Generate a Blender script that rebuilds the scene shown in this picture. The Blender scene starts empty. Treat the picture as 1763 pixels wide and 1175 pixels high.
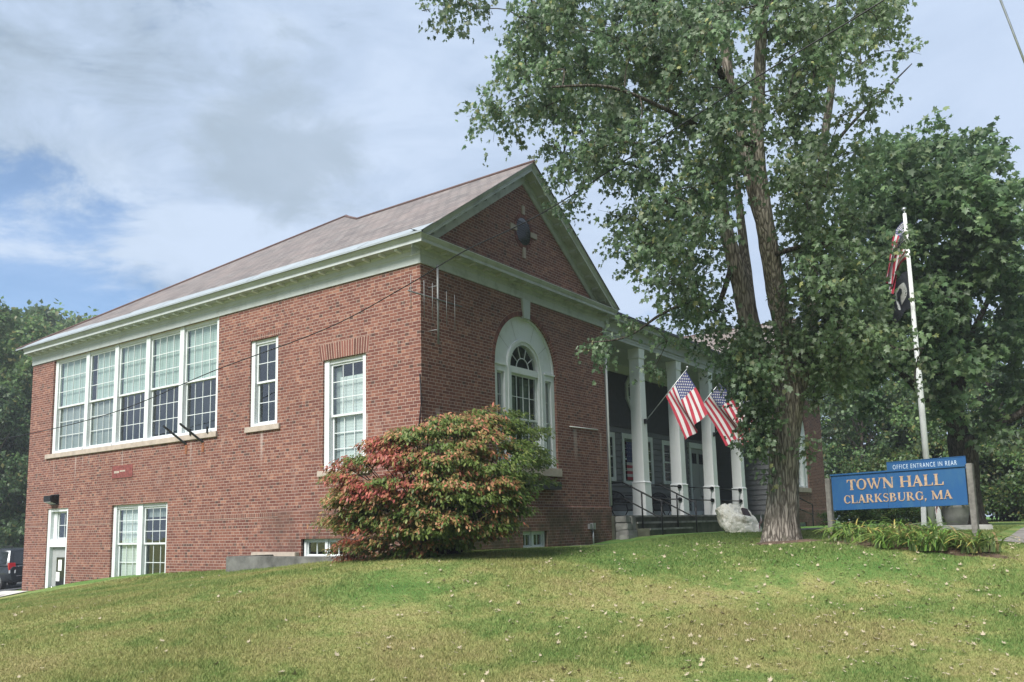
import bpy, bmesh, math, random
import numpy as np
from mathutils import Vector, Matrix
random.seed(11); rng = np.random.default_rng(11)
scene = bpy.context.scene
COL = scene.collection
R = math.radians

# ------------------------------------------------------------------ helpers
def V(*a): return Vector(a)
WORIG = {}
class MB:
    """collects shapes; build() links them as ONE mesh object"""
    def __init__(s): s.v = []; s.f = []; s.m = []; s.uv = []; s.sm = []
    def face(s, pts, m=0, uv=None, smooth=False):
        b = len(s.v); s.v += [tuple(p) for p in pts]
        s.f.append(tuple(range(b, b + len(pts)))); s.m.append(m); s.uv.append(uv); s.sm.append(smooth)
    def hexa(s, c, m=0):
        for q in ((0,3,2,1),(4,5,6,7),(0,1,5,4),(1,2,6,5),(2,3,7,6),(3,0,4,7)):
            s.face([c[i] for i in q], m)
    def box(s, x0,x1,y0,y1,z0,z1, m=0, P=None):
        c = [(x0,y0,z0),(x1,y0,z0),(x1,y1,z0),(x0,y1,z0),(x0,y0,z1),(x1,y0,z1),(x1,y1,z1),(x0,y1,z1)]
        if P: c = [P(*q) for q in c]
        s.hexa(c, m)
    def prism(s, pts, off, m=0):
        """polygon pts extruded by vector off"""
        a = [Vector(p) for p in pts]; o = Vector(off); b = [p + o for p in a]; n = len(a)
        s.face(a[::-1], m); s.face(b, m)
        for i in range(n): s.face([a[i], a[(i+1)%n], b[(i+1)%n], b[i]], m)
    def tube(s, pts, rad, n=8, m=0, caps=True, smooth=True, wob=0.0):
        pts = [Vector(p) for p in pts]
        if not hasattr(rad, '__len__'): rad = [rad]*len(pts)
        rings = []; ref = Vector((0.31,0.17,0.93)); b0 = len(s.v); prev = None
        for i, p in enumerate(pts):
            d = (pts[min(i+1,len(pts)-1)] - pts[max(i-1,0)]).normalized()
            if prev is None:
                prev = d.cross(ref)
                if prev.length < 1e-3: prev = d.cross(Vector((1,0,0)))
            a = (prev - d*prev.dot(d)).normalized(); prev = a; b = d.cross(a)
            for k in range(n):
                t = 2*math.pi*k/n
                rr = rad[i]*(1 + (wob*(random.random()-.5) if wob else 0))
                s.v.append(tuple(p + (a*math.cos(t) + b*math.sin(t))*rr))
        for i in range(len(pts)-1):
            for k in range(n):
                s.f.append((b0+i*n+k, b0+i*n+(k+1)%n, b0+(i+1)*n+(k+1)%n, b0+(i+1)*n+k)); s.m.append(m); s.uv.append(None); s.sm.append(smooth)
        if caps:
            s.f.append(tuple(b0+k for k in range(n))[::-1]); s.m.append(m); s.uv.append(None); s.sm.append(False)
            e = b0+(len(pts)-1)*n
            s.f.append(tuple(e+k for k in range(n))); s.m.append(m); s.uv.append(None); s.sm.append(False)
    def lathe(s, prof, cx, cy, n=20, m=0, smooth=True):
        b0 = len(s.v)
        for r, z in prof:
            for k in range(n):
                t = 2*math.pi*k/n; s.v.append((cx+r*math.cos(t), cy+r*math.sin(t), z))
        for i in range(len(prof)-1):
            for k in range(n):
                s.f.append((b0+i*n+k, b0+i*n+(k+1)%n, b0+(i+1)*n+(k+1)%n, b0+(i+1)*n+k)); s.m.append(m); s.uv.append(None); s.sm.append(smooth)
        s.f.append(tuple(b0+k for k in range(n))[::-1]); s.m.append(m); s.uv.append(None); s.sm.append(False)
        e = b0+(len(prof)-1)*n
        s.f.append(tuple(e+k for k in range(n))); s.m.append(m); s.uv.append(None); s.sm.append(False)
    def build(s, name, mats, parent=None, bevel=0.0, weld=False):
        if not isinstance(mats, (list, tuple)): mats = [mats]
        va = np.array(s.v, float); lo = va.min(0); hi = va.max(0)
        org = np.array([(lo[0]+hi[0])/2, (lo[1]+hi[1])/2, lo[2]])
        me = bpy.data.meshes.new(name); me.from_pydata((va-org).tolist(), [], s.f)
        for mt in mats: me.materials.append(mt)
        me.polygons.foreach_set('material_index', s.m); me.polygons.foreach_set('use_smooth', s.sm)
        if any(u is not None for u in s.uv):
            ul = me.uv_layers.new(name='UVMap'); i = 0; arr = []
            for f, u in zip(s.f, s.uv): arr += list(u) if u is not None else [(0,0)]*len(f)
            ul.data.foreach_set('uv', [c for q in arr for c in q])
        if bevel or weld:
            bm = bmesh.new(); bm.from_mesh(me); bmesh.ops.remove_doubles(bm, verts=bm.verts, dist=1e-5)
            if bevel:
                bmesh.ops.bevel(bm, geom=[e for e in bm.edges if e.calc_face_angle(0) > .5], offset=bevel, segments=2, affect='EDGES', clamp_overlap=True)
            bm.to_mesh(me); bm.free()
        me.update(); me.validate()
        o = bpy.data.objects.new(name, me); link(o, org, parent); return o
def link(o, org, parent=None):
    COL.objects.link(o); org = np.array(org, float)
    p = np.array(WORIG[parent.name]) if parent else np.zeros(3)
    o.location = org - p
    if parent: o.parent = parent
    WORIG[o.name] = tuple(org)
def tag(o, label=None, cat=None, group=None, kind=None):
    if label: o['label'] = label
    if cat: o['category'] = cat
    if group: o['group'] = group
    if kind: o['kind'] = kind
    return o
def empty(name, loc, label=None, cat=None, group=None):
    o = bpy.data.objects.new(name, None); o.empty_display_size = .2; link(o, loc); return tag(o, label, cat, group)
def copy_tree(o, parent=None):
    c = o.copy(); COL.objects.link(c)
    if parent: c.parent = parent
    WORIG[c.name] = WORIG[o.name]
    for ch in list(o.children): copy_tree(ch, c)
    return c
def np_mesh(name, verts, faces, mats, parent=None, cols=None, org=None, smooth=False):
    """fast mesh from arrays; faces (n,k)"""
    verts = np.asarray(verts, np.float32); faces = np.asarray(faces, np.int32)
    if org is None: org = np.array([verts[:,0].mean(), verts[:,1].mean(), verts[:,2].min()])
    me = bpy.data.meshes.new(name); n, k = faces.shape
    me.vertices.add(len(verts)); me.vertices.foreach_set('co', (verts-np.asarray(org,np.float32)).astype(np.float32).ravel())
    me.loops.add(n*k); me.loops.foreach_set('vertex_index', faces.ravel())
    me.polygons.add(n); me.polygons.foreach_set('loop_start', np.arange(0, n*k, k, dtype=np.int32)); me.polygons.foreach_set('loop_total', np.full(n, k, np.int32))
    if smooth: me.polygons.foreach_set('use_smooth', np.ones(n, bool))
    for mt in (mats if isinstance(mats,(list,tuple)) else [mats]): me.materials.append(mt)
    if cols is not None:
        ca = me.color_attributes.new('tint', 'FLOAT_COLOR', 'POINT')
        c4 = np.ones((len(verts),4), np.float32); c4[:,:3] = cols; ca.data.foreach_set('color', c4.ravel())
    me.update()
    o = bpy.data.objects.new(name, me); link(o, org, parent); return o

# ------------------------------------------------------------------ materials
class NT:
    def __init__(s, name):
        s.mat = bpy.data.materials.new(name); s.mat.use_nodes = True; s.t = s.mat.node_tree; s.t.nodes.clear()
        s.out = s.n('ShaderNodeOutputMaterial')
    def n(s, typ, **kw):
        nd = s.t.nodes.new(typ)
        for k, v in kw.items():
            if k.startswith('_'): setattr(nd, k[1:], v)
            else: nd.inputs[k.replace('__',' ')].default_value = v
        return nd
    def l(s, a, b): s.t.links.new(a, b)
    def pos(s): return s.n('ShaderNodeNewGeometry').outputs['Position']
    def noise(s, scale, detail=4, rough=.55, vec=None, dist=0):
        nd = s.n('ShaderNodeTexNoise', Scale=scale, Detail=detail, Roughness=rough, Distortion=dist)
        s.l(vec if vec else s.pos(), nd.inputs['Vector']); return nd.outputs['Fac']
    def mapped(s, vec, scale=(1,1,1), loc=(0,0,0)):
        m = s.n('ShaderNodeMapping'); m.inputs['Scale'].default_value = scale; m.inputs['Location'].default_value = loc
        s.l(vec, m.inputs['Vector']); return m.outputs['Vector']
    def ramp(s, fac, stops):
        r = s.n('ShaderNodeValToRGB'); e = r.color_ramp.elements
        while len(e) < len(stops): e.new(.5)
        for q, (p, c) in zip(e, stops): q.position = p; q.color = (*c, 1) if len(c) == 3 else c
        s.l(fac, r.inputs['Fac']); return r.outputs['Color']
    def mix(s, fac, a, b, mode='MIX'):
        m = s.n('ShaderNodeMix', _data_type='RGBA', _blend_type=mode)
        for sock, val in ((m.inputs[0], fac), (m.inputs[6], a), (m.inputs[7], b)):
            if isinstance(val, (int, float)): sock.default_value = val
            elif isinstance(val, tuple): sock.default_value = (*val, 1)
            else: s.l(val, sock)
        return m.outputs[2]
    def math(s, op, a, b=None, clamp=False):
        m = s.n('ShaderNodeMath', _operation=op, _use_clamp=clamp)
        for i, val in enumerate((a, b)):
            if val is None: continue
            if isinstance(val, (int, float)): m.inputs[i].default_value = val
            else: s.l(val, m.inputs[i])
        return m.outputs[0]
    def step(s, x, lo, hi):
        m = s.n('ShaderNodeMapRange', _interpolation_type='SMOOTHSTEP'); m.inputs['From Min'].default_value = lo; m.inputs['From Max'].default_value = hi
        s.l(x, m.inputs['Value']); return m.outputs['Result']
    def xyz(s, v):
        q = s.n('ShaderNodeSeparateXYZ'); s.l(v, q.inputs[0]); return q.outputs
    def comb(s, x, y, z=0.0):
        q = s.n('ShaderNodeCombineXYZ')
        for i, val in enumerate((x, y, z)):
            if isinstance(val, (int, float)): q.inputs[i].default_value = val
            else: s.l(val, q.inputs[i])
        return q.outputs[0]
    def bump(s, h, strength=.3, dist=.01):
        b = s.n('ShaderNodeBump', Strength=strength, Distance=dist); s.l(h, b.inputs['Height']); return b.outputs['Normal']
    def bsdf(s, color, rough=.7, metal=0.0, normal=None, spec=.4):
        p = s.n('ShaderNodeBsdfPrincipled', Metallic=metal); p.inputs['Specular IOR Level'].default_value = spec
        for nm, val in (('Base Color', color), ('Roughness', rough)):
            if isinstance(val, tuple): p.inputs[nm].default_value = (*val, 1)
            elif isinstance(val, (int, float)): p.inputs[nm].default_value = val
            else: s.l(val, p.inputs[nm])
        if normal is not None: s.l(normal, p.inputs['Normal'])
        return p.outputs[0]
    def done(s, sh): s.l(sh, s.out.inputs['Surface']); return s.mat

def plain(name, color, rough=.7, metal=0.0, var=.18, scale=6.0, bump=.0, bscale=40, spec=.4):
    t = NT(name); f = t.noise(scale, 5)
    lo = tuple(c*(1-var) for c in color); hi = tuple(min(1,c*(1+var)) for c in color)
    c = t.ramp(f, [(.3, lo), (.7, hi)])
    nm = t.bump(t.noise(bscale, 4), bump, .01) if bump else None
    return t.done(t.bsdf(c, rough, metal, nm, spec))

def wallvec(t):
    """(along wall, height) for walls facing x or y"""
    g = t.n('ShaderNodeNewGeometry'); p = t.xyz(g.outputs['Position']); n = t.xyz(g.outputs['True Normal'])
    side = t.math('GREATER_THAN', t.math('ABSOLUTE', n[0]), .5)
    mx = t.n('ShaderNodeMix', _data_type='FLOAT'); t.l(side, mx.inputs[0]); t.l(p[0], mx.inputs[2]); t.l(p[1], mx.inputs[3])
    return mx.outputs[0], p[2], p, g.outputs['Position']

def brick_mat(name, bw=.2135, rh=.0671, mortar=.0105, soldier=False, tone=1.0, dirt=True):
    t = NT(name); u, z, p, pos = wallvec(t)
    vec = t.comb(u, t.math('ADD', z, 10.0), 0.0)
    b = t.n('ShaderNodeTexBrick'); t.l(vec, b.inputs['Vector'])
    b.inputs['Scale'].default_value = 1; b.inputs['Mortar Size'].default_value = mortar*.52; b.inputs['Mortar Smooth'].default_value = .25
    b.inputs['Bias'].default_value = -.1; b.inputs['Brick Width'].default_value = bw; b.inputs['Row Height'].default_value = rh
    if soldier: b.offset = 0
    else: b.offset = .5; b.squash = .5; b.squash_frequency = 6
    b.inputs['Color1'].default_value = (.118*tone,.044*tone,.034*tone,1); b.inputs['Color2'].default_value = (.205*tone,.087*tone,.061*tone,1)
    b.inputs['Mortar'].default_value = (.37,.295,.25,1)
    # odd dark (burnt) and pale bricks: one random value per brick cell
    cell = t.n('ShaderNodeTexWhiteNoise', _noise_dimensions='2D')
    cu = t.math('FLOOR', t.math('DIVIDE', u, bw*.5)); cz = t.math('FLOOR', t.math('DIVIDE', t.math('ADD', z, 10.0), rh))
    t.l(t.comb(cu, cz), cell.inputs['Vector'])
    dark = t.math('LESS_THAN', cell.outputs['Value'], .045)
    notm = t.math('SUBTRACT', 1.0, b.outputs['Fac'])
    col = t.mix(t.math('MULTIPLY', t.math('MULTIPLY', dark, notm), .75), b.outputs['Color'], (.055,.035,.03))
    pale = t.math('GREATER_THAN', cell.outputs['Value'], .93)
    col = t.mix(t.math('MULTIPLY', t.math('MULTIPLY', pale, notm), .4), col, (.36,.19,.13))
    big = t.noise(.55, 5, .6, pos); col = t.mix(t.step(big, .48, .72), col, t.mix(.22, col, (.10,.05,.04)), 'MIX')
    lime = t.noise(1.3, 6, .65, t.mapped(pos, (1,1,.35))); col = t.mix(t.math('MULTIPLY', t.step(lime, .60, .78), .22), col, (.42,.34,.30))
    if dirt:  # moss and damp low on the front wall, by the porch steps and under the bush
        low = t.math('MULTIPLY', t.step(z, .35, -.55), t.step(t.noise(2.2, 5, .6, pos), .30, .62))
        fr = t.math('MULTIPLY', low, t.step(p[1], .4, .1))
        col = t.mix(t.math('MULTIPLY', fr, .75), col, (.055,.055,.028))
        sd = t.math('MULTIPLY', t.math('MULTIPLY', t.step(p[1], 5.2, 4.2), t.step(z, .12, -.02)), t.step(t.noise(1.6, 5, .6, pos), .3, .6))
        col = t.mix(t.math('MULTIPLY', t.math('MULTIPLY', sd, t.math('LESS_THAN', p[0], .4)), .55), col, (.075,.05,.04))
        wl = t.math('MULTIPLY', t.step(t.noise(3.2, 3, .5, t.mapped(pos, (1,1,.03))), .60, .68), t.math('MULTIPLY', t.step(z, .9, 1.7), t.step(z, 2.0, 1.9)))
        col = t.mix(t.math('MULTIPLY', wl, .30), col, (.55,.50,.46))
    h = t.math('ADD', t.math('MULTIPLY', notm, 1.0), t.math('MULTIPLY', t.noise(60, 3, .6, pos), .35))
    return t.done(t.bsdf(col, .85, 0, t.bump(h, .55, .006), .25))

def paint_mat(name, color, wear=.25, grime=(.23,.24,.19), streak=.5):
    t = NT(name); pos = t.pos()
    n1 = t.noise(2.1, 6, .62, pos); n2 = t.noise(9, 5, .6, t.mapped(pos, (1.6,1.6,.35)))
    c = t.mix(t.math('MULTIPLY', t.step(n1, .47, .75), wear), color, grime)
    c = t.mix(t.math('MULTIPLY', t.step(n2, .55, .75), wear*streak), c, tuple(q*.8 for q in grime))
    return t.done(t.bsdf(c, .55, 0, t.bump(t.noise(35, 4, .6, pos), .12, .004), .4))

M = {}
M['brick'] = brick_mat('brick'); M['soldier'] = brick_mat('rowlock_brick', .0676, .30, soldier=True, tone=.92)
t = NT('voussoir'); isl = t.n('ShaderNodeNewGeometry').outputs['Random Per Island']
M['voussoir'] = t.done(t.bsdf(t.ramp(isl, [(0,(.085,.034,.028)),(.5,(.155,.060,.048)),(1,(.21,.085,.066))]), .85, 0, t.bump(t.noise(60), .3, .005), .25))
M['mortar'] = plain('mortar', (.44,.34,.27), .9)
M['trim'] = paint_mat('white_trim', (.40,.435,.425), .45)
M['trim_front'] = paint_mat('green_stained_trim', (.40,.43,.405), .7, (.16,.185,.14))
M['frame'] = paint_mat('window_paint', (.60,.635,.64), .25)
M['column'] = paint_mat('column_paint', (.80,.82,.82), .10)
M['stone'] = plain('sandstone_sill', (.36,.305,.255), .85, var=.15, bump=.2)
M['concrete'] = plain('old_concrete', (.20,.20,.185), .9, var=.4, scale=3.5, bump=.5, bscale=25)
M['mossy'] = plain('mossy_concrete', (.075,.08,.055), .95, var=.5, scale=2.5, bump=.6, bscale=25)
M['pale_concrete'] = plain('pale_concrete', (.45,.44,.41), .9, var=.2, scale=4, bump=.3)
M['siding'] = paint_mat('grey_siding', (.125,.13,.135), .35, (.07,.07,.07))
M['near_black'] = plain('near_black_surface', (.026,.029,.031), .6, var=.25)
M['ceiling'] = paint_mat('porch_ceiling', (.52,.54,.53), .3)
M['blackmetal'] = plain('black_iron', (.012,.013,.014), .45, .3)
M['alu'] = plain('aluminium', (.42,.44,.45), .45, .8)
M['dullmetal'] = plain('dull_grey_metal', (.17,.175,.175), .6, .3)
M['stained'] = plain('stained_concrete', (.115,.115,.105), .95, var=.55, scale=2.6, bump=.5, bscale=25)
M['rust'] = plain('rust', (.22,.085,.04), .9, .2, var=.5, scale=20)
M['lead'] = plain('metal_flashing', (.30,.335,.355), .5, .2, var=.12, scale=3)
M['ridge'] = plain('ridge_tile', (.105,.065,.06), .8)
M['greydoor'] = plain('grey_door_paint', (.30,.31,.31), .5, var=.08)
M['glassdark'] = plain('dark_pane', (.01,.012,.014), .08, 0, spec=.6)
M['paper'] = plain('white_paper', (.75,.76,.74), .7, var=.05)
M['darkbrown'] = plain('bronze_plaque', (.060,.042,.045), .5, .3)
def glass():
    t = NT('window_glass'); tr = t.n('ShaderNodeBsdfTransparent'); tr.inputs[0].default_value = (.80,.86,.84,1)
    g = t.n('ShaderNodeBsdfGlossy', Roughness=.02); g.inputs[0].default_value = (.95,.97,1,1)
    t.l(t.bump(t.noise(1.8, 2), .16, .02), g.inputs['Normal'])
    lw = t.n('ShaderNodeLayerWeight', Blend=.5); m = t.n('ShaderNodeMixShader')
    t.l(t.math('ADD', t.math('MULTIPLY', t.math('POWER', lw.outputs['Facing'], 4.0), .85), .13), m.inputs[0]); t.l(tr.outputs[0], m.inputs[1]); t.l(g.outputs[0], m.inputs[2]); return t.done(m.outputs[0])
M['glass'] = glass()
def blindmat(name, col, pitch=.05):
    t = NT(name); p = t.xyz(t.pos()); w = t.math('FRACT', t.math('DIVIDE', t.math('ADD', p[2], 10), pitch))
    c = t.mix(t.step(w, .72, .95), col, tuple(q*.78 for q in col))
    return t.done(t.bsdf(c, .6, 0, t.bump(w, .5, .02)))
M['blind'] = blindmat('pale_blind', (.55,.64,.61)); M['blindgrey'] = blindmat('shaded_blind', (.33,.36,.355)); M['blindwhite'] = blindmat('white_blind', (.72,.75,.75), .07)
M['curtain'] = blindmat('grey_curtain', (.20,.235,.215), .3)
def slate():
    t = NT('roof_slates'); uv = t.n('ShaderNodeTexCoord').outputs['UV']
    b = t.n('ShaderNodeTexBrick'); t.l(uv, b.inputs['Vector']); b.inputs['Scale'].default_value = 1
    b.inputs['Brick Width'].default_value = .30; b.inputs['Row Height'].default_value = .24; b.inputs['Mortar Size'].default_value = .016; b.inputs['Mortar Smooth'].default_value = .3
    b.inputs['Color1'].default_value = (.115,.098,.090,1); b.inputs['Color2'].default_value = (.195,.168,.152,1); b.inputs['Mortar'].default_value = (.035,.03,.03,1)
    n = t.noise(.9, 5, .65); c = t.mix(t.step(n, .40, .7), b.outputs['Color'], t.mix(.45, b.outputs['Color'], (.22,.168,.15)))
    c = t.mix(t.math('MULTIPLY', t.step(t.noise(2.6, 5, .7), .52, .72), .4), c, (.22,.22,.21)); c = t.mix(t.math('MULTIPLY', t.step(t.noise(1.0, 4, .6, t.mapped(uv,(.35,5.0,1))), .50, .62), .35), c, (.13,.10,.10))
    h = t.math('FRACT', t.math('DIVIDE', t.xyz(uv)[1], .24))
    return t.done(t.bsdf(c, .62, 0, t.bump(t.math('SUBTRACT', 1.0, h), .6, .012), .4))
M['slate'] = slate()
def lawncolor(t, pos):
    n1 = t.noise(.42, 5, .62, pos); n2 = t.noise(2.3, 5, .65, pos); n3 = t.noise(14, 4, .6, pos); q = t.xyz(pos)
    s = t.math('ADD', t.math('MULTIPLY', n1, .55), t.math('ADD', t.math('MULTIPLY', n2, .33), t.math('MULTIPLY', n3, .12)))
    # lusher by the hall, drier at left; left's sun and right's shade painted in
    s = t.math('ADD', s, t.math('MULTIPLY', t.step(q[0], 2.5, -5), .075)); s = t.math('SUBTRACT', s, t.math('MULTIPLY', t.step(q[1], -7.0, -2.5), t.math('MULTIPLY', t.step(q[0], -1.5, 1.5), .08)))
    return t.ramp(s, [(.38,(.075,.185,.042)),(.465,(.125,.24,.058)),(.53,(.205,.285,.085)),(.575,(.34,.355,.130)),(.67,(.38,.325,.15))])
t = NT('lawn_soil'); pos = t.pos(); c = lawncolor(t, pos); f = t.noise(45, 4, .7, pos)
M['lawn'] = t.done(t.bsdf(t.mix(t.step(f, .62, .35), c, t.mix(.55, c, (.06,.055,.025))), .95, 0, t.bump(t.noise(60, 4, .7, pos), .9, .03), .1))
t = NT('grass_blades'); pos = t.pos(); c = lawncolor(t, pos); isl = t.n('ShaderNodeNewGeometry').outputs['Random Per Island']
c2 = t.mix(isl, t.mix(.55, c, (.05,.10,.02)), t.mix(.5, c, (.36,.34,.14)))
d = t.bsdf(c2, .7, spec=.15); tl = t.n('ShaderNodeBsdfTranslucent'); t.l(c2, tl.inputs[0]); mx = t.n('ShaderNodeMixShader'); mx.inputs[0].default_value = .3; t.l(d, mx.inputs[1]); t.l(tl.outputs[0], mx.inputs[2])
M['blades'] = t.done(mx.outputs[0])
M['asphalt'] = plain('asphalt', (.065,.067,.07), .95, var=.3, scale=5, bump=.5, bscale=80)
M['paving'] = plain('worn_paving', (.20,.185,.17), .95, var=.3, scale=3, bump=.4)
M['soil'] = plain('leaf_mould', (.115,.075,.05), .95, var=.5, scale=9, bump=.9, bscale=50)
def leafmat(name, trans=.35, rough=.45):
    t = NT(name); a = t.n('ShaderNodeAttribute', _attribute_name='tint'); g = t.n('ShaderNodeNewGeometry')
    back = t.mix(.45, a.outputs['Color'], (.30,.36,.27)) ; c = t.mix(t.math('MULTIPLY', g.outputs['Backfacing'], .75), a.outputs['Color'], back)
    d = t.bsdf(c, rough, spec=.35); tl = t.n('ShaderNodeBsdfTranslucent'); t.l(a.outputs['Color'], tl.inputs[0])
    m = t.n('ShaderNodeMixShader'); m.inputs[0].default_value = trans; t.l(d, m.inputs[1]); t.l(tl.outputs[0], m.inputs[2]); return t.done(m.outputs[0])
M['leaf'] = leafmat('leaf', .5); M['bladeleaf'] = leafmat('strap_leaf', .3, .4)
def bark(name, a, b, sc=1.0):
    t = NT(name); p = t.pos(); v = t.mapped(p, (11*sc,11*sc,1.7*sc)); wv = t.n('ShaderNodeMix', _data_type='RGBA'); wv.inputs[0].default_value = .42; nn = t.n('ShaderNodeTexNoise', Scale=1.3, Detail=4); t.l(v, nn.inputs['Vector']); t.l(v, wv.inputs[6]); t.l(nn.outputs['Color'], wv.inputs[7])
    w = t.n('ShaderNodeTexVoronoi', _feature='DISTANCE_TO_EDGE', Scale=3.0, Randomness=1.0); t.l(wv.outputs[2], w.inputs['Vector'])
    n = t.noise(1.6, 6, .65, v); k = t.math('ADD', t.math('MULTIPLY', t.step(w.outputs['Distance'], 0, .25), .38), t.math('MULTIPLY', n, .8))
    c = t.ramp(k, [(.35, a), (.85, b)]); c = t.mix(t.math('MULTIPLY', t.step(t.noise(2.4, 4, .6, p), .55, .7), .35), c, (.14,.15,.10))
    return t.done(t.bsdf(c, .95, 0, t.bump(k, 1.0, .035), .1))
M['bark'] = bark('bark', (.095,.08,.066), (.40,.355,.305)); M['darkbark'] = bark('dark_bark', (.03,.026,.022), (.12,.104,.088))
M['red'] = plain('flag_red', (.30,.022,.04), .8, var=.1); M['white'] = plain('flag_white', (.46,.455,.45), .8, var=.05); M['navy'] = plain('flag_blue', (.030,.038,.12), .8, var=.1)
M['blackcloth'] = plain('black_cloth', (.012,.014,.02), .8)
t = NT('sign_blue'); pos = t.pos(); n = t.noise(5, 5, .65, t.mapped(pos, (1,1,.5)))
M['signblue'] = t.done(t.bsdf(t.mix(t.step(n, .45, .72), (.011,.072,.195), (.022,.090,.19)), .5, 0, t.bump(t.noise(40), .1, .004), .4))
M['signgold'] = plain('faded_gold', (.36,.25,.165), .7, var=.3, scale=25); M['signwhite'] = plain('dull_white_lettering', (.45,.55,.62), .7)
M['greywood'] = plain('weathered_post', (.145,.138,.125), .9, var=.35, scale=12, bump=.4)
M['polewhite'] = paint_mat('pole_paint', (.76,.77,.75), .25, (.30,.27,.22))
t = NT('boulder_rock'); pos = t.pos(); k = t.noise(3.2, 7, .65, pos, .4); M['rock'] = t.done(t.bsdf(t.ramp(k, [(.30,(.20,.19,.13)),(.41,(.58,.55,.46)),(.50,(.84,.81,.73)),(.60,(.80,.77,.68)),(.70,(.36,.32,.23))]), .9, 0, t.bump(t.noise(7, 7, .7, pos), .8, .06), .2))
M['carpaint'] = plain('charcoal_car_paint', (.030,.036,.042), .25, .4, var=.05, spec=.5); M['carglass'] = plain('tinted_glass', (.014,.018,.022), .08, 0, var=.05, spec=.6); M['tyre'] = plain('tyre_rubber', (.015,.015,.016), .9)
M['tail'] = plain('tail_light_red', (.40,.012,.02), .2, var=.1); M['chrome'] = plain('bright_metal', (.60,.62,.63), .25, .8)
M['palered'] = plain('red_plaque', (.17,.048,.042), .8, var=.4, scale=14)
SUN_E = 4.6; SUN_ANG = 24; EXPO = 0.72; VEIL = 0.0011
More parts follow.
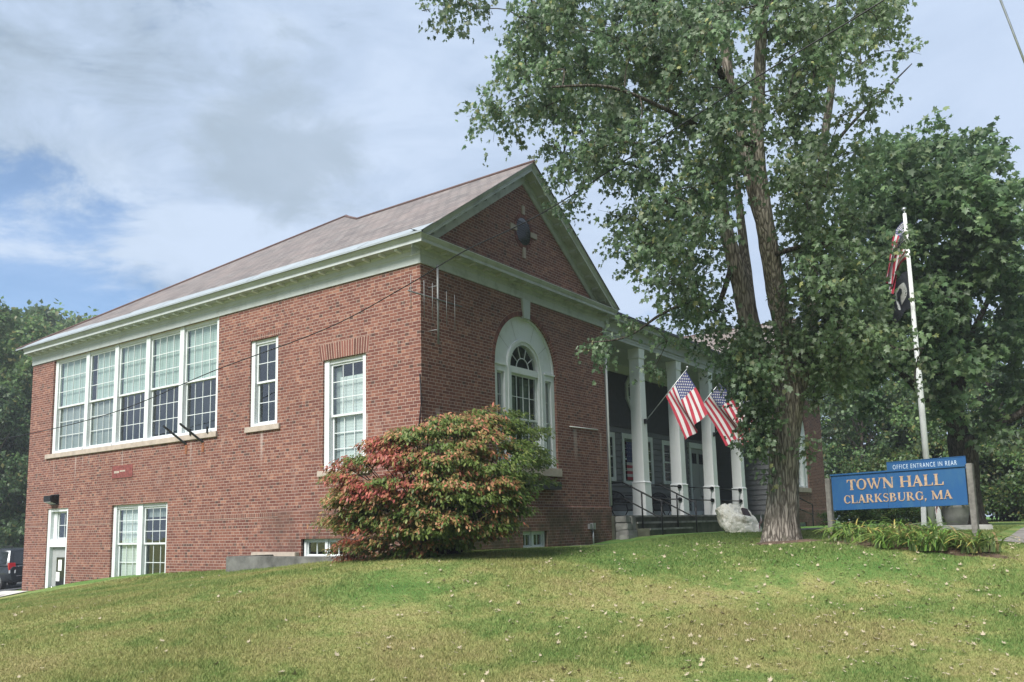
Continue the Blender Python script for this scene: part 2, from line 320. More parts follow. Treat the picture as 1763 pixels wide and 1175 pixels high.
HERO_CLUMPS=[(4.3,-6.64,12.6,0.36),(2.35,-8.03,11.02,0.39),(-0.26,-7.45,9.17,0.33),(0.94,-5.1,11.3,0.26),(2.43,-4.26,12.87,0.37),(-1.28,-5.67,9.43,0.35),(1.84,-3.99,12.77,0.29),(2.25,-4.31,12.32,0.3),(3.45,-7.97,11.52,0.29),(4.75,-7.61,12.47,0.39),(-0.9,-6.16,9.63,0.28),(0.48,-4.31,11.52,0.26),(1.96,-4.27,11.5,0.33),(1.34,-4.39,10.97,0.27),(3.95,-8.17,11.04,0.38),(-1.03,-3.46,9.8,0.34),(-1.52,-3.73,9.74,0.39),(1.66,-3.26,11.53,0.39),(0.63,-4.94,10.35,0.37),(0.62,-3.13,10.97,0.38),(-1.71,-4.05,9.05,0.31),(0.72,-6.66,9.32,0.39),(0.33,-6.4,9.49,0.28),(0.07,-3.23,10.91,0.4),(1.6,-3.01,12.02,0.33),(1.2,-5.13,10.67,0.38),(-1.28,-6.48,8.42,0.39),(0.22,-2.76,11.04,0.28),(4.19,-7.99,10.2,0.37),(2.32,-4.34,11.0,0.41),(2.5,-4.41,10.6,0.57),(1.89,-4.7,10.41,0.45),(-1.36,-4.97,8.48,0.43),(3.64,-8.35,9.56,0.46),(-0.73,-5.01,8.97,0.53),(3.96,-7.42,10.47,0.53),(3.21,-6.24,10.39,0.43),(1.79,-6.75,9.55,0.52),(4.16,-5.93,11.28,0.5),(1.55,-5.9,9.94,0.4),(3.4,-5.99,10.72,0.5),(3.01,-7.11,10.06,0.52),(4.13,-7.08,10.72,0.55),(4.24,-5.86,10.95,0.46),(2.8,-4.99,10.99,0.56),(1.97,-4.86,10.28,0.52),(-0.21,-3.3,9.68,0.5),(1.93,-4.38,10.5,0.49),(0.14,-7.36,8.45,0.45),(2.6,-6.08,10.36,0.49),(-1.41,-2.95,9.31,0.35),(-1.45,-3.78,8.99,0.39),(1.26,-4.8,9.59,0.48),(-1.92,-4.55,7.73,0.44),(-1.53,-4.65,8.11,0.54),(0.78,-4.22,9.75,0.36),(1.51,-5.39,9.49,0.57),(3.96,-6.92,10.15,0.49),(0.68,-4.22,9.64,0.48),(3.5,-8.11,9.11,0.42),(0.85,-8.21,8.09,0.48),(2.09,-5.78,9.76,0.55),(-0.87,-5.08,8.29,0.41),(4.96,-7.99,10.27,0.56),(3.83,-4.96,11.0,0.46),(2.7,-3.65,10.9,0.46),(-1.49,-4.69,8.09,0.49),(1.94,-4.29,10.23,0.54),(-1.66,-2.36,8.95,0.56),(0.99,-7.41,8.4,0.38),(3.57,-8.35,9.4,0.45),(2.86,-5.75,9.94,0.37),(2.27,-6.9,9.29,0.42),(-0.18,-4.03,9.05,0.43),(-0.4,-7.54,7.43,0.4),(2.55,-4.1,10.28,0.47),(-1.44,-2.2,9.01,0.48),(1.77,-6.63,8.97,0.56),(1.9,-3.74,10.38,0.39),(-1.67,-4.87,7.76,0.54),(0.66,-6.88,8.36,0.53),(2.68,-7.95,9.16,0.47),(-0.83,-5.99,7.96,0.48),(0.94,-7.64,8.36,0.54),(-0.2,-7.78,7.41,0.51),(3.94,-8.19,9.3,0.35),(3.2,-7.31,9.67,0.57),(0.77,-6.98,8.51,0.56),(-1.57,-2.73,8.46,0.35),(-1.63,-2.06,8.85,0.27),(-1.12,-1.65,9.05,0.38),(0.6,-3.98,9.14,0.46),(-1.04,-6.57,7.21,0.51),(-0.37,-3.36,8.72,0.56),(-0.6,-5.08,7.93,0.47),(-0.11,-3.63,8.69,0.37),(0.57,-3.14,9.43,0.38),(-1.21,-5.92,7.26,0.5),(-0.29,-3.05,9.15,0.4),(0.23,-5.86,8.11,0.53),(-1.65,-3.7,7.89,0.38),(-0.14,-6.26,7.66,0.37),(3.0,-5.12,9.73,0.37),(-0.64,-5.35,7.92,0.42),(0.04,-4.98,8.42,0.37),(2.57,-4.7,9.69,0.44),(1.54,-5.22,9.02,0.48),(-1.13,-5.97,7.39,0.35),(0.95,-2.77,9.96,0.46),(0.71,-5.24,8.84,0.55),(-0.48,-6.93,7.32,0.38),(0.98,-6.35,8.35,0.55),(0.4,-6.55,8.02,0.38),(-0.54,-7.38,7.1,0.39),(3.86,-8.18,8.95,0.45),(3.82,-8.23,9.21,0.41),(1.35,-8.23,7.63,0.39),(-0.02,-7.59,7.39,0.44),(2.45,-8.49,8.25,0.45),(3.58,-7.07,9.22,0.38),(4.67,-6.72,9.95,0.5),(0.22,-8.1,6.99,0.35),(0.99,-8.46,7.49,0.47),(2.63,-8.48,8.28,0.36),(3.84,-5.14,9.73,0.35),(-0.46,-3.97,8.28,0.35),(-0.76,-4.19,7.87,0.35),(-1.32,-3.52,7.59,0.46),(-1.44,-5.21,7.09,0.42),(0.8,-2.48,9.23,0.48),(-1.1,-6.79,6.78,0.47),(-0.03,-4.84,7.91,0.49),(0.16,-5.77,7.49,0.45),(-0.65,-6.5,7.12,0.41),(0.43,-2.61,8.87,0.42),(-1.13,-3.85,7.97,0.36),(-0.72,-4.93,7.53,0.35),(-0.47,-5.95,7.5,0.41),(-0.1,-4.37,8.28,0.42),(3.21,-4.64,9.57,0.5),(0.91,-5.61,8.07,0.54),(2.09,-4.62,8.82,0.51),(-0.44,-4.05,7.89,0.37),(-1.14,-3.54,8.05,0.5),(1.01,-3.32,9.27,0.47),(1.36,-7.02,7.96,0.55),(1.6,-8.05,7.46,0.44),(-0.14,-7.8,6.82,0.48),(0.81,-8.08,7.02,0.47),(1.95,-6.99,7.99,0.57),(1.83,-7.83,7.88,0.56),(2.16,-7.32,8.1,0.52),(5.05,-7.31,9.47,0.48),(1.4,-8.59,7.24,0.4),(3.0,-8.11,8.14,0.38),(-1.16,-4.19,7.32,0.47),(-0.82,-4.6,7.11,0.42),(1.2,-2.92,8.52,0.54),(-0.88,-5.71,6.84,0.54),(-0.97,-5.25,7.13,0.36),(-0.41,-5.88,6.78,0.53),(1.57,-3.11,8.78,0.49),(-1.25,-6.54,6.37,0.46),(0.23,-5.07,7.7,0.42),(-0.85,-3.12,7.85,0.45),(3.47,-4.16,9.44,0.54),(2.5,-5.6,8.31,0.47),(1.76,-5.33,8.23,0.5),(-1.33,-5.56,6.73,0.36),(1.27,-3.45,8.58,0.51),(-0.75,-4.35,7.16,0.51),(-0.02,-2.77,8.14,0.57),(3.31,-5.18,8.84,0.52),(0.9,-4.86,8.08,0.56),(0.11,-3.52,7.82,0.43),(-1.3,-3.31,7.53,0.5),(2.03,-7.47,7.46,0.37),(3.61,-6.94,8.41,0.43),(1.59,-7.58,7.4,0.4),(0.79,-7.61,6.71,0.49),(0.3,-7.83,6.69,0.48),(2.67,-8.01,7.5,0.32),(2.73,-8.68,7.49,0.34),(-1.45,-4.08,6.93,0.48),(-0.66,-5.52,6.71,0.48),(2.08,-4.44,8.05,0.35),(2.58,-3.31,8.57,0.42),(3.73,-4.83,8.66,0.39),(0.98,-5.18,7.24,0.36),(-1.51,-4.15,6.82,0.38),(2.1,-4.29,8.42,0.52),(2.52,-5.12,7.95,0.56),(4.25,-5.21,8.76,0.36),(-1.21,-3.51,7.22,0.43),(1.53,-3.72,8.06,0.36),(-0.2,-4.36,7.15,0.37),(1.7,-4.37,8.07,0.46),(-0.5,-6.88,5.99,0.52),(-0.8,-6.07,6.41,0.45),(1.86,-2.96,8.43,0.43),(0.75,-3.25,7.98,0.53),(-0.01,-5.08,7.1,0.54),(0.24,-4.7,7.46,0.4),(-0.15,-5.56,6.98,0.36),(0.72,-4.23,7.38,0.43),(3.95,-6.41,8.37,0.34),(0.11,-7.85,6.16,0.4),(2.54,-7.04,7.51,0.35),(2.09,-6.99,7.04,0.45),(4.7,-6.2,8.82,0.5),(4.3,-7.63,8.08,0.32),(3.93,-8.19,7.46,0.35),(-0.89,-2.53,6.93,0.55),(-0.89,-2.63,6.83,0.58),(3.07,-5.22,8.01,0.44),(0.28,-6.54,6.02,0.44),(-0.67,-4.21,6.61,0.5),(-0.35,-3.36,7.17,0.36),(2.05,-3.2,7.84,0.39),(0.69,-2.14,7.66,0.48),(1.15,-2.47,8.07,0.57),(-0.61,-3.09,7.14,0.4),(2.68,-4.73,7.89,0.38),(1.68,-4.06,7.38,0.36),(-0.61,-3.46,6.81,0.43),(2.74,-3.34,8.26,0.4),(1.04,-4.62,7.3,0.52),(0.47,-2.88,7.52,0.34),(1.33,-5.36,7.09,0.49),(1.35,-5.46,7.25,0.35),(-1.63,-5.21,5.94,0.41),(2.46,-3.34,8.1,0.43),(2.8,-3.57,8.13,0.57),(0.03,-6.7,6.16,0.56),(2.6,-6.88,6.97,0.43),(2.87,-7.12,7.22,0.54),(2.28,-6.78,7.06,0.48),(0.01,-7.47,5.84,0.36),(4.84,-6.2,8.44,0.4),(2.16,-8.17,6.37,0.38),(3.7,-7.8,7.3,0.29),(3.75,-4.94,7.72,0.38),(1.05,-3.16,7.41,0.47),(0.94,-2.67,7.53,0.46),(2.08,-5.56,7.07,0.37),(1.91,-5.05,6.88,0.39),(-0.57,-6.78,5.59,0.5),(-0.09,-3.65,6.79,0.5),(-0.62,-6.62,5.37,0.49),(2.9,-5.14,7.49,0.4),(1.57,-3.55,7.53,0.46),(-0.15,-6.48,5.7,0.39),(-0.81,-4.68,5.79,0.36),(0.24,-4.46,6.66,0.49),(-0.66,-5.91,5.8,0.46),(1.63,-5.04,6.85,0.56),(2.61,-6.76,6.68,0.56),(2.06,-7.0,6.31,0.53),(1.75,-7.8,6.2,0.31),(0.3,-2.96,6.61,0.35),(-0.29,-4.23,5.78,0.36),(1.68,-4.88,6.26,0.35),(2.54,-5.62,6.6,0.51),(-0.15,-4.6,5.89,0.36),(-0.07,-3.93,5.97,0.55),(-0.99,-4.47,5.67,0.57),(1.56,-5.42,6.04,0.37),(-1.39,-5.67,5.2,0.48),(0.7,-4.26,6.45,0.56),(-0.36,-6.6,5.21,0.52),(-1.33,-4.81,5.34,0.58),(-0.05,-5.39,5.69,0.47),(0.25,-6.45,5.49,0.46),(4.84,-6.5,7.04,0.42),(1.34,-7.97,5.4,0.35),(2.9,-7.8,6.05,0.56),(1.76,-7.57,5.68,0.52),(3.92,-6.55,6.78,0.49),(3.48,-6.49,6.78,0.51),(0.5,-7.28,5.1,0.38),(1.31,-2.58,6.42,0.38),(0.39,-3.27,6.18,0.4),(0.78,-2.87,6.45,0.37),(1.61,-4.24,6.09,0.46),(0.62,-6.14,5.09,0.42),(1.33,-5.9,5.76,0.44),(2.75,-5.66,6.32,0.52),(3.86,-4.49,7.11,0.41),(1.32,-5.83,5.52,0.54),(2.67,-4.8,6.42,0.46),(3.08,-4.74,6.44,0.38),(2.63,-4.27,6.74,0.53),(1.88,-5.59,6.08,0.45),(2.68,-3.01,7.0,0.54),(1.5,-3.99,6.0,0.43),(0.06,-7.62,4.77,0.5),(2.94,-7.29,5.63,0.44),(2.04,-7.17,5.37,0.48),(3.95,-7.31,6.12,0.35),(0.83,-7.43,4.85,0.35),(0.37,-7.27,4.77,0.45),(2.69,-7.17,5.56,0.47),(3.9,-6.26,6.2,0.49),(1.57,-2.7,5.94,0.35),(1.76,-2.2,6.03,0.29),(0.44,-5.02,5.29,0.36),(0.6,-4.69,5.47,0.41),(-0.2,-6.06,4.68,0.57),(0.25,-6.18,4.67,0.44),(-1.16,-5.96,4.39,0.45),(3.53,-4.63,6.07,0.5),(3.83,-4.49,6.1,0.53),(2.0,-4.46,5.66,0.55),(-0.09,-5.98,4.72,0.42),(2.31,-3.92,5.88,0.39),(0.66,-5.3,4.94,0.36),(1.56,-7.21,5.06,0.34),(0.51,-7.37,4.56,0.34),(4.51,-6.51,5.76,0.42),(1.11,-7.65,4.82,0.34),(1.26,-5.01,4.81,0.53),(1.79,-4.51,4.99,0.47),(1.03,-4.38,5.05,0.54),(2.54,-3.75,5.71,0.36),(2.14,-4.52,5.44,0.48),(0.82,-4.35,4.85,0.42),(0.61,-5.7,4.45,0.5),(-0.7,-5.16,4.31,0.49),(-0.78,-6.35,3.96,0.46),(1.58,-7.22,4.65,0.45),(1.25,-7.08,4.36,0.41),(4.9,-6.06,5.85,0.41),(4.98,-6.04,5.85,0.36),(3.66,-6.59,5.4,0.45),(2.51,-7.75,4.72,0.38),(1.95,-7.72,4.6,0.38),(1.13,-3.84,4.8,0.38),(1.97,-4.6,4.7,0.44),(1.02,-5.0,4.61,0.55),(1.77,-4.49,4.82,0.48),(2.32,-4.04,5.02,0.35),(3.11,-3.55,5.17,0.36),(0.04,-4.99,4.12,0.5),(-0.58,-5.24,3.97,0.42),(4.73,-6.65,4.87,0.49),(2.14,-7.68,4.29,0.49),(2.03,-6.9,4.11,0.53),(3.55,-7.44,4.36,0.58),(3.93,-6.39,4.78,0.45),(2.34,-7.02,4.49,0.56),(3.5,-6.85,4.81,0.44),(1.31,-7.63,3.95,0.54),(3.19,-8.39,4.27,0.39),(0.54,-4.42,4.1,0.35),(1.76,-5.37,4.33,0.41),(0.09,-5.67,3.84,0.58),(1.45,-5.35,4.18,0.35),(3.76,-3.6,5.14,0.41),(-0.63,-5.73,3.64,0.58),(3.48,-4.44,4.5,0.53),(0.54,-7.45,3.49,0.38),(2.08,-7.55,3.76,0.54),(3.66,-7.3,4.07,0.47),(1.85,-7.29,3.72,0.35),(0.9,-7.42,3.51,0.36),(5.26,-6.24,4.86,0.46),(2.21,-7.62,3.66,0.43),(3.23,-4.44,3.99,0.41),(1.84,-4.6,4.09,0.39),(-0.03,-5.31,3.39,0.39),(0.53,-5.61,3.33,0.52),(3.23,-7.5,3.79,0.52),(3.73,-6.84,3.66,0.51),(2.56,-6.68,3.76,0.47),(1.96,-6.86,3.34,0.45),(2.08,-7.3,3.25,0.47),(1.99,-7.42,3.29,0.45),(2.4,-7.32,3.4,0.47),(5.09,-6.12,4.49,0.34),(0.66,-7.66,3.1,0.4),(0.46,-4.45,2.97,0.31),(1.05,-5.38,3.33,0.41),(1.3,-5.56,3.16,0.46),(2.02,-4.81,3.57,0.51),(2.28,-4.67,3.46,0.57),(3.26,-6.51,3.35,0.42),(2.95,-7.35,3.22,0.5),(3.36,-7.52,3.11,0.4),(3.26,-7.19,3.18,0.39),(3.19,-7.06,3.24,0.45),(4.07,-7.39,3.39,0.42),(3.4,-7.26,3.04,0.5),(1.72,-7.48,2.77,0.46),(3.38,-7.16,3.18,0.54),(2.12,-2.87,3.06,0.37),(1.17,-3.38,2.9,0.35),(2.91,-4.56,3.04,0.33),(1.62,-4.55,2.86,0.27),(1.09,-6.12,2.6,0.39),(2.02,-6.3,2.84,0.53),(2.37,-5.58,2.83,0.56),(1.7,-6.03,2.8,0.43),(1.19,-5.83,2.83,0.42),(2.11,-6.12,2.58,0.4),(2.84,-7.46,2.71,0.4),(1.9,-6.94,2.49,0.45),(2.46,-7.75,2.57,0.57),(2.64,-6.56,2.62,0.34),(3.63,-6.64,2.72,0.52),(2.85,-7.75,2.88,0.56),(3.17,-7.83,2.86,0.41),(2.91,-6.56,2.88,0.45),(3.04,-6.88,2.61,0.41),(1.92,-7.89,2.58,0.4),(3.58,-7.87,2.71,0.5),(1.52,-7.62,2.5,0.37),(2.74,-8.46,2.45,0.3),(1.86,-2.9,2.91,0.33),(1.56,-4.28,2.34,0.3),(3.31,-5.14,2.48,0.5),(3.04,-5.25,2.65,0.48),(1.19,-6.09,2.34,0.47),(3.27,-5.31,2.67,0.56),(1.54,-6.22,2.14,0.57),(3.66,-5.89,2.63,0.41),(3.82,-5.96,2.72,0.54),(1.61,-6.59,2.12,0.41),(3.03,-5.87,2.33,0.35),(1.54,-6.1,2.35,0.39),(3.7,-6.87,2.61,0.48),(3.93,-7.39,2.25,0.36),(3.74,-6.56,2.43,0.49),(1.96,-7.45,2.06,0.39),(4.15,-6.34,2.87,0.57),(2.61,-7.11,2.34,0.53),(3.77,-7.05,2.64,0.35),(2.33,-7.35,2.35,0.41),(3.18,-6.89,2.36,0.46),(2.74,-7.56,2.27,0.53),(4.12,-8.37,2.31,0.29),(1.91,-5.76,2.18,0.25),(1.57,-5.96,2.11,0.3),(2.01,-5.87,1.99,0.33),(2.33,-6.02,2.12,0.23),(1.89,-6.07,1.86,0.33),(1.81,-6.11,1.82,0.32),(2.02,-5.8,1.92,0.25),(2.14,-5.75,2.07,0.3),(2.05,-5.93,1.93,0.24),(1.82,-5.73,2.13,0.29),(2.94,-6.81,1.81,0.28),(2.53,-6.9,1.92,0.31),(2.94,-7.26,1.71,0.22),(3.66,-8.26,1.85,0.17),(1.87,-6.15,1.57,0.32),(2.05,-6.09,1.41,0.22),(2.19,-6.06,1.68,0.3),(1.95,-5.82,1.77,0.32),(1.9,-6.03,1.31,0.31),(1.87,-5.94,1.49,0.24),(2.27,-5.88,1.53,0.29),(2.09,-5.91,1.49,0.26),(1.85,-5.83,1.46,0.21),(2.73,-6.78,1.6,0.21),(2.06,-6.1,1.2,0.31),(2.33,-5.91,1.2,0.21),(2.29,-5.82,1.0,0.23),(2.41,-5.97,1.15,0.25),(2.39,-5.88,1.11,0.25),(2.09,-5.82,1.32,0.21),(1.97,-6.15,1.27,0.34),(1.96,-5.92,1.02,0.24),(2.44,-6.72,0.89,0.23),(2.29,-5.95,0.85,0.33),(2.2,-5.94,0.87,0.34),(1.95,-6.03,0.87,0.29),(1.91,-5.8,0.96,0.24),(2.13,-5.92,0.93,0.3),(2.68,-6.66,0.68,0.22),(2.42,-5.9,0.31,0.22)]
HERO_LIMBS=[[(3.13,-5.89,-1.01,0.454),(3.1,-5.92,-0.74,0.345),(3.08,-5.96,-0.38,0.3),(3.03,-6.04,0.25,0.264),(2.98,-6.14,0.98,0.25),(2.98,-6.3,1.71,0.245),(2.99,-6.44,2.23,0.236)],[(2.97,-6.37,2.03,0.218),(2.68,-6.35,2.95,0.181),(2.45,-6.34,3.55,0.179),(2.22,-6.34,4.24,0.169),(1.95,-6.34,5.13,0.15),(1.7,-6.4,6.11,0.123),(1.52,-6.58,7.27,0.105),(1.34,-6.79,8.52,0.091),(1.13,-6.99,9.94,0.06)],[(3.02,-6.17,1.62,0.201),(2.95,-5.88,2.3,0.213),(2.85,-5.71,2.97,0.196),(2.77,-5.61,3.75,0.178),(2.68,-5.49,4.54,0.151),(2.61,-5.38,5.23,0.124),(2.56,-5.35,6.15,0.096)],[(2.06,-6.32,4.74,0.133),(2.01,-6.17,5.52,0.126),(1.93,-6.09,6.4,0.113),(1.84,-5.97,7.18,0.1),(1.72,-5.9,8.39,0.082),(1.63,-5.91,9.73,0.064),(1.54,-5.91,11.07,0.042)],[(3.21,-6.38,2.16,0.156),(3.75,-6.47,3.01,0.124),(4.11,-6.5,3.99,0.097),(4.44,-6.56,5.24,0.09),(4.58,-6.74,6.7,0.081),(4.65,-7.05,8.38,0.076),(4.69,-7.32,10.07,0.066),(4.62,-7.54,11.48,0.041)],[(2.8,-5.76,2.73,0.12),(3.52,-5.43,4.41,0.108),(3.65,-5.34,5.54,0.08),(3.69,-5.29,6.55,0.056)],[(1.84,-5.97,7.18,0.064),(0.84,-5.9,7.74,0.048),(-0.13,-5.66,8.0,0.037),(-0.99,-5.36,8.17,0.028)],[(1.7,-6.4,6.11,0.062),(0.33,-6.16,5.87,0.041),(-0.76,-5.85,5.93,0.031),(-1.66,-5.33,6.1,0.023),(-2.25,-4.67,6.07,0.015)],[(2.61,-5.38,5.23,0.057),(2.02,-4.84,4.96,0.042),(1.19,-4.58,5.9,0.032),(0.5,-4.0,6.04,0.023),(0.07,-3.52,5.81,0.013)],[(2.69,-5.48,4.43,0.057),(2.01,-5.32,3.32,0.041),(1.59,-5.12,3.48,0.031),(1.19,-4.68,3.26,0.027),(0.87,-4.13,2.87,0.018),(0.51,-3.62,2.78,0.013)],[(2.22,-6.34,4.24,0.062),(1.93,-6.97,4.19,0.038),(1.99,-7.39,4.17,0.025),(2.25,-7.75,4.11,0.017)],[(2.99,-6.44,2.23,0.064),(2.51,-7.1,2.7,0.043),(2.64,-7.65,2.84,0.03),(2.92,-8.12,2.41,0.021),(3.21,-8.52,2.4,0.013)],[(4.58,-6.74,6.7,0.045),(4.63,-7.29,7.3,0.03),(4.86,-7.94,7.92,0.02),(5.15,-8.46,8.48,0.01)]]
RIGHT_CLUMPS=[(9.55,-8.19,9.0,0.4),(13.27,-5.85,10.53,0.66),(13.24,-7.86,10.04,0.63),(13.09,-7.68,9.85,0.61),(11.05,-8.2,8.92,0.61),(15.39,-8.44,10.88,0.63),(12.77,-6.35,10.02,0.68),(17.37,-8.63,11.11,0.63),(11.56,-7.11,9.45,0.84),(16.31,-6.38,10.72,0.76),(10.47,-6.69,8.93,0.62),(14.07,-6.67,10.45,0.71),(10.32,-7.12,8.89,0.58),(13.25,-7.23,10.07,0.63),(16.71,-8.16,10.89,0.83),(17.51,-8.76,11.04,0.69),(14.57,-8.79,9.76,0.63),(16.9,-8.07,10.89,0.76),(11.36,-7.47,9.33,0.68),(9.43,-7.53,8.21,0.69),(15.91,-8.93,9.18,0.73),(14.42,-9.22,8.54,0.7),(15.23,-8.94,9.08,0.64),(17.23,-7.55,10.15,0.85),(11.52,-9.38,7.46,0.57),(13.31,-6.63,8.82,0.63),(10.4,-6.22,8.45,0.59),(11.37,-8.55,8.19,0.74),(13.13,-5.75,8.99,0.81),(12.13,-8.36,8.08,0.68),(15.91,-6.41,10.11,0.68),(10.92,-8.76,7.66,0.61),(11.49,-7.87,7.95,0.62),(12.42,-6.96,8.75,0.83),(12.39,-7.91,8.64,0.7),(9.98,-6.54,8.12,0.75),(15.08,-8.63,8.81,0.67),(11.0,-7.88,7.97,0.71),(12.86,-7.41,9.0,0.8),(13.84,-6.53,8.72,0.72),(12.24,-6.65,8.01,0.74),(14.77,-8.8,8.33,0.72),(11.91,-8.23,7.7,0.83),(11.14,-6.19,7.63,0.7),(10.86,-7.52,7.56,0.84),(13.08,-5.34,8.87,0.66),(15.46,-5.56,8.96,0.61),(17.9,-7.73,9.52,0.73),(11.86,-9.07,7.15,0.68),(10.77,-8.5,7.34,0.85),(11.5,-9.21,7.03,0.76),(16.3,-9.13,8.35,0.68),(13.84,-7.81,7.83,0.57),(13.62,-5.67,8.24,0.83),(13.42,-5.78,8.89,0.68),(15.29,-6.91,9.07,0.78),(14.0,-8.23,8.18,0.67),(13.09,-7.24,8.24,0.84),(15.56,-8.42,8.87,0.8),(11.61,-9.11,6.18,0.74),(13.56,-6.79,7.59,0.81),(11.99,-8.06,6.55,0.79),(15.43,-6.56,8.41,0.72),(12.73,-6.19,7.14,0.75),(15.24,-9.28,7.6,0.71),(16.06,-5.89,8.41,0.76),(13.65,-6.22,7.55,0.66),(16.25,-7.78,8.18,0.67),(12.01,-8.87,6.82,0.65),(15.12,-5.23,7.99,0.67),(15.08,-5.82,7.85,0.62),(10.47,-6.98,6.67,0.61),(10.62,-7.35,6.91,0.73),(16.16,-5.93,8.07,0.75),(11.85,-6.59,6.93,0.81),(15.22,-6.71,7.86,0.76),(11.59,-8.62,6.72,0.66),(13.38,-9.31,7.3,0.64),(10.94,-7.43,6.42,0.58),(12.98,-5.19,7.9,0.69),(13.05,-7.58,6.6,0.56),(12.7,-9.53,5.83,0.61),(16.49,-8.5,7.14,0.78),(10.96,-6.19,6.01,0.59),(13.05,-8.62,6.03,0.67),(14.05,-8.5,6.71,0.85),(14.74,-5.32,6.97,0.85),(12.51,-6.4,6.84,0.6),(17.3,-9.14,7.15,0.7),(10.85,-7.78,5.57,0.62),(16.86,-8.83,7.09,0.85),(16.5,-8.44,7.06,0.71),(15.56,-5.69,7.65,0.71),(14.27,-4.9,7.21,0.74),(14.73,-7.25,7.01,0.73),(16.75,-6.92,7.16,0.78),(12.15,-8.62,5.89,0.7),(16.03,-5.87,7.84,0.62),(14.07,-8.83,6.21,0.56),(14.0,-5.74,6.97,0.66),(15.28,-7.74,7.29,0.78),(15.19,-8.61,6.75,0.55),(10.11,-6.93,5.97,0.57),(14.97,-6.73,6.27,0.81),(12.64,-6.96,5.83,0.84),(16.53,-7.39,6.85,0.74),(11.49,-6.32,5.48,0.77),(10.1,-7.17,5.12,0.82),(12.44,-7.86,5.36,0.77),(11.74,-5.62,5.78,0.69),(12.37,-6.03,6.23,0.62),(10.61,-6.05,5.62,0.56),(17.15,-7.38,7.09,0.68),(12.5,-5.47,6.07,0.57),(11.79,-6.87,5.98,0.76),(13.09,-7.51,6.02,0.83),(11.26,-6.32,5.88,0.81),(15.99,-9.16,5.72,0.61),(14.85,-9.03,6.01,0.73),(15.53,-9.63,5.75,0.79),(16.17,-8.98,6.43,0.63),(14.64,-8.68,5.98,0.56),(13.0,-7.63,4.98,0.69),(12.85,-6.95,5.07,0.72),(12.38,-5.85,5.02,0.76),(11.05,-6.32,4.73,0.7),(10.59,-6.82,5.01,0.69),(16.35,-6.57,5.53,0.79),(11.27,-7.89,4.83,0.59),(12.3,-7.3,5.15,0.59),(11.84,-7.67,4.98,0.73),(14.14,-6.78,5.73,0.71),(15.43,-6.1,5.7,0.8),(10.26,-7.76,4.56,0.69),(16.84,-9.18,5.48,0.8),(14.45,-9.43,4.81,0.77),(17.58,-9.16,5.86,0.69),(17.35,-9.01,5.86,0.69),(15.55,-9.37,4.91,0.73),(17.14,-8.93,5.79,0.83),(10.84,-5.48,4.24,0.68),(14.75,-5.59,5.07,0.72),(13.16,-7.59,4.53,0.74),(11.4,-7.42,4.07,0.67),(14.59,-6.28,4.32,0.8),(14.0,-7.21,4.54,0.8),(11.35,-7.3,4.1,0.77),(11.41,-6.11,4.4,0.76),(14.31,-6.57,4.27,0.7),(14.73,-7.28,4.9,0.85),(10.56,-6.4,4.29,0.56),(17.46,-8.44,4.59,0.56),(13.1,-8.67,4.3,0.56),(14.45,-8.45,4.5,0.71),(13.97,-9.75,4.4,0.82),(13.4,-8.59,4.15,0.82),(13.6,-9.65,4.0,0.66),(12.29,-5.7,3.85,0.57),(12.18,-5.4,3.45,0.69),(12.18,-4.99,3.59,0.67),(15.53,-7.6,4.24,0.77),(17.02,-6.66,4.36,0.7),(12.94,-8.19,3.73,0.73),(18.31,-9.06,3.94,0.67),(12.96,-7.3,3.69,0.57),(17.2,-6.68,3.87,0.59),(11.45,-7.51,2.98,0.64),(10.55,-8.03,3.34,0.69),(15.21,-8.94,4.02,0.59),(13.03,-5.23,2.78,0.59),(12.71,-7.52,2.58,0.82),(14.0,-9.23,2.75,0.7),(15.64,-8.81,3.26,0.71),(16.24,-9.05,3.16,0.61),(17.28,-8.78,3.39,0.61),(15.35,-8.22,2.5,0.62),(13.69,-8.4,1.87,0.61)]
RIGHT_LIMBS=[[(14.97,-7.41,-0.83,0.599),(14.9,-7.39,-0.47,0.456),(14.81,-7.42,0.19,0.399),(14.72,-7.48,1.01,0.371),(14.59,-7.49,1.83,0.371)],[(14.59,-7.42,1.59,0.271),(14.15,-7.4,2.63,0.24),(13.67,-7.22,3.26,0.182),(12.96,-7.12,4.16,0.138),(12.48,-7.08,5.38,0.096),(11.99,-7.17,7.21,0.054)],[(14.65,-7.5,1.5,0.285),(15.09,-7.35,2.74,0.219),(15.52,-7.66,4.49,0.178),(15.38,-7.93,6.54,0.119),(14.98,-7.97,9.11,0.067)],[(14.75,-7.63,1.5,0.214),(14.47,-8.02,1.86,0.14),(14.13,-8.64,2.1,0.116),(13.96,-9.15,2.36,0.101),(13.83,-9.71,3.3,0.06)],[(14.15,-7.4,2.63,0.141),(13.53,-6.91,2.79,0.105),(12.87,-6.49,3.41,0.083),(12.24,-6.05,3.87,0.055),(11.47,-5.54,4.8,0.027)],[(15.52,-7.66,4.49,0.104),(16.02,-8.33,5.89,0.075),(16.49,-9.05,7.67,0.045)]]
WIRE_LONG=[[-2.79,22.01,2.03],[-1.4,14.78,2.36],[-1.22,9.26,2.59],[-0.99,5.33,3.21],[-0.96,1.72,3.6],[-0.94,-0.49,4.09],[-0.97,-1.92,4.45],[-1.02,-3.65,4.73],[-1.01,-5.9,5.42],[-0.96,-7.48,5.92],[-0.92,-9.04,6.37],[-0.83,-10.31,6.87]]
WIRE_SHORT=[[0.47,-9.98,8.09],[0.88,-10.28,6.84],[1.16,-10.47,5.97],[2.35,-10.87,4.3]]
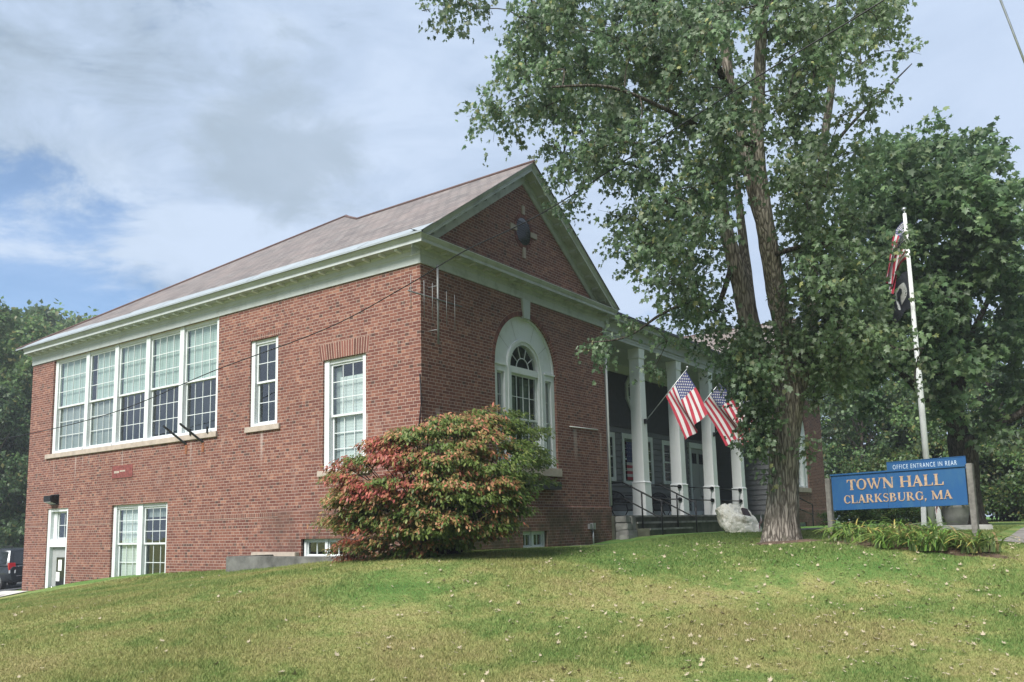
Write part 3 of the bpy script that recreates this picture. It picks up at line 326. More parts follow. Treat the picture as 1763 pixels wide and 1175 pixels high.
BUSH_CLUMPS=[(-2.6,-2.64,0.61,0.27,1.0),(-2.52,-1.87,-0.78,0.3,1.0),(-2.48,-2.33,1.16,0.26,1.0),(-1.75,-3.51,0.57,0.22,0.0),(-1.71,-0.47,-0.41,0.28,2.0),(-1.11,-3.03,1.14,0.21,0.0),(-2.38,-3.0,0.19,0.21,1.0),(-1.99,-2.74,1.16,0.27,1.0),(-2.82,-0.98,-0.17,0.24,0.0),(-2.2,-3.35,0.05,0.3,0.0),(-1.26,-0.91,1.27,0.27,1.0),(-2.97,-1.7,0.92,0.29,2.0),(-0.37,-2.7,0.37,0.21,0.0),(-1.98,-1.9,1.07,0.24,1.0),(-1.67,-2.94,1.17,0.29,1.0),(-1.44,-3.36,0.83,0.25,0.0),(-2.64,-1.68,-0.84,0.25,0.0),(-1.92,-3.27,-0.38,0.27,0.0),(-1.7,-2.65,0.72,0.29,1.0),(-2.73,-1.13,-0.39,0.21,1.0),(-2.6,-3.06,0.04,0.31,0.0),(-2.45,-2.81,0.2,0.23,1.0),(-1.83,-3.31,-0.28,0.27,1.0),(-0.93,-0.64,-0.67,0.2,1.0),(-2.36,-3.09,-0.0,0.2,0.0),(-0.79,-2.75,1.5,0.26,0.0),(-2.84,-2.17,-0.4,0.31,1.0),(-2.82,-2.25,0.98,0.21,0.0),(-3.2,-1.12,-0.02,0.26,1.0),(-2.93,-2.45,-0.04,0.2,1.0),(-2.12,-1.05,0.08,0.23,1.0),(-1.52,-2.9,1.29,0.3,1.0),(-3.16,-2.02,0.05,0.21,1.0),(-2.16,-1.36,0.46,0.21,2.0),(-2.56,-2.08,-0.68,0.27,1.0),(-2.66,-2.28,-0.19,0.25,1.0),(-0.08,-2.85,0.87,0.16,0.0),(-1.73,-3.23,0.84,0.23,1.0),(-2.08,-3.36,0.25,0.3,1.0),(-2.26,-2.58,1.25,0.3,0.0),(-2.3,-2.89,-0.46,0.28,0.0),(-2.57,-2.54,-0.15,0.28,1.0),(-2.91,-2.3,0.11,0.28,1.0),(-1.87,-0.06,0.67,0.3,1.0),(-2.06,-3.45,0.28,0.28,1.0),(-2.72,-1.14,0.13,0.26,2.0),(-1.94,-3.11,0.71,0.26,1.0),(-2.75,-2.11,-0.21,0.29,1.0),(-1.62,0.14,0.24,0.28,2.0),(-0.31,-3.08,0.34,0.23,0.0),(-1.91,-0.14,0.68,0.23,1.0),(-2.0,-2.48,0.81,0.21,1.0),(-2.86,-2.08,1.01,0.27,1.0),(-2.57,-1.86,-0.73,0.21,1.0),(-3.08,-1.09,0.59,0.26,2.0),(0.13,-2.59,0.78,0.18,0.0),(-0.64,-1.24,-0.73,0.23,0.0),(-1.53,-3.46,0.2,0.24,0.0),(-1.87,-3.35,-0.12,0.21,0.0),(-2.03,-3.08,-0.46,0.21,0.0),(-2.66,-2.72,0.02,0.2,1.0),(-0.66,-1.22,-0.14,0.23,1.0),(-1.33,-0.6,1.07,0.27,2.0),(-1.79,-3.53,0.36,0.21,0.0),(-0.98,-0.47,-0.43,0.25,1.0),(-0.93,-0.9,0.44,0.28,1.0),(-1.98,-3.29,-0.38,0.28,0.0),(-3.06,-1.53,-0.16,0.29,0.0),(-3.21,-1.24,0.19,0.21,1.0),(-2.79,-2.55,0.41,0.22,1.0),(-1.5,-2.91,1.33,0.23,1.0),(-2.45,-2.61,0.83,0.3,0.0),(-3.08,-1.12,-0.31,0.22,1.0),(-0.1,-1.88,-0.11,0.28,0.0),(-2.82,-1.82,0.98,0.28,2.0),(-1.81,-3.43,0.01,0.27,0.0),(-0.02,-2.48,0.71,0.16,0.0),(-2.68,-2.04,-0.46,0.26,0.0),(-2.13,-3.31,0.16,0.26,1.0),(-1.3,-3.31,0.91,0.26,0.0),(-1.93,-3.23,0.01,0.28,1.0),(-2.26,-2.98,0.34,0.22,1.0),(-2.33,-3.0,0.83,0.28,1.0),(-1.8,-2.25,-0.58,0.2,0.0),(-3.09,-0.86,-0.23,0.31,1.0),(-2.73,-1.39,-0.68,0.27,1.0),(-1.99,-3.39,-0.13,0.23,1.0),(-1.36,-3.11,1.25,0.28,0.0),(-3.19,-1.68,0.12,0.31,2.0),(-2.11,-3.19,0.12,0.25,1.0),(-1.75,-2.09,1.17,0.25,0.0),(-2.64,-2.71,0.47,0.2,0.0),(-3.17,-2.09,0.3,0.27,0.0),(-2.05,-3.47,0.04,0.24,1.0),(-1.34,-3.09,1.15,0.31,0.0),(-1.6,-3.41,0.39,0.25,0.0),(-1.13,-0.53,-0.0,0.24,1.0),(-0.14,-2.25,0.6,0.2,0.0),(-2.67,-2.45,-0.08,0.24,0.0),(-2.86,-2.3,0.58,0.22,1.0),(-3.19,-2.04,0.14,0.27,2.0),(-2.98,-2.18,0.13,0.26,2.0),(-2.26,-2.78,1.11,0.22,1.0),(-3.21,-1.28,0.03,0.27,1.0),(-2.42,-2.66,-0.35,0.3,0.0),(-2.88,-2.47,-0.26,0.22,1.0),(-2.72,-2.23,0.87,0.27,1.0),(-0.25,-2.73,0.46,0.22,0.0),(-2.01,-0.02,-0.6,0.26,2.0),(-1.97,-2.93,-0.52,0.21,1.0),(-0.6,-1.77,1.23,0.23,1.0),(-2.11,-0.01,0.29,0.2,1.0),(-2.52,-3.05,0.55,0.27,0.0),(-3.01,-1.19,-0.24,0.29,1.0),(-1.62,-1.02,1.28,0.23,1.0),(-2.08,-3.42,0.47,0.31,0.0),(-1.26,-0.7,0.84,0.25,2.0),(-2.6,-2.02,1.06,0.26,0.0),(-2.01,0.17,-0.27,0.28,1.0),(-2.83,-2.08,-0.0,0.27,1.0),(-1.34,-1.39,0.15,0.27,1.0),(-0.04,-2.3,0.23,0.25,0.0),(-2.99,-1.59,-0.05,0.3,1.0),(-3.09,-1.47,-0.35,0.23,0.0),(-1.66,0.05,-0.4,0.2,1.0),(-2.34,-2.59,-0.59,0.2,0.0),(0.07,-2.59,0.97,0.15,0.0),(-2.74,-0.73,-0.7,0.25,1.0),(-0.63,-0.86,0.64,0.24,1.0),(-2.42,-2.9,0.23,0.25,1.0),(-2.25,-2.93,0.1,0.22,1.0),(-2.59,-1.45,-0.88,0.28,1.0),(-1.08,-2.02,0.51,0.27,1.0),(-0.03,-2.75,0.64,0.2,0.0),(0.26,-2.69,0.69,0.16,0.0),(-1.02,-1.48,1.37,0.29,1.0),(-2.16,-2.64,-0.67,0.23,0.0),(-0.94,-2.88,1.42,0.21,0.0),(-1.56,-0.18,-0.58,0.22,0.0),(-2.67,-3.01,0.24,0.29,1.0),(-2.52,-3.0,0.68,0.29,1.0),(-0.3,-1.54,-0.33,0.24,0.0),(-1.01,-2.48,1.57,0.21,1.0),(-2.09,-3.05,0.94,0.28,1.0),(-2.58,-2.8,-0.22,0.3,1.0),(-1.99,-2.76,1.19,0.25,1.0),(-2.62,-2.88,-0.28,0.27,1.0),(-1.72,-3.28,0.87,0.21,0.0),(-2.4,-2.86,-0.21,0.3,0.0),(-1.16,-3.23,1.15,0.29,0.0),(-3.14,-1.3,0.21,0.25,0.0),(-2.94,-1.76,-0.59,0.25,1.0),(-1.76,-3.36,0.25,0.25,0.0),(-1.41,-2.61,1.45,0.21,0.0),(-2.71,-2.47,-0.42,0.3,0.0),(-1.92,-0.03,-0.35,0.31,1.0),(-1.62,-3.54,-0.16,0.26,0.0),(-1.96,-2.39,1.16,0.22,1.0),(-2.91,-1.78,-0.28,0.23,1.0),(-0.37,-3.09,0.7,0.22,0.0),(-1.94,-2.69,1.25,0.29,1.0),(-2.86,-2.41,0.68,0.28,1.0),(-2.92,-2.39,-0.14,0.27,0.0),(-1.13,-0.56,-0.39,0.21,1.0),(-2.65,-2.22,-0.4,0.26,1.0),(-2.95,-1.76,0.91,0.28,2.0),(-1.09,-0.28,0.18,0.28,0.0),(-0.79,-0.93,0.31,0.22,1.0),(-3.05,-1.82,0.65,0.24,2.0),(-3.25,-1.37,0.08,0.23,1.0),(-3.19,-1.2,-0.15,0.3,1.0),(-0.17,-2.12,0.47,0.28,1.0),(-2.31,-3.02,0.44,0.2,1.0),(-0.64,-1.13,0.83,0.21,1.0),(-2.87,-2.58,0.25,0.2,1.0),(-1.3,-0.09,-0.07,0.3,1.0),(-1.56,-0.08,0.01,0.31,1.0),(-2.53,-2.44,1.09,0.23,0.0),(-0.15,-2.88,1.25,0.19,0.0),(-3.02,-2.01,0.71,0.29,2.0),(-2.69,-2.79,0.17,0.24,1.0),(-0.67,-1.46,1.11,0.3,1.0),(-2.39,-2.33,-0.82,0.24,0.0),(-2.48,-1.86,-0.13,0.23,1.0),(-2.82,-1.45,-0.59,0.25,1.0),(-3.06,-2.22,0.65,0.25,2.0),(-0.34,-1.55,0.52,0.23,1.0),(-2.84,-1.31,-0.64,0.28,1.0),(-2.68,-2.45,0.5,0.21,1.0),(-0.63,-1.7,0.43,0.29,1.0),(-2.63,-2.53,0.6,0.25,1.0),(-2.56,-1.96,-0.73,0.27,0.0),(-2.89,-2.02,-0.39,0.24,1.0),(-2.99,-2.06,-0.34,0.26,1.0),(-2.87,-2.34,0.54,0.25,2.0),(-2.31,-2.81,-0.4,0.26,1.0),(-2.14,-3.4,0.26,0.3,1.0),(-1.24,-1.2,-0.22,0.23,0.0),(-1.9,-2.84,-0.56,0.26,1.0),(-0.29,-1.33,-0.32,0.26,0.0),(-2.03,-3.17,-0.49,0.24,1.0),(-0.38,-2.31,-0.02,0.25,0.0),(-1.6,-3.46,0.04,0.24,0.0),(-3.02,-1.7,0.28,0.31,2.0),(-2.89,-1.88,-0.25,0.31,0.0),(-2.79,-2.16,-0.3,0.25,1.0),(-2.85,-2.09,0.8,0.26,2.0),(-2.09,-1.63,-0.76,0.28,1.0),(-2.61,-2.61,-0.17,0.25,1.0),(-2.13,0.16,0.15,0.22,1.0),(-2.48,-2.19,-0.77,0.26,1.0),(-0.86,-0.65,0.26,0.23,0.0),(-2.11,-2.43,1.33,0.29,1.0),(-2.95,-2.05,0.8,0.23,2.0),(-2.48,-2.83,-0.4,0.22,0.0),(-2.88,-2.27,-0.14,0.21,1.0),(-2.7,-2.61,0.31,0.24,0.0),(-1.75,-3.41,0.35,0.2,0.0),(-2.61,-0.73,-0.83,0.24,2.0),(-2.85,-2.53,0.25,0.22,1.0),(-1.71,-3.32,-0.17,0.23,0.0),(-0.57,-1.04,-0.37,0.27,1.0),(-1.9,-3.48,0.1,0.23,0.0),(-0.07,-1.97,0.26,0.27,1.0),(-1.95,-3.48,0.02,0.26,0.0),(-2.77,-2.05,-0.53,0.2,1.0),(-0.76,-0.72,-0.37,0.3,0.0),(-2.21,-2.98,0.42,0.29,1.0),(-1.8,-2.34,1.22,0.28,1.0),(-2.32,-3.05,-0.09,0.24,0.0),(-1.1,-0.32,0.11,0.26,1.0),(-2.73,-2.39,0.68,0.26,1.0),(-1.77,-3.47,0.61,0.27,0.0),(-2.52,-2.41,1.04,0.21,0.0),(-1.88,-2.95,1.06,0.31,1.0),(-0.1,-2.81,0.71,0.16,0.0),(-1.75,-0.67,-0.84,0.28,1.0),(-2.19,-3.06,0.47,0.3,1.0),(-1.86,-3.52,0.02,0.22,0.0),(-0.35,-2.85,0.88,0.2,0.0),(-2.26,-2.72,1.14,0.29,1.0),(-1.56,-3.4,0.74,0.25,0.0),(-1.29,-0.3,0.5,0.3,2.0),(-2.08,0.14,-0.34,0.22,1.0),(-2.12,-2.82,1.11,0.3,0.0),(-2.0,-2.59,1.3,0.23,1.0),(-3.16,-1.04,0.45,0.22,1.0),(-2.2,-2.84,-0.55,0.24,1.0),(-0.37,-1.04,0.03,0.3,0.0),(-1.9,-3.07,-0.34,0.26,1.0),(-2.93,-2.26,0.49,0.2,2.0),(-2.85,-2.0,0.71,0.3,1.0),(-2.72,-2.62,0.18,0.31,0.0),(-3.0,-1.5,-0.23,0.29,1.0),(-1.13,-2.1,1.5,0.31,1.0),(-2.31,-0.72,-0.75,0.31,1.0),(0.08,-2.81,1.25,0.2,0.0),(-3.27,-1.49,0.12,0.25,1.0),(-0.04,-1.85,-0.21,0.28,1.0),(-3.22,-1.19,0.08,0.26,1.0),(-2.52,-2.59,-0.49,0.25,0.0),(-2.7,-1.98,1.03,0.22,1.0),(-2.17,-0.61,0.78,0.27,2.0),(-1.88,-1.5,-0.9,0.3,1.0),(0.06,-2.79,0.82,0.17,0.0),(-2.34,-2.87,0.41,0.31,1.0),(-1.82,0.06,-0.33,0.29,1.0),(-2.2,-2.79,0.87,0.21,1.0),(-3.14,-2.02,0.19,0.23,2.0),(-1.56,-2.87,1.35,0.3,1.0),(-2.95,-2.25,0.29,0.29,2.0),(-1.24,-0.94,1.2,0.21,1.0),(-2.79,-2.58,-0.37,0.27,1.0),(-2.92,-2.26,0.08,0.21,1.0),(-2.17,-3.32,0.17,0.24,1.0),(-0.0,-2.74,1.14,0.16,0.0),(-1.67,0.01,0.15,0.31,1.0),(-2.64,-2.58,0.18,0.3,1.0),(-2.94,-2.1,0.67,0.3,2.0),(-3.26,-1.31,0.38,0.3,2.0),(-0.8,-0.64,0.69,0.26,1.0),(-2.11,-1.42,-0.9,0.24,1.0),(-1.55,0.02,0.4,0.24,0.0),(-0.81,-0.95,-0.05,0.26,0.0),(-3.27,-1.65,0.23,0.24,2.0),(-0.85,-0.59,-0.34,0.22,1.0),(-1.94,-3.33,-0.28,0.23,1.0),(-0.27,-1.69,0.24,0.21,0.0),(-0.4,-2.3,0.92,0.21,0.0),(-0.78,-0.99,-0.53,0.26,1.0),(-1.79,-3.17,-0.46,0.28,1.0),(-2.46,-2.44,1.11,0.29,1.0),(-0.71,-2.09,0.24,0.22,0.0),(-2.15,-2.98,0.76,0.22,1.0),(-3.07,-1.39,0.23,0.22,2.0),(-2.39,-2.41,-0.63,0.24,1.0),(-3.06,-1.45,0.68,0.27,0.0),(-2.8,-2.08,-0.23,0.23,0.0),(-2.76,-2.31,-0.39,0.27,1.0),(-2.19,-0.44,-0.89,0.21,2.0),(-1.27,-0.21,-0.58,0.25,1.0),(-2.85,-2.3,-0.0,0.2,1.0),(-1.25,-1.71,-0.65,0.21,1.0),(-2.85,-2.53,-0.15,0.27,1.0),(-2.1,-0.16,0.8,0.23,2.0),(-0.8,-1.02,-0.57,0.24,1.0),(-0.9,-0.79,-0.49,0.28,1.0),(-2.17,-3.02,0.51,0.28,1.0),(-2.17,-3.14,-0.36,0.31,1.0),(-3.0,-1.63,0.67,0.24,0.0),(-0.79,-0.53,-0.27,0.29,1.0),(-2.42,-2.46,-0.44,0.26,1.0),(-3.11,-1.46,-0.38,0.29,2.0),(-1.84,-3.2,0.97,0.24,1.0),(-3.17,-1.71,-0.02,0.26,1.0),(-3.02,-1.38,-0.31,0.3,1.0),(-1.85,-0.14,-0.61,0.28,2.0),(-3.16,-1.39,0.29,0.22,2.0),(-2.89,-0.88,0.12,0.27,1.0),(-3.15,-1.08,0.45,0.3,1.0),(-2.7,-2.59,0.55,0.2,0.0),(-2.71,-1.4,0.86,0.24,2.0),(-2.3,-2.62,-0.54,0.23,1.0),(-1.59,-0.63,1.1,0.26,2.0),(-2.14,-3.09,-0.45,0.2,1.0),(-1.73,0.11,0.07,0.21,1.0),(-2.55,-2.12,-0.58,0.2,1.0),(-2.43,-2.08,-0.78,0.24,1.0),(-2.67,-2.63,0.23,0.23,1.0),(-3.04,-1.91,-0.24,0.29,1.0)]
# ------------------------------------------------------------------ terrain
GP = np.array([(-12.3,-11,-2.05),(-16,-16,-2.15),(-20,-5,-2.25),(-14,2,-2.15),(-8.9,-3.3,-1.64),(-7.7,-5,-1.69),(-6.45,-6.7,-1.74),(-5.2,-8.4,-1.79),(-4,-10.2,-1.84),(-2,-14,-1.9),(4,-14,-1.5),
 (-3.2,-5.2,-1.32),(-1.2,-7.0,-1.30),(-.2,-9.0,-1.30),(-4.9,-3.2,-1.30),(2.8,-6,-.86),(.52,-7.48,-.92),(1.1,-8.3,-.93),(1.8,-9.3,-.96),(2.6,-7.2,-.80),(2.3,-8.9,-.84),(-3.0,-2.15,-.91),(-2.43,-3,-.92),(-1.4,-1.8,-.88),
 (0,5.9,-1.30),(0,8.5,-1.39),(0,11.2,-1.54),(0,13.3,-1.74),(0,14.7,-1.95),(0,16.3,-2.02),(-1.1,4.4,-1.27),(-1,1.2,-1.02),(1,-.6,-.93),(4,-.6,-.98),(5.4,-1,-.96),(8,-1,-.76),(12,-1,-.75),(20,-1,-.73),(28,-1,-.72),
 (8,-5,-.69),(14,-7,-.70),(5,-4.3,-.68),(8.6,-9,-.76),(6.3,-9.2,-.87),(4,-9.3,-.90),(10,-12,-.82),(25,-8,-.76),(35,-5,-.72),(45,-15,-.72),(30,10,-.8),(8,8,-1.2),(20,8,-.9),(12,16,-1.6),
 (5,28,-2.70),(0,19,-2.16),(-4,18,-2.35),(-10,10,-2.25),(-6,8,-1.97),(-3,12,-2.02),(-1.2,15.4,-2.16),(80,0,-.8),(0,80,-3),(-60,20,-2.5),(-40,-40,-2.3),(60,-60,-.9),(80,80,-1),(-60,80,-3),(200,0,-1),(0,200,-3),(-200,0,-2.5),(0,-200,-2)], float)
_d = np.sqrt(((GP[:,None,:2]-GP[None,:,:2])**2).sum(2) + .6**2)
_A = np.block([[_d, np.ones((len(GP),1))],[np.ones((1,len(GP))), np.zeros((1,1))]])
_w = np.linalg.solve(_A + np.diag([.03*(-1)]*len(GP)+[0]), np.append(GP[:,2], 0))
def ground(x, y):
    x = np.asarray(x, float); y = np.asarray(y, float); sh = x.shape; x = x.ravel(); y = y.ravel(); out = np.empty(len(x))
    for i in range(0, len(x), 20000):
        d = np.sqrt((x[i:i+20000,None]-GP[:,0])**2 + (y[i:i+20000,None]-GP[:,1])**2 + .36); out[i:i+20000] = d@_w[:-1] + _w[-1]
    return out.reshape(sh)
def gz(x, y): return float(ground(np.array([x]), np.array([y]))[0])
def sheet(name, xs, ys, mat, dz=0.0, rough=0.0):
    X, Y = np.meshgrid(xs, ys); Z = ground(X, Y) + dz
    if rough: Z = Z + rough*(np.sin(X*1.7+Y*.6)*np.sin(Y*1.3-X*.4))*np.exp(-((X+2)**2+(Y+4)**2)/300)
    nx = len(xs); ny = len(ys); idx = np.arange(nx*ny).reshape(ny, nx)
    F = np.stack([idx[:-1,:-1], idx[:-1,1:], idx[1:,1:], idx[1:,:-1]], -1).reshape(-1,4)
    return np_mesh(name, np.stack([X,Y,Z],-1).reshape(-1,3), F, mat, smooth=True, org=(0,0,0))
xs = np.concatenate([[-400,-200,-100,-60,-40,-30,-24], np.arange(-20,32,.4), [34,38,44,55,75,110,200,400]])
ys = np.concatenate([[-400,-200,-100,-60,-40,-30,-24], np.arange(-20,32,.4), [34,38,44,55,75,110,200,400]])
tag(sheet('ground', xs, ys, M['lawn'], 0, .0), kind='structure')
# paved strips follow the ground as fine sheets just above it
tag(sheet('driveway', np.arange(-14,16.1,.4), np.concatenate([np.arange(16.9,40,.4)]), M['asphalt'], .03), kind='structure')
tag(sheet('front_path', np.arange(6.2,34,.2), np.arange(-5.2,-3.99,.2), M['asphalt'], .02), kind='structure')
tag(sheet('side_path', np.arange(4.4,16,.2), np.arange(-10.6,-9.0,.2), M['paving'], .02), kind='structure')
tag(sheet('door_landing', np.arange(-1.5,-.01,.15), np.arange(15.3,17.05,.15), M['pale_concrete'], .035), kind='structure')
# bed of daylilies and bare ground round the tree
def blob_sheet(name, cx, cy, rx, ry, rot, mat, dz):
    vs = [(cx, cy)]; n = 36; F = []
    for ring in (.5, 1.0):
        for k in range(n):
            a = 2*math.pi*k/n; w = ring*(1 + (.22*math.sin(3*a+1)+.14*math.sin(7*a))*(ring > .6))
            ex = rx*w*math.cos(a); ey = ry*w*math.sin(a); vs.append((cx+ex*math.cos(rot)-ey*math.sin(rot), cy+ex*math.sin(rot)+ey*math.cos(rot)))
    va = np.array(vs); z = ground(va[:,0], va[:,1]) + dz; z[1+n:] -= dz*1.6
    F = [(0, 1+k, 1+(k+1)%n, 1+(k+1)%n) for k in range(n)]
    mb = MB(); P = [tuple(map(float, (va[i,0], va[i,1], z[i]))) for i in range(len(va))]
    for k in range(n):
        mb.face([P[0], P[1+k], P[1+(k+1)%n]], smooth=True); mb.face([P[1+k], P[1+n+k], P[1+n+(k+1)%n], P[1+(k+1)%n]], smooth=True)
    return tag(mb.build(name, mat, weld=True), kind='structure')
blob_sheet('planting_bed', 1.75, -8.15, 1.65, .62, math.atan2(-2.14,-.32)+0, M['soil'], .03)
blob_sheet('tree_ring', 2.75, -6.15, .95, .75, .6, M['soil'], .05)

# ------------------------------------------------------------------ town hall
XE = 27.8; W = 7.38; YB = 16.1; ZF = 4.9
hall = empty('town_hall', (13.9, 8.0, -.75), 'long red brick town hall with slate roof, gabled wings and white columned porch', 'building')
PL = lambda u, v, w: (-w, u, v)            # left wall: u along y, w outward
PF = lambda u, v, w: (u, -w, v)            # front wall: u along x
PB = lambda u, v, w: (u, 2.4 - w, v)       # porch back wall
def lin(P): return lambda u0,u1,v0,v1,w0,w1: [P(u0,v0,w0),P(u1,v0,w0),P(u1,v1,w0),P(u0,v1,w0),P(u0,v0,w1),P(u1,v0,w1),P(u1,v1,w1),P(u0,v1,w1)]
def pbox(mb, P, u0,u1,v0,v1,w0,w1, m=0): mb.hexa(lin(P)(u0,u1,v0,v1,w0,w1), m)
def wall(mb, P, u0,u1,v0,v1, holes, depth=.2, m=0, arch=None, w=0.0):
    """sheet with rectangular holes and their reveals; arch = (centre, spring, radius, sill)"""
    us = sorted({u0,u1,*[h[0] for h in holes],*[h[1] for h in holes]}); vs = sorted({v0,v1,*[h[2] for h in holes],*[h[3] for h in holes]})
    for i in range(len(us)-1):
        for j in range(len(vs)-1):
            a,b,c,d = us[i],us[i+1],vs[j],vs[j+1]; cu,cv = (a+b)/2,(c+d)/2
            if any(h[0]<cu<h[1] and h[2]<cv<h[3] for h in holes): continue
            mb.face([P(a,c,w),P(b,c,w),P(b,d,w),P(a,d,w)], m)
    for a,b,c,d in holes:
        isa = arch and abs(a-(arch[0]-arch[2])) < 1e-6 and abs(d-(arch[1]+arch[2]+.001)) < 1e-6
        top = arch[1] if isa else d
        mb.face([P(a,c,w),P(a,c,-depth),P(a,top,-depth),P(a,top,w)], m); mb.face([P(b,c,w),P(b,top,w),P(b,top,-depth),P(b,c,-depth)], m)
        mb.face([P(a,c,w),P(b,c,w),P(b,c,-depth),P(a,c,-depth)], m)
        if not isa: mb.face([P(a,d,w),P(a,d,-depth),P(b,d,-depth),P(b,d,w)], m)
        else:
            n = 32; cx,sz,r,_ = arch; pts = [(cx-r*math.cos(math.pi*k/n), sz+r*math.sin(math.pi*k/n)) for k in range(n+1)]
            for k in range(n):
                p,q = pts[k],pts[k+1]
                mb.face([P(p[0],p[1],w),P(q[0],q[1],w),P(q[0],d,w),P(p[0],d,w)], m)
                mb.face([P(p[0],p[1],w),P(p[0],p[1],-depth),P(q[0],q[1],-depth),P(q[0],q[1],w)], m)
ARC = (3.69, 3.2, 1.25)
BANK = (6.62,14.78,2.02,4.87); SMALL = (4.37,5.38,2.0,4.05); TALL = (1.54,2.85,.84,3.24); DBL = (8.6,11.22,-1.72,.38); DOOR = (13.55,14.75,-2.2,.39); BW1 = (2.05,3.46,-1.0,-.60)
walls = MB()
wall(walls, PL, 0, YB, -2.6, ZF+.4, [BANK,SMALL,TALL,DBL,DOOR,BW1], .2)
for mir in (0,1):
    f = (lambda u, v, w: (XE-u, -w, v)) if mir else PF
    hole = (ARC[0]-ARC[2], ARC[0]+ARC[2], .9, ARC[1]+ARC[2]+.001)
    wall(walls, f, 0, W, -1.5, ZF+.4, [hole, (3.3,4.3,-.94,-.56)], .2, arch=(*ARC,.9))
    fx = (lambda y, z, w: (XE-W-w, y, z)) if mir else (lambda y, z, w: (W+w, y, z))
    wall(walls, fx, 0, 2.4, -1.5, ZF+.4, [])
    walls.face([f(-.0,5.35,0), f(W,5.35,0), f(W/2,5.35+2.55,0)])       # gable
wall(walls, lambda u,v,w:(XE+w,u,v), 0, YB, -1.8, ZF+.4, []); wall(walls, lambda u,v,w:(u,YB+w,v), 0, XE, -3, ZF+.4, [])
walls.build('wall', M['brick'], hall)
# water table: the base stands proud at the front and round the near corner
def proud(f, a, b, hole, end=False):
    base = MB()
    wall(base, f, a, b, -1.5, 0, [hole] if hole else [], .05, w=.05)
    base.face([f(a,0,.05),f(b,0,.05),f(b,.02,0),f(a,.02,0)])
    if end: base.face([PL(4.25,-1.5,0),PL(4.25,0,0),PL(4.25,0,.05),PL(4.25,-1.5,.05)])
    base.build('foundation', M['brick'], hall)
proud(PF, -.05, W+.05, (3.3,4.3,-.94,-.56)); proud(lambda u,v,w:(XE-u,-w,v), -.05, W+.05, (3.3,4.3,-.94,-.56))
proud(PL, -.05, 4.25, BW1, True)
for a, b in ((4.3,8.58),(11.24,13.53),(14.77,YB)):
    belt = MB(); pbox(belt, PL, a, b, -.115, -.008, -.01, .004); belt.build('brick_belt', M['soldier'], hall)
# jack arch over the tall window, flat lintels, round arches
ja = MB(); ja.face([PL(1.46,3.245,.003),PL(2.93,3.245,.003),PL(3.0,3.6,.003),PL(1.42,3.6,.003)], 1)
for k in range(20):
    a, b = k/20+.006, (k+1)/20-.006; g = lambda q, top: (1.46+q*1.47) if not top else (1.42+q*1.58)
    c = [PL(g(a,0),3.25,0),PL(g(b,0),3.25,0),PL(g(b,1),3.595,0),PL(g(a,1),3.595,0),PL(g(a,0),3.25,.008),PL(g(b,0),3.25,.008),PL(g(b,1),3.595,.008),PL(g(a,1),3.595,.008)]; ja.hexa(c)
ja.build('jack_arch', [M['voussoir'], M['mortar']], hall)
lt = MB(); pbox(lt, PL, 4.25, 5.5, 4.06, 4.17, -.01, .004); lt.build('brick_lintel', M['soldier'], hall)
def brick_arch(f):
    mb = MB(); cx, sz, r = ARC; n = 54
    for k in range(n):
        a0 = math.pi*(k+.07)/n; a1 = math.pi*(k+.93)/n; q = lambda a, rr, w: f(cx-rr*math.cos(a), sz+rr*math.sin(a), w)
        mb.hexa([q(a0,r+.005,0),q(a1,r+.005,0),q(a1,r+.115,0),q(a0,r+.115,0),q(a0,r+.005,.012),q(a1,r+.005,.012),q(a1,r+.115,.012),q(a0,r+.115,.012)])
        b0 = math.pi*k/n; b1 = math.pi*(k+1)/n; mb.face([q(b0,r,.004),q(b1,r,.004),q(b1,r+.122,.004),q(b0,r+.122,.004)], 1)
    mb.build('brick_arch', [M['voussoir'], M['mortar']], hall)

# windows ------------------------------------------------------------
def sash(P, u0,u1,v0,v1, cols, rows, w, parent, rail=.045, bar=.016):
    mb = MB(); d = .035
    pbox(mb,P,u0,u0+rail,v0,v1,w-d,w); pbox(mb,P,u1-rail,u1,v0,v1,w-d,w)
    pbox(mb,P,u0+rail,u1-rail,v0,v0+rail,w-d,w); pbox(mb,P,u0+rail,u1-rail,v1-rail,v1,w-d,w)
    for k in range(1,cols):
        c = u0+rail+(u1-u0-2*rail)*k/cols; pbox(mb,P,c-bar/2,c+bar/2,v0+rail,v1-rail,w-d*.8,w-.008)
    for k in range(1,rows):
        c = v0+rail+(v1-v0-2*rail)*k/rows; pbox(mb,P,u0+rail,u1-rail,c-bar/2,c+bar/2,w-d*.8,w-.010)
    mb.build('sash', M['frame'], parent)
    g = MB(); a,b,c,e = u0+rail*.6,u1-rail*.6,v0+rail*.6,v1-rail*.6; g.face([P(a,c,w-d*.5),P(b,c,w-d*.5),P(b,e,w-d*.5),P(a,e,w-d*.5)]); g.build('pane', M['glass'], parent)
def blind(P, u0,u1,v0,v1,w, parent, mat='blind'):
    g = MB(); pbox(g,P,u0,u1,v0,v1,w-.012,w); g.build('blind', M[mat], parent)
def frame(P, u0,u1,v0,v1, bays, parent, w0=-.19, w1=-.04, top=.09, bot=.07):
    mb = MB(); edges = [u0]+[q for b in bays for q in b]+[u1]
    for k in range(0,len(edges),2): pbox(mb,P,edges[k],edges[k+1],v0,v1,w0,w1-.002*k)
    for a,b in bays: pbox(mb,P,a,b,v1-top,v1,w0,w1-.03); pbox(mb,P,a,b,v0,v0+bot,w0,w1+.01)
    mb.build('frame', M['frame'], parent)
def sill(P, u0,u1,v0,v1, parent, w=.055, mat='stone'):
    mb = MB(); pbox(mb,P,u0,u1,v0,v1,-.16,w); mb.build('sill', M[mat], parent, bevel=.006)
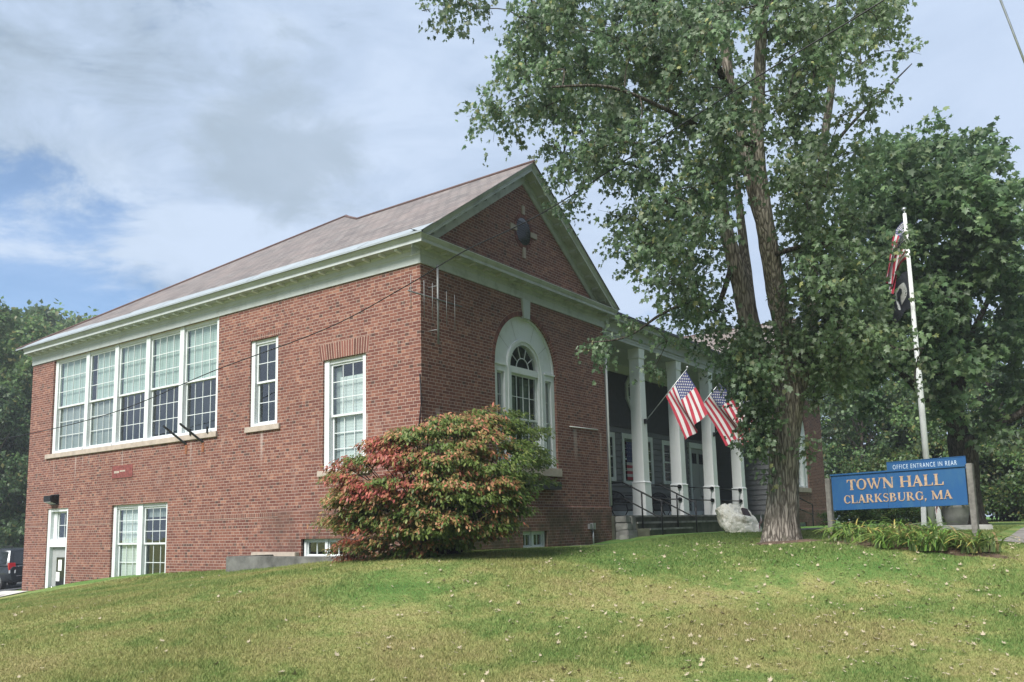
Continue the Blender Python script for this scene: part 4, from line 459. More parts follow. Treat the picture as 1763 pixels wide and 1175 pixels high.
def win(name='window', parent=hall): 
    o = bpy.data.objects.new(name, None); o.empty_display_size = .2; link(o, WORIG[parent.name], parent); return o
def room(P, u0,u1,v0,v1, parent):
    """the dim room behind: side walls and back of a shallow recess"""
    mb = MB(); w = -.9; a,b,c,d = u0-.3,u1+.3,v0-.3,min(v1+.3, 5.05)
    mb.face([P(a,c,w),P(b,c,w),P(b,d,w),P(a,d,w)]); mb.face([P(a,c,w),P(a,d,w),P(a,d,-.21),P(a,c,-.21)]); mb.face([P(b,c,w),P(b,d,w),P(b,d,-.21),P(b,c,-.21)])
    mb.face([P(a,c,w),P(b,c,w),P(b,c,-.21),P(a,c,-.21)]); mb.face([P(a,d,w),P(b,d,w),P(b,d,-.21),P(a,d,-.21)]); mb.build('interior', M['near_black'], parent)
# five-light bank
w5 = win(); u0,u1,v0,v1 = BANK; cs = [14.78-.16]+[12.92,11.36,9.80,8.24]+[6.62+.13]
bays = [(cs[k+1]+(.09 if k<4 else 0), cs[k]-(.09 if k else 0)) for k in range(5)][::-1]
frame(PL,u0,u1,v0,v1,bays,w5)
for i,(a,b) in enumerate(bays):
    mid = 3.40; sash(PL,a+.01,b-.01,mid-.02,v1-.09,4,4 if False else 3,-.10,w5); sash(PL,a+.01,b-.01,v0+.07,mid+.02,4,3,-.145,w5)
    blind(PL,a+.03,b-.03 if i!=3 else b-.20,mid-(.02 if i<3 else 0),v1-.1,-.20,w5)
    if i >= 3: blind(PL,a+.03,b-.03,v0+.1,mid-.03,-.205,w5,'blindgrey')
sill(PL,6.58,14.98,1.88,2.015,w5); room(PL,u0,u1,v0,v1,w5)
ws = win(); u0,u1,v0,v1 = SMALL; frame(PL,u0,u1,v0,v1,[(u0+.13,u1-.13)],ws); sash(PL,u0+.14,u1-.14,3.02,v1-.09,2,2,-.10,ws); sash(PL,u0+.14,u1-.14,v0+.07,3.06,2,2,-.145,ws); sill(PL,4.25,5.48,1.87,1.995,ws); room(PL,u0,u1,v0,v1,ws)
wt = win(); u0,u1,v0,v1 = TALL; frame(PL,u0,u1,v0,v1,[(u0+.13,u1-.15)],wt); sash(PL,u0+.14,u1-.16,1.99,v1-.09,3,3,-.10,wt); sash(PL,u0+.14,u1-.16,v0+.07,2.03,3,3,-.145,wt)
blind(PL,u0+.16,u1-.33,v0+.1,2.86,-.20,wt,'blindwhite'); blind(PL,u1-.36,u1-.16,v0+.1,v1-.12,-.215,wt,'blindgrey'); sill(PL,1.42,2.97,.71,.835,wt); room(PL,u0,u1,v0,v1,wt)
wd = win(); u0,u1,v0,v1 = DBL; m_ = (u0+u1)/2; frame(PL,u0,u1,v0,v1,[(u0+.12,m_-.11),(m_+.11,u1-.15)],wd,w1=-.05)
for k,(a,b) in enumerate([(u0+.13,m_-.12),(m_+.12,u1-.16)]):
    sash(PL,a,b,-.68,v1-.09,3,3,-.11,wd); sash(PL,a,b,v0+.07,-.64,3,2,-.15,wd)
    if k: blind(PL,a,b-.05,v0+.1,v1-.12,-.21,wd,'blindwhite')
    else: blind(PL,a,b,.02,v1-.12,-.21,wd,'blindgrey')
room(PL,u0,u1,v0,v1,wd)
def basement(P,u0,u1,v0,v1):
    w = win(); frame(P,u0,u1,v0,v1,[(u0+.07,(u0+u1)/2-.04),((u0+u1)/2+.04,u1-.07)],w,w0=-.16,w1=-.03,top=.05,bot=.04)
    for a,b in ((u0+.075,(u0+u1)/2-.045),((u0+u1)/2+.045,u1-.075)): sash(P,a,b,v0+.04,v1-.05,2,1,-.07,w,.03,.02)
    room(P,u0,u1,v0,v1,w)
basement(PL,*BW1)
# side door
dr = win('door'); u0,u1,v0,v1 = DOOR
fm = MB(); pbox(fm,PL,u1-.16,u1,v0,v1,-.2,-.03); pbox(fm,PL,u0,u0+.12,v0,v1,-.2,-.03); pbox(fm,PL,u0+.12,u1-.16,v1-.09,v1,-.2,-.04); pbox(fm,PL,u0+.12,u1-.16,-.72,-.50,-.2,-.035); pbox(fm,PL,u1-.36,u1-.16,-.50,v1-.09,-.2,-.12); fm.build('frame', M['frame'], dr)
sash(PL,u0+.12,u1-.37,-.50,v1-.09,2,2,-.15,dr); lf = MB(); pbox(lf,PL,u0+.12,u1-.16,v0,-.73,-.2,-.13); lf.build('door_leaf', M['greydoor'], dr)
gl = MB(); pbox(gl,PL,u0+.27,u1-.42,-1.83,-1.02,-.13,-.122); gl.build('pane', M['glassdark'], dr)
hd = MB(); pbox(hd,PL,u1-.25,u1-.20,-1.9,-1.84,-.13,-.06); hd.tube([PL(u1-.22,-1.87,-.06),PL(u1-.36,-1.87,-.06)],.013,8); hd.build('handle', M['chrome'], dr); room(PL,u0,u1,-1.9,v1,dr)
for k,(a,b,c,d) in enumerate([(14.02,14.22,-1.40,-1.09),(14.12,14.32,-1.70,-1.44)]):
    p = MB(); pbox(p,PL,a,b,c,d,-.121,-.119); tag(p.build('paper_notice', M['paper']), ['white paper notice taped high on the dark glass of the grey side door','white paper notice taped low on the dark glass of the grey side door'][k], 'notice', 'notices on the side door')
# palladian windows in both wings
def palladian(f, full=True):
    w = win(); cx, sz, r = ARC; b = .92
    ring = MB(); n = 8
    for k in range(5):
        edges = [0,.62,1.16,math.pi-1.16,math.pi-.62,math.pi]; a0, a1 = edges[k]+.008, edges[k+1]-.008; seg = 10
        for j in range(seg):
            p, q = a0+(a1-a0)*j/seg, a0+(a1-a0)*(j+1)/seg; g = lambda a, rr, ww: f(cx-rr*math.cos(a), sz+rr*math.sin(a), ww)
            ring.face([g(p,.71,-.085),g(q,.71,-.085),g(q,r-.03,-.085),g(p,r-.03,-.085)]); ring.face([g(p,.71,-.085),g(p,.71,-.2),g(q,.71,-.2),g(q,.71,-.085)])
    for j in range(40):
        p, q = math.pi*j/40, math.pi*(j+1)/40; g = lambda a, rr, ww: f(cx-rr*math.cos(a), sz+rr*math.sin(a), ww)
        ring.face([g(p,.68,-.10),g(q,.68,-.10),g(q,r,-.10),g(p,r,-.10)], 1)
        for r0,r1,wo in ((r-.05,r-.004,-.045),(.575,.65,-.055),(.65,.715,-.03)):
            ring.face([g(p,r0,wo),g(q,r0,wo),g(q,r1,wo),g(p,r1,wo)]); ring.face([g(p,r0,wo),g(q,r0,wo),g(q,r0,-.2),g(p,r0,-.2)]); ring.face([g(p,r1,wo),g(q,r1,wo),g(q,r1,-.11),g(p,r1,-.11)])
    ring.build('arch_panel', [M['frame'], M['trim_front']], w)
    fr = MB()
    for s in (-1,1):
        ff = (lambda u,v,ww,s=s: f(cx+s*u, v, ww))
        pbox(fr,ff,1.10,1.245,b,sz,-.2,-.05); pbox(fr,ff,.57,.83,b,sz,-.2,-.035); pbox(fr,ff,.65,.71,b,sz,-.2,-.02)
        pbox(fr,ff,.83,1.10,sz-.16,sz-.02,-.2,-.04); pbox(fr,ff,.78,1.24,sz-.02,sz+.03,-.2,-.015); pbox(fr,ff,.83,1.10,b,b+.08,-.2,-.05)
    pbox(fr,(lambda u,v,ww: f(cx+u,v,ww)),-.57,.57,sz-.13,sz+.02,-.2,-.05); pbox(fr,(lambda u,v,ww: f(cx+u,v,ww)),-.57,.57,b,b+.08,-.2,-.05)
    fr.build('frame', M['frame'], w)
    F = lambda u,v,ww: f(cx+u,v,ww)
    sash(F,-.56,.56,2.0,sz-.13,4,2,-.11,w); sash(F,-.56,.56,b+.08,2.04,4,3,-.15,w)
    for s in (-1,1):
        FF = lambda u,v,ww,s=s: f(cx+s*u,v,ww)
        sash(FF,.84,1.09,2.0,sz-.16,1,2,-.11,w,.03); sash(FF,.84,1.09,b+.08,2.04,1,3,-.15,w,.03)
    fan = MB(); 
    for a in (36,72,108,144): 
        c,s_ = math.cos(R(a)), math.sin(R(a)); fan.tube([f(cx+.24*c,sz+.02+.24*s_,-.12),f(cx+.58*c,sz+.02+.57*s_,-.12)],.011,6)
    fan.tube([f(cx+.25*math.cos(math.pi*k/16),sz+.02+.25*math.sin(math.pi*k/16),-.12) for k in range(17)],.012,6); fan.build('fanlight_bars', M['frame'], w)
    g = MB(); g.face([f(cx-.55*math.cos(math.pi*k/24),sz+.02+.55*math.sin(math.pi*k/24),-.13) for k in range(25)]); g.build('pane', M['glass'], w)
    cur = MB()
    for a,bb in ((-.56,-.05),(.16,.56)): pbox(cur,F,a,bb,b+.1,3.04,-.34,-.32)
    cur.build('curtain', M['curtain'], w)
    sl = MB(); pbox(sl,F,-1.33,1.33,.72,b-.003,-.19,.06); sl.build('sill', M['stone'], w, bevel=.006)
    room(F,-1.25,1.25,b,sz+1.1,w)
    ks = MB(); pts = [(-.125,sz+r-.05),(.125,sz+r-.05),(.17,ZF-.03),(-.17,ZF-.03)]; ks.prism([F(u,v,-.05) for u,v in pts], Vector(F(0,0,.05))-Vector(F(0,0,-.05))); ks.build('keystone', M['trim'], hall, bevel=.006)
    brick_arch(f); basement(lambda u,v,ww: f(u,v,ww), 3.3,4.3,-.94,-.56)
palladian(PF); palladian(lambda u,v,w: (XE-u,-w,v))
# dark vent box and white conduit on the front wall
vb = MB(); pbox(vb,PF,3.5,4.72,.40,.58,.0,.22); vb.build('window_box', M['near_black'], hall)
cd = MB(); cd.tube([PF(5.5,2.0,.02),PF(6.89,2.03,.02)],.014,8); cd.build('conduit', M['polewhite'], hall)
for x in (W+.03, XE-W-.03):
    dp = MB(); dp.tube([(x,-.05,4.2),(x,-.05,.05)],.028,8); dp.build('downspout', M['trim'], hall)

# cornice -------------------------------------------------------------
prof = [(0,4.86),(.035,4.86),(.035,5.04),(.052,5.055),(.052,5.14),(.085,5.17),(.085,5.195),(.275,5.195),(.275,5.185),(.300,5.185),(.300,5.225),(.287,5.235),(.287,5.255),(.315,5.29),(.332,5.33),(.345,5.335),(.345,5.352),(0,5.352)]
path = [(0,YB),(0,0),(W,0),(W,.2),(XE-W,.2),(XE-W,0),(XE,0),(XE,YB)]
def offs(path, d):
    out = []
    for i in range(len(path)):
        p = Vector(path[i]); ns = []
        for a,b in ((i-1,i),(i,i+1)):
            if 0 <= a and b < len(path):
                e = (Vector(path[b])-Vector(path[a])).normalized(); ns.append(Vector((e.y,-e.x)))
        n = ns[0] if len(ns)==1 else (ns[0]+ns[1])/(1+ns[0].dot(ns[1]))
        n = -n if False else n
        out.append(p + n*d)
    return out
cor = MB(); rings = [[(p.x,p.y,z) for p in offs(path,d)] for d,z in prof]
for i in range(len(path)-1):
    for j in range(len(prof)-1):
        if 2 <= i <= 4 and j < 1: continue
        cor.face([rings[j][i],rings[j][i+1],rings[j+1][i+1],rings[j+1][i]], 0 if i in (0,3) else 1)
def modil(mb, a, b, nrm, m):
    a = Vector(a); b = Vector(b); d = (b-a); L = d.length; d.normalize(); n = int(L/.452); nv = Vector(nrm)
    for k in range(n+1):
        c = a + d*(k*L/n); 
        P = lambda q, o, z: (c.x+q*d.x*.038+nv.x*o, c.y+q*d.y*.038+nv.y*o, z)
        mb.hexa([P(-1,.06,5.135),P(1,.06,5.135),P(1,.235,5.15),P(-1,.235,5.15),P(-1,.06,5.197),P(1,.06,5.197),P(1,.235,5.197),P(-1,.235,5.197)], m)
modil(cor,(0,YB-.1,0),(0,.0,0),(-1,0,0),2); modil(cor,(.1,0,0),(W-.1,0,0),(0,-1,0),1); modil(cor,(W+.2,.2,0),(XE-W-.2,.2,0),(0,-1,0),1); modil(cor,(XE-W+.1,0,0),(XE-.1,0,0),(0,-1,0),1)
# porch beam under the frieze
cor.box(W+.002,XE-W-.002,.15,.62,4.72,5.19,0); cor.box(W+.002,XE-W-.002,.13,.152,4.72,4.80,0); cor.box(W+.002,XE-W-.002,.115,.64,4.80,4.835,0)
cor.build('cornice', [M['trim'], M['trim_front'], M['frame']], hall)
# raking cornices of the two pediments
SL = .70; EX = .36; ze = 5.37
rp = [(0,-.47),(.036,-.47),(.036,-.30),(.054,-.30),(.054,-.205),(.279,-.205),(.304,-.21),(.304,-.165),(.289,-.155),(.289,-.13),(.334,-.045),(.349,-.04),(.349,-.012),(0,-.012)]
def rake(cx, s):
    rk = MB()
    for j in range(len(rp)-1):
        q = []
        for u in (W/2+.30, 0.0):       # distance from ridge
            for d,z in (rp[j],rp[j+1]): q.append((cx+s*u, -d, ze+SL*(W/2+EX-u)+z))
        rk.face([q[0],q[1],q[3],q[2]], 0)
    for k in range(11):
        u = .25+k*.36; z = ze+SL*(W/2+EX-u)
        for_ = [(cx+s*(u-.038),-.06),(cx+s*(u+.038),-.06),(cx+s*(u+.038),-.235),(cx+s*(u-.038),-.235)]
        sg = [-.038,.038,.038,-.038]
        lo = [(x,y,z-SL*g-.262) for (x,y),g in zip(for_,sg)]; hi = [(x,y,z-SL*g-.205) for (x,y),g in zip(for_,sg)]
        rk.hexa(lo+hi, 0)
    rk.build('raking_cornice', [M['trim_front'], M['frame']], hall)
for cx in (W/2, XE-W/2): rake(cx,-1); rake(cx,1)
for x0 in (0, XE-W):
    rk = MB(); rk.face([(x0-.34,-.345,5.356),(x0+W+.34,-.345,5.356),(x0+W+.34,.0,5.50),(x0-.34,.0,5.50)]); rk.build('pediment_flashing', M['mossy'], hall)
# oval vents with four keys
for mir in (0,1):
    f = (lambda u,v,w: (XE-u,-w,v)) if mir else PF
    cx, cz = 3.69, 6.55; mb = MB(); n = 28
    el = lambda k, q: (cx+.30*q*math.cos(2*math.pi*k/n), cz+.34*q*math.sin(2*math.pi*k/n))
    mb.face([f(*el(k,1),.006) for k in range(n)], 0)
    for k in range(n):
        a,b = (k+.08),(k+.92); c = [el(a,1),el(b,1),el(b,1.30),el(a,1.30)]
        mb.hexa([f(u,v,.0) for u,v in c]+[f(u,v,.015) for u,v in c], 1)
    for k in range(9): pbox(mb,f,cx-.25+.0,cx+.25,cz-.27+k*.06,cz-.255+k*.06,.008,.03,0)
    for du,dv,a,b in ((0,.53,.055,.11),(0,-.53,.055,.13),(.42,0,.13,.06),(-.42,0,.13,.06)): pbox(mb,f,cx+du-a,cx+du+a,cz+dv-b,cz+dv+b,.0,.035,2)
    mb.build('oval_vent', [M['glassdark'], M['voussoir'], M['stone']], hall)
# roof -----------------------------------------------------------------
ro = MB(); A = lambda x,y,z: Vector((x,y,z))
zr = ze+SL*(W/2+EX); xk = 5.0; zk = ze+SL*(xk+EX); yk = 7.5; y0 = -.38; y1 = YB+EX; fs = (zk-ze)/(yk+.16)
yr = -.16+(zr-ze)/fs
def rface(pts, udir, vdir):
    u = Vector(udir).normalized(); v = Vector(vdir).normalized(); ro.face(pts, 0, [(Vector(p).dot(u), Vector(p).dot(v)) for p in pts])
for mir in (0,1):
    X = (lambda x: XE-x) if mir else (lambda x: x); s = -1 if mir else 1
    rface([(X(-EX),y0,ze),(X(W/2),y0,zr),(X(W/2),yr,zr),(X(xk),yk,zk),(X(-EX),y1,ze)],(0,1,0),(s,0,SL))
    rface([(X(W/2),y0,zr),(X(W+EX),y0,ze),(X(W+EX),-.16,ze),(X(W/2),yr,zr)],(0,1,0),(-s,0,SL))
rface([(W/2,yr,zr),(W+EX,-.16,ze),(XE-W-EX,-.16,ze),(XE-W/2,yr,zr),(XE-xk,yk,zk),(xk,yk,zk)],(1,0,0),(0,1,fs))
rface([(xk,yk,zk),(XE-xk,yk,zk),(XE+EX,y1,ze),(-EX,y1,ze)],(1,0,0),(0,-1,.42))
for p in (-EX, XE+EX): pass
roof = ro.build('roof', M['slate'], hall)
rc = MB()
for mir in (0,1):
    X = (lambda x: XE-x) if mir else (lambda x: x)
    rc.tube([(X(W/2),y0-.01,zr+.01),(X(W/2),yr,zr+.01)],.04,6); rc.tube([(X(W/2),yr,zr+.01),(X(xk),yk,zk+.01)],.04,6); rc.tube([(X(xk),yk,zk+.01),(X(-EX),y1,ze+.01)],.04,6)
rc.tube([(xk,yk,zk+.01),(XE-xk,yk,zk+.01)],.055,6); rc.build('ridge_cap', M['ridge'], roof)
fl = MB()
for k in range(9):   # bright metal strips along the left eave, in uneven lengths
    a = y0+.0+k*1.84; b = min(a+1.825, y1); w_ = .36+.10*((k*7)%3)/2
    z_ = lambda x: ze+SL*(x+EX)+.012+.003*(k%2)
    fl.face([(-EX-.02,a,z_(-EX-.02)),(-EX-.02,b,z_(-EX-.02)),(-EX+w_,b,z_(-EX+w_)),(-EX+w_,a,z_(-EX+w_))])
fl.box(-EX-.03,-EX-.005,y0,y1,ze-.035,ze+.004); fl.build('eave_flashing', M['lead'], roof)
ge = MB(); ge.box(W+EX,XE-W-EX,-.20,-.165,ze-.05,ze+.02); ge.build('eave_edge', M['blackmetal'], roof)

# porch -----------------------------------------------------------------
FLZ = -.22
pf = MB(); pf.box(W,XE-W,-.15,2.6,-1.4,FLZ); pf.box(W+.57,15.2,-.5,-.15,-1.4,-.40); pf.box(W+.57,10.7,-.86,-.5,-1.4,-.575)
pf.build('porch_steps', M['mossy'], hall, bevel=.012)
for a,b,yf,zt in ((W+.57,15.2,-.15,FLZ),(W+.57,15.2,-.5,-.40),(W+.57,10.7,-.86,-.575)):
    ns_ = MB(); ns_.box(a,b,yf-.035,yf-.002,zt-.05,zt+.004); ns_.build('step_nosing', M['concrete'], hall, bevel=.008)
ck = MB(); random.seed(3)
for k,(a,b,c,d) in enumerate([(7.40,7.95,-.92,-.60),(7.40,7.70,-.60,-.42),(7.71,7.95,-.60,-.24),(7.40,7.70,-.41,-.24)]): ck.box(a,b,-.52+.02*k,-.14,c,d)
ck.box(7.20,7.60,-.62,-.36,-1.0,-.72); ck.build('stone_cheek', M['concrete'], hall, bevel=.02)
pc = MB(); pc.face([(W,.1,4.90),(XE-W,.1,4.90),(XE-W,2.5,4.90),(W,2.5,4.90)]); pc.box(W,XE-W,2.30,2.398,4.60,4.895); pc.build('porch_ceiling', M['ceiling'], hall)
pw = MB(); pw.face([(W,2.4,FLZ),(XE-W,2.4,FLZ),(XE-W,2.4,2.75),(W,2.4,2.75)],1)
z = FLZ+.22
while z < 2.74:
    pw.face([(W,2.352,z),(XE-W,2.352,z),(XE-W,2.392,z+.2),(W,2.392,z+.2)],0); pw.face([(W,2.352,z),(XE-W,2.352,z),(XE-W,2.398,z-.003),(W,2.398,z-.003)],0); z += .198
pw.box(W,XE-W,2.33,2.398,FLZ,FLZ+.2,2); pw.box(W,XE-W,2.36,2.399,2.76,4.6,1); pw.build('porch_wall', [M['siding'], M['near_black'], M['frame']], hall)  # wall is near black above the clapboards, up to the ceiling
for xs_, sg_, nm in ((XE-W, -1, 'right'), (W, 1, 'left')):
    sd = MB(); z = FLZ
    while z < 4.85:
        zt = min(z+.198, 4.88); sd.face([(xs_+sg_*.048,.02,z),(xs_+sg_*.048,2.39,z),(xs_+sg_*.012,2.39,zt),(xs_+sg_*.012,.02,zt)]); sd.face([(xs_+sg_*.048,.02,z),(xs_+sg_*.048,2.39,z),(xs_+sg_*.008,2.39,z),(xs_+sg_*.008,.02,z)]); z += .198
    sd.box(min(xs_+sg_*.004,xs_+sg_*.06),max(xs_+sg_*.004,xs_+sg_*.06),-.02,.04,FLZ,4.72); sd.build('porch_siding', M['siding'], hall)
def colm(cx):
    c = bpy.data.objects.new('column', None); c.empty_display_size = .2; link(c, (cx,.34,FLZ), hall)
    def frus(z0,z1,a,b,nm):
        mb = MB(); mb.hexa([(cx-a,.34-a,z0),(cx+a,.34-a,z0),(cx+a,.34+a,z0),(cx-a,.34+a,z0),(cx-b,.34-b,z1),(cx+b,.34-b,z1),(cx+b,.34+b,z1),(cx-b,.34+b,z1)]); mb.build(nm, M['column'], c, bevel=.008)
    frus(FLZ,.74,.215,.205,'plinth'); frus(.74,4.42,.180,.168,'shaft'); frus(.735,.775,.224,.195,'moulding'); frus(4.42,4.47,.195,.195,'necking'); frus(4.47,4.72,.178,.19,'capital')
CX = (9.98,12.58,15.18,17.8)
for c in CX: colm(c)
def pwin(u0,u1,v0,v1,bl=None):
    w = win(); mb = MB(); c = .12
    pbox(mb,PB,u0,u0+c,v0,v1,.0,.07); pbox(mb,PB,u1-c,u1,v0,v1,.0,.07); pbox(mb,PB,u0+c,u1-c,v1-c,v1,.0,.07); pbox(mb,PB,u0+c,u1-c,v0,v0+.08,.0,.08); mb.build('frame', M['frame'], w)
    m_ = (v0+v1)/2; g = MB(); pbox(g,PB,u0+c,u1-c,v0+.08,v1-c,.0,.043); g.build('backing', M['glassdark'], w)
    sash(PB,u0+c,u1-c,m_-.02,v1-c,2,2,.066,w); sash(PB,u0+c,u1-c,v0+.08,m_+.02,2,2,.062,w); return w
for a,b in ((10.85,12.12),(15.66,16.95)): pwin(a,b,.95,2.55)
wc = pwin(12.62,14.9,.85,2.58)
def striped(P, u0,u1,v0,v1,w,label):
    mb = MB(); n = 13
    for k in range(n):
        a = v0+(v1-v0)*k/n; b = v0+(v1-v0)*(k+1)/n
        mb.face([P(u0,a,w),P(u1,a,w),P(u1,b,w),P(u0,b,w)] if k < 6 else [P(u0,a,w),P(u1,a,w),P(u1,b,w),P(u0,b,w)], 0 if k%2==0 else 1)
    mb.face([P(u0,v0+(v1-v0)*6/13,w+.003),P(u1,v0+(v1-v0)*6/13,w+.003),P(u1,v1,w+.003),P(u0,v1,w+.003)],2)
    for i in range(4):
        for j in range(5):
            u = u0+(u1-u0)*(i+.5)/4; v = v0+(v1-v0)*(6/13+7/13*(j+.5)/5); mb.face([P(u+.022*math.cos(math.pi/2+2*math.pi*q/10)*(1 if q%2==0 else .4),v+.022*math.sin(math.pi/2+2*math.pi*q/10)*(1 if q%2==0 else .4),w+.005) for q in range(10)],1)
    return tag(mb.build('paper_flag', [M['red'],M['white'],M['navy']]), label, 'poster')
striped(PB,12.88,13.42,1.02,2.3,.075,'printed stars and stripes flag hung in the porch window behind the first white column')
# octagon window
oc = win(); mb = MB(); cx,cz = 13.58,4.05
pt = lambda k,r: (cx+r*.90*math.cos(math.pi/8+k*math.pi/4), cz+r*math.sin(math.pi/8+k*math.pi/4))
for k in range(8):
    c = [pt(k,.50),pt(k+1,.50),pt(k+1,.68),pt(k,.68)]; mb.hexa([PB(u,v,.038) for u,v in c]+[PB(u,v,.10) for u,v in c])
for d in (-.16,.16): pbox(mb,PB,cx+d-.012,cx+d+.012,cz-.45,cz+.45,.05,.075); pbox(mb,PB,cx-.38,cx+.38,cz+d*1.1-.012,cz+d*1.1+.012,.05,.074)
mb.build('frame', M['frame'], oc); g = MB(); g.face([PB(*pt(k,.52),.055) for k in range(8)]); g.build('pane', M['glassdark'], oc)
def pdoor(u0,u1):
    d = win('door'); mb = MB(); pbox(mb,PB,u0,u0+.17,FLZ,2.42,0,.09); pbox(mb,PB,u1-.17,u1,FLZ,2.42,0,.09); pbox(mb,PB,u0-.05,u1+.05,2.42,2.62,0,.12); mb.build('frame', M['frame'], d)
    lf = MB(); pbox(lf,PB,u0+.17,u1-.17,FLZ,2.42,.0,.052)
    for a,b in ((-.05,.85),(1.0,1.62)):
        for q in (0,1):
            h = (u1-u0-.34)/2; pbox(lf,PB,u0+.17+q*h+.1,u0+.17+(q+1)*h-.1,a,b,.05,.062)
    lf.build('door_leaf', M['greydoor'], d)
    for q in (0,1):
        h = (u1-u0-.34)/2; g = MB(); pbox(g,PB,u0+.17+q*h+.12,u0+.17+(q+1)*h-.12,1.82,2.22,.05,.06); g.build('pane', M['glassdark'], d)
    k = MB(); k.lathe([(.03,.80),(.035,.83),(.02,.86)],u0+.28,2.31,10); k.build('handle', M['chrome'], d)
pdoor(18.0,19.65); pdoor(8.15,9.8)
# iron railings
def rail(x):
    mb = MB(); r = .022
    mb.tube([(x,.55,.68),(x,.0,.68),(x,-1.0,.16),(x,-1.12,.15),(x,-1.12,-.02)],r,8); mb.tube([(x,.55,.25),(x,.0,.25),(x,-1.0,-.27),(x,-1.12,-.28),(x,-1.12,-.1)],r*.9,8)
    mb.tube([(x,.55,.70),(x,.55,.23)],r,8); mb.tube([(x,-.55,.40),(x,-.55,-.62)],r,8); mb.tube([(x,-1.12,.15),(x,-1.12,-.85)],r,8); return mb
rail(8.2).build('handrail', M['blackmetal'], hall); rail(10.42).build('handrail', M['blackmetal'], hall)
for a,b in ((10.42,12.36),(12.80,14.96),(15.40,17.58)):
    mb = MB()
    for z in (.68,.28):
        mb.tube([(a,.22,z),(b,.22,z)],.02,8)
        mb.tube([(b-.05,.22,z),(b+.005,.22,z)],.065,12)
    mb.build('rail_bar', M['blackmetal'], hall)
mb = MB(); mb.tube([(22.1,-.45,.46),(23.9,-.45,.2),(24.05,-.45,.17),(24.05,-.45,-.25),(22.1,-.45,.0)],.025,8); mb.tube([(24.0,-.45,-.25),(24.0,-.45,-.75)],.025,8); mb.build('handrail', M['blackmetal'], hall)
# lamp, plaque and rusty brackets on the left wall
lamp = MB(); pbox(lamp,PL,14.10,14.56,.50,.80,.0,.04); c = [PL(14.12,.53,.04),PL(14.54,.53,.04),PL(14.54,.78,.04),PL(14.12,.78,.04),PL(14.12,.60,.24),PL(14.54,.60,.24),PL(14.54,.76,.24),PL(14.12,.76,.24)]; lamp.hexa(c)
lampo = empty('wall_lamp', PL(14.3,.5,0), 'dark metal floodlight box mounted on brick above the side door', 'lamp'); lamp.build('housing', M['blackmetal'], lampo, bevel=.01)
g = MB(); g.hexa([PL(14.15,.525,.06),PL(14.51,.525,.06),PL(14.51,.585,.22),PL(14.15,.585,.22),PL(14.15,.515,.06),PL(14.51,.515,.06),PL(14.51,.575,.225),PL(14.15,.575,.225)]); g.build('lens', M['blindgrey'], lampo)
pl = MB(); pbox(pl,PL,10.25,11.26,1.12,1.44,-.01,.012,0); pbox(pl,PL,10.25,11.26,1.10,1.12,-.01,.02,1); pbox(pl,PL,10.9,11.15,1.24,1.30,.012,.016,2); pbox(pl,PL,10.6,10.86,1.27,1.31,.012,.016,2); pl.build('wall_plaque', [M['palered'],M['voussoir'],M['stone']], hall)
so = MB(); pbox(so,PL,10.25,11.26,1.03,1.098,-.01,.005); pbox(so,PL,10.25,11.26,1.03,1.098,-.01,.004); so.build('brick_lintel', M['soldier'], hall)
for y,lab in ((7.85,'rusty iron bracket below the sill, nearer the middle of the five window bank'),(7.15,'rusty iron bracket bolted below the sill, the one nearer the end of the sill')):
    mb = MB(); pbox(mb,PL,y-.045,y+.045,1.55,1.78,.0,.012,1); mb.hexa(lin(lambda u,v,w: (-w, y+u+.42*(w/.5), 1.78+v+.55*(w/.5)))(-.03,.03,-.02,.02,.0,.42)); pbox(mb,PL,y-.28,y-.22,1.99,2.15,.06,.08)
    tag(mb.build('iron_bracket', [M['blackmetal'], M['rust']]), lab, 'bracket', 'brackets under the window bank')
# small services by the steps
mt = MB(); mt.box(6.27,6.40,-.14,-.05,-.56,-.40); mt.tube([(6.34,-.09,-.56),(6.34,-.09,-1.0)],.02,8); mt.box(6.15,6.24,-.12,-.05,-.55,-.42)
tag(mt.build('utility_box', M['alu']), 'small grey metal utility box with pipe low on the brick beside the porch steps', 'utility box')

# well walls round the basement windows
cw = MB(); cw.box(-1.25,-1.02,.2,4.42,-1.8,-.925); cw.box(-1.02,-.0,4.2,4.42,-1.8,-.925); tag(cw.build('areaway_wall', M['stained'], bevel=.015), 'low stained concrete wall round the basement window left of the red bush', 'low wall')
cb = MB(); cb.box(1.4,5.5,-1.05,-.86,-1.4,-.90); cb.box(5.32,5.5,-.86,-.06,-1.4,-.92); tag(cb.build('areaway_curb', M['mossy'], bevel=.015), 'dark mossy curb under the front basement window right of the bush', 'curb')
cp = MB(); cp.box(-.18,-.055,3.5,5.0,-1.02,-.88); tag(cp.build('stone_ledge', M['stone'], bevel=.01), 'short pale stone ledge lying along the foot of the brick side wall', 'ledge')

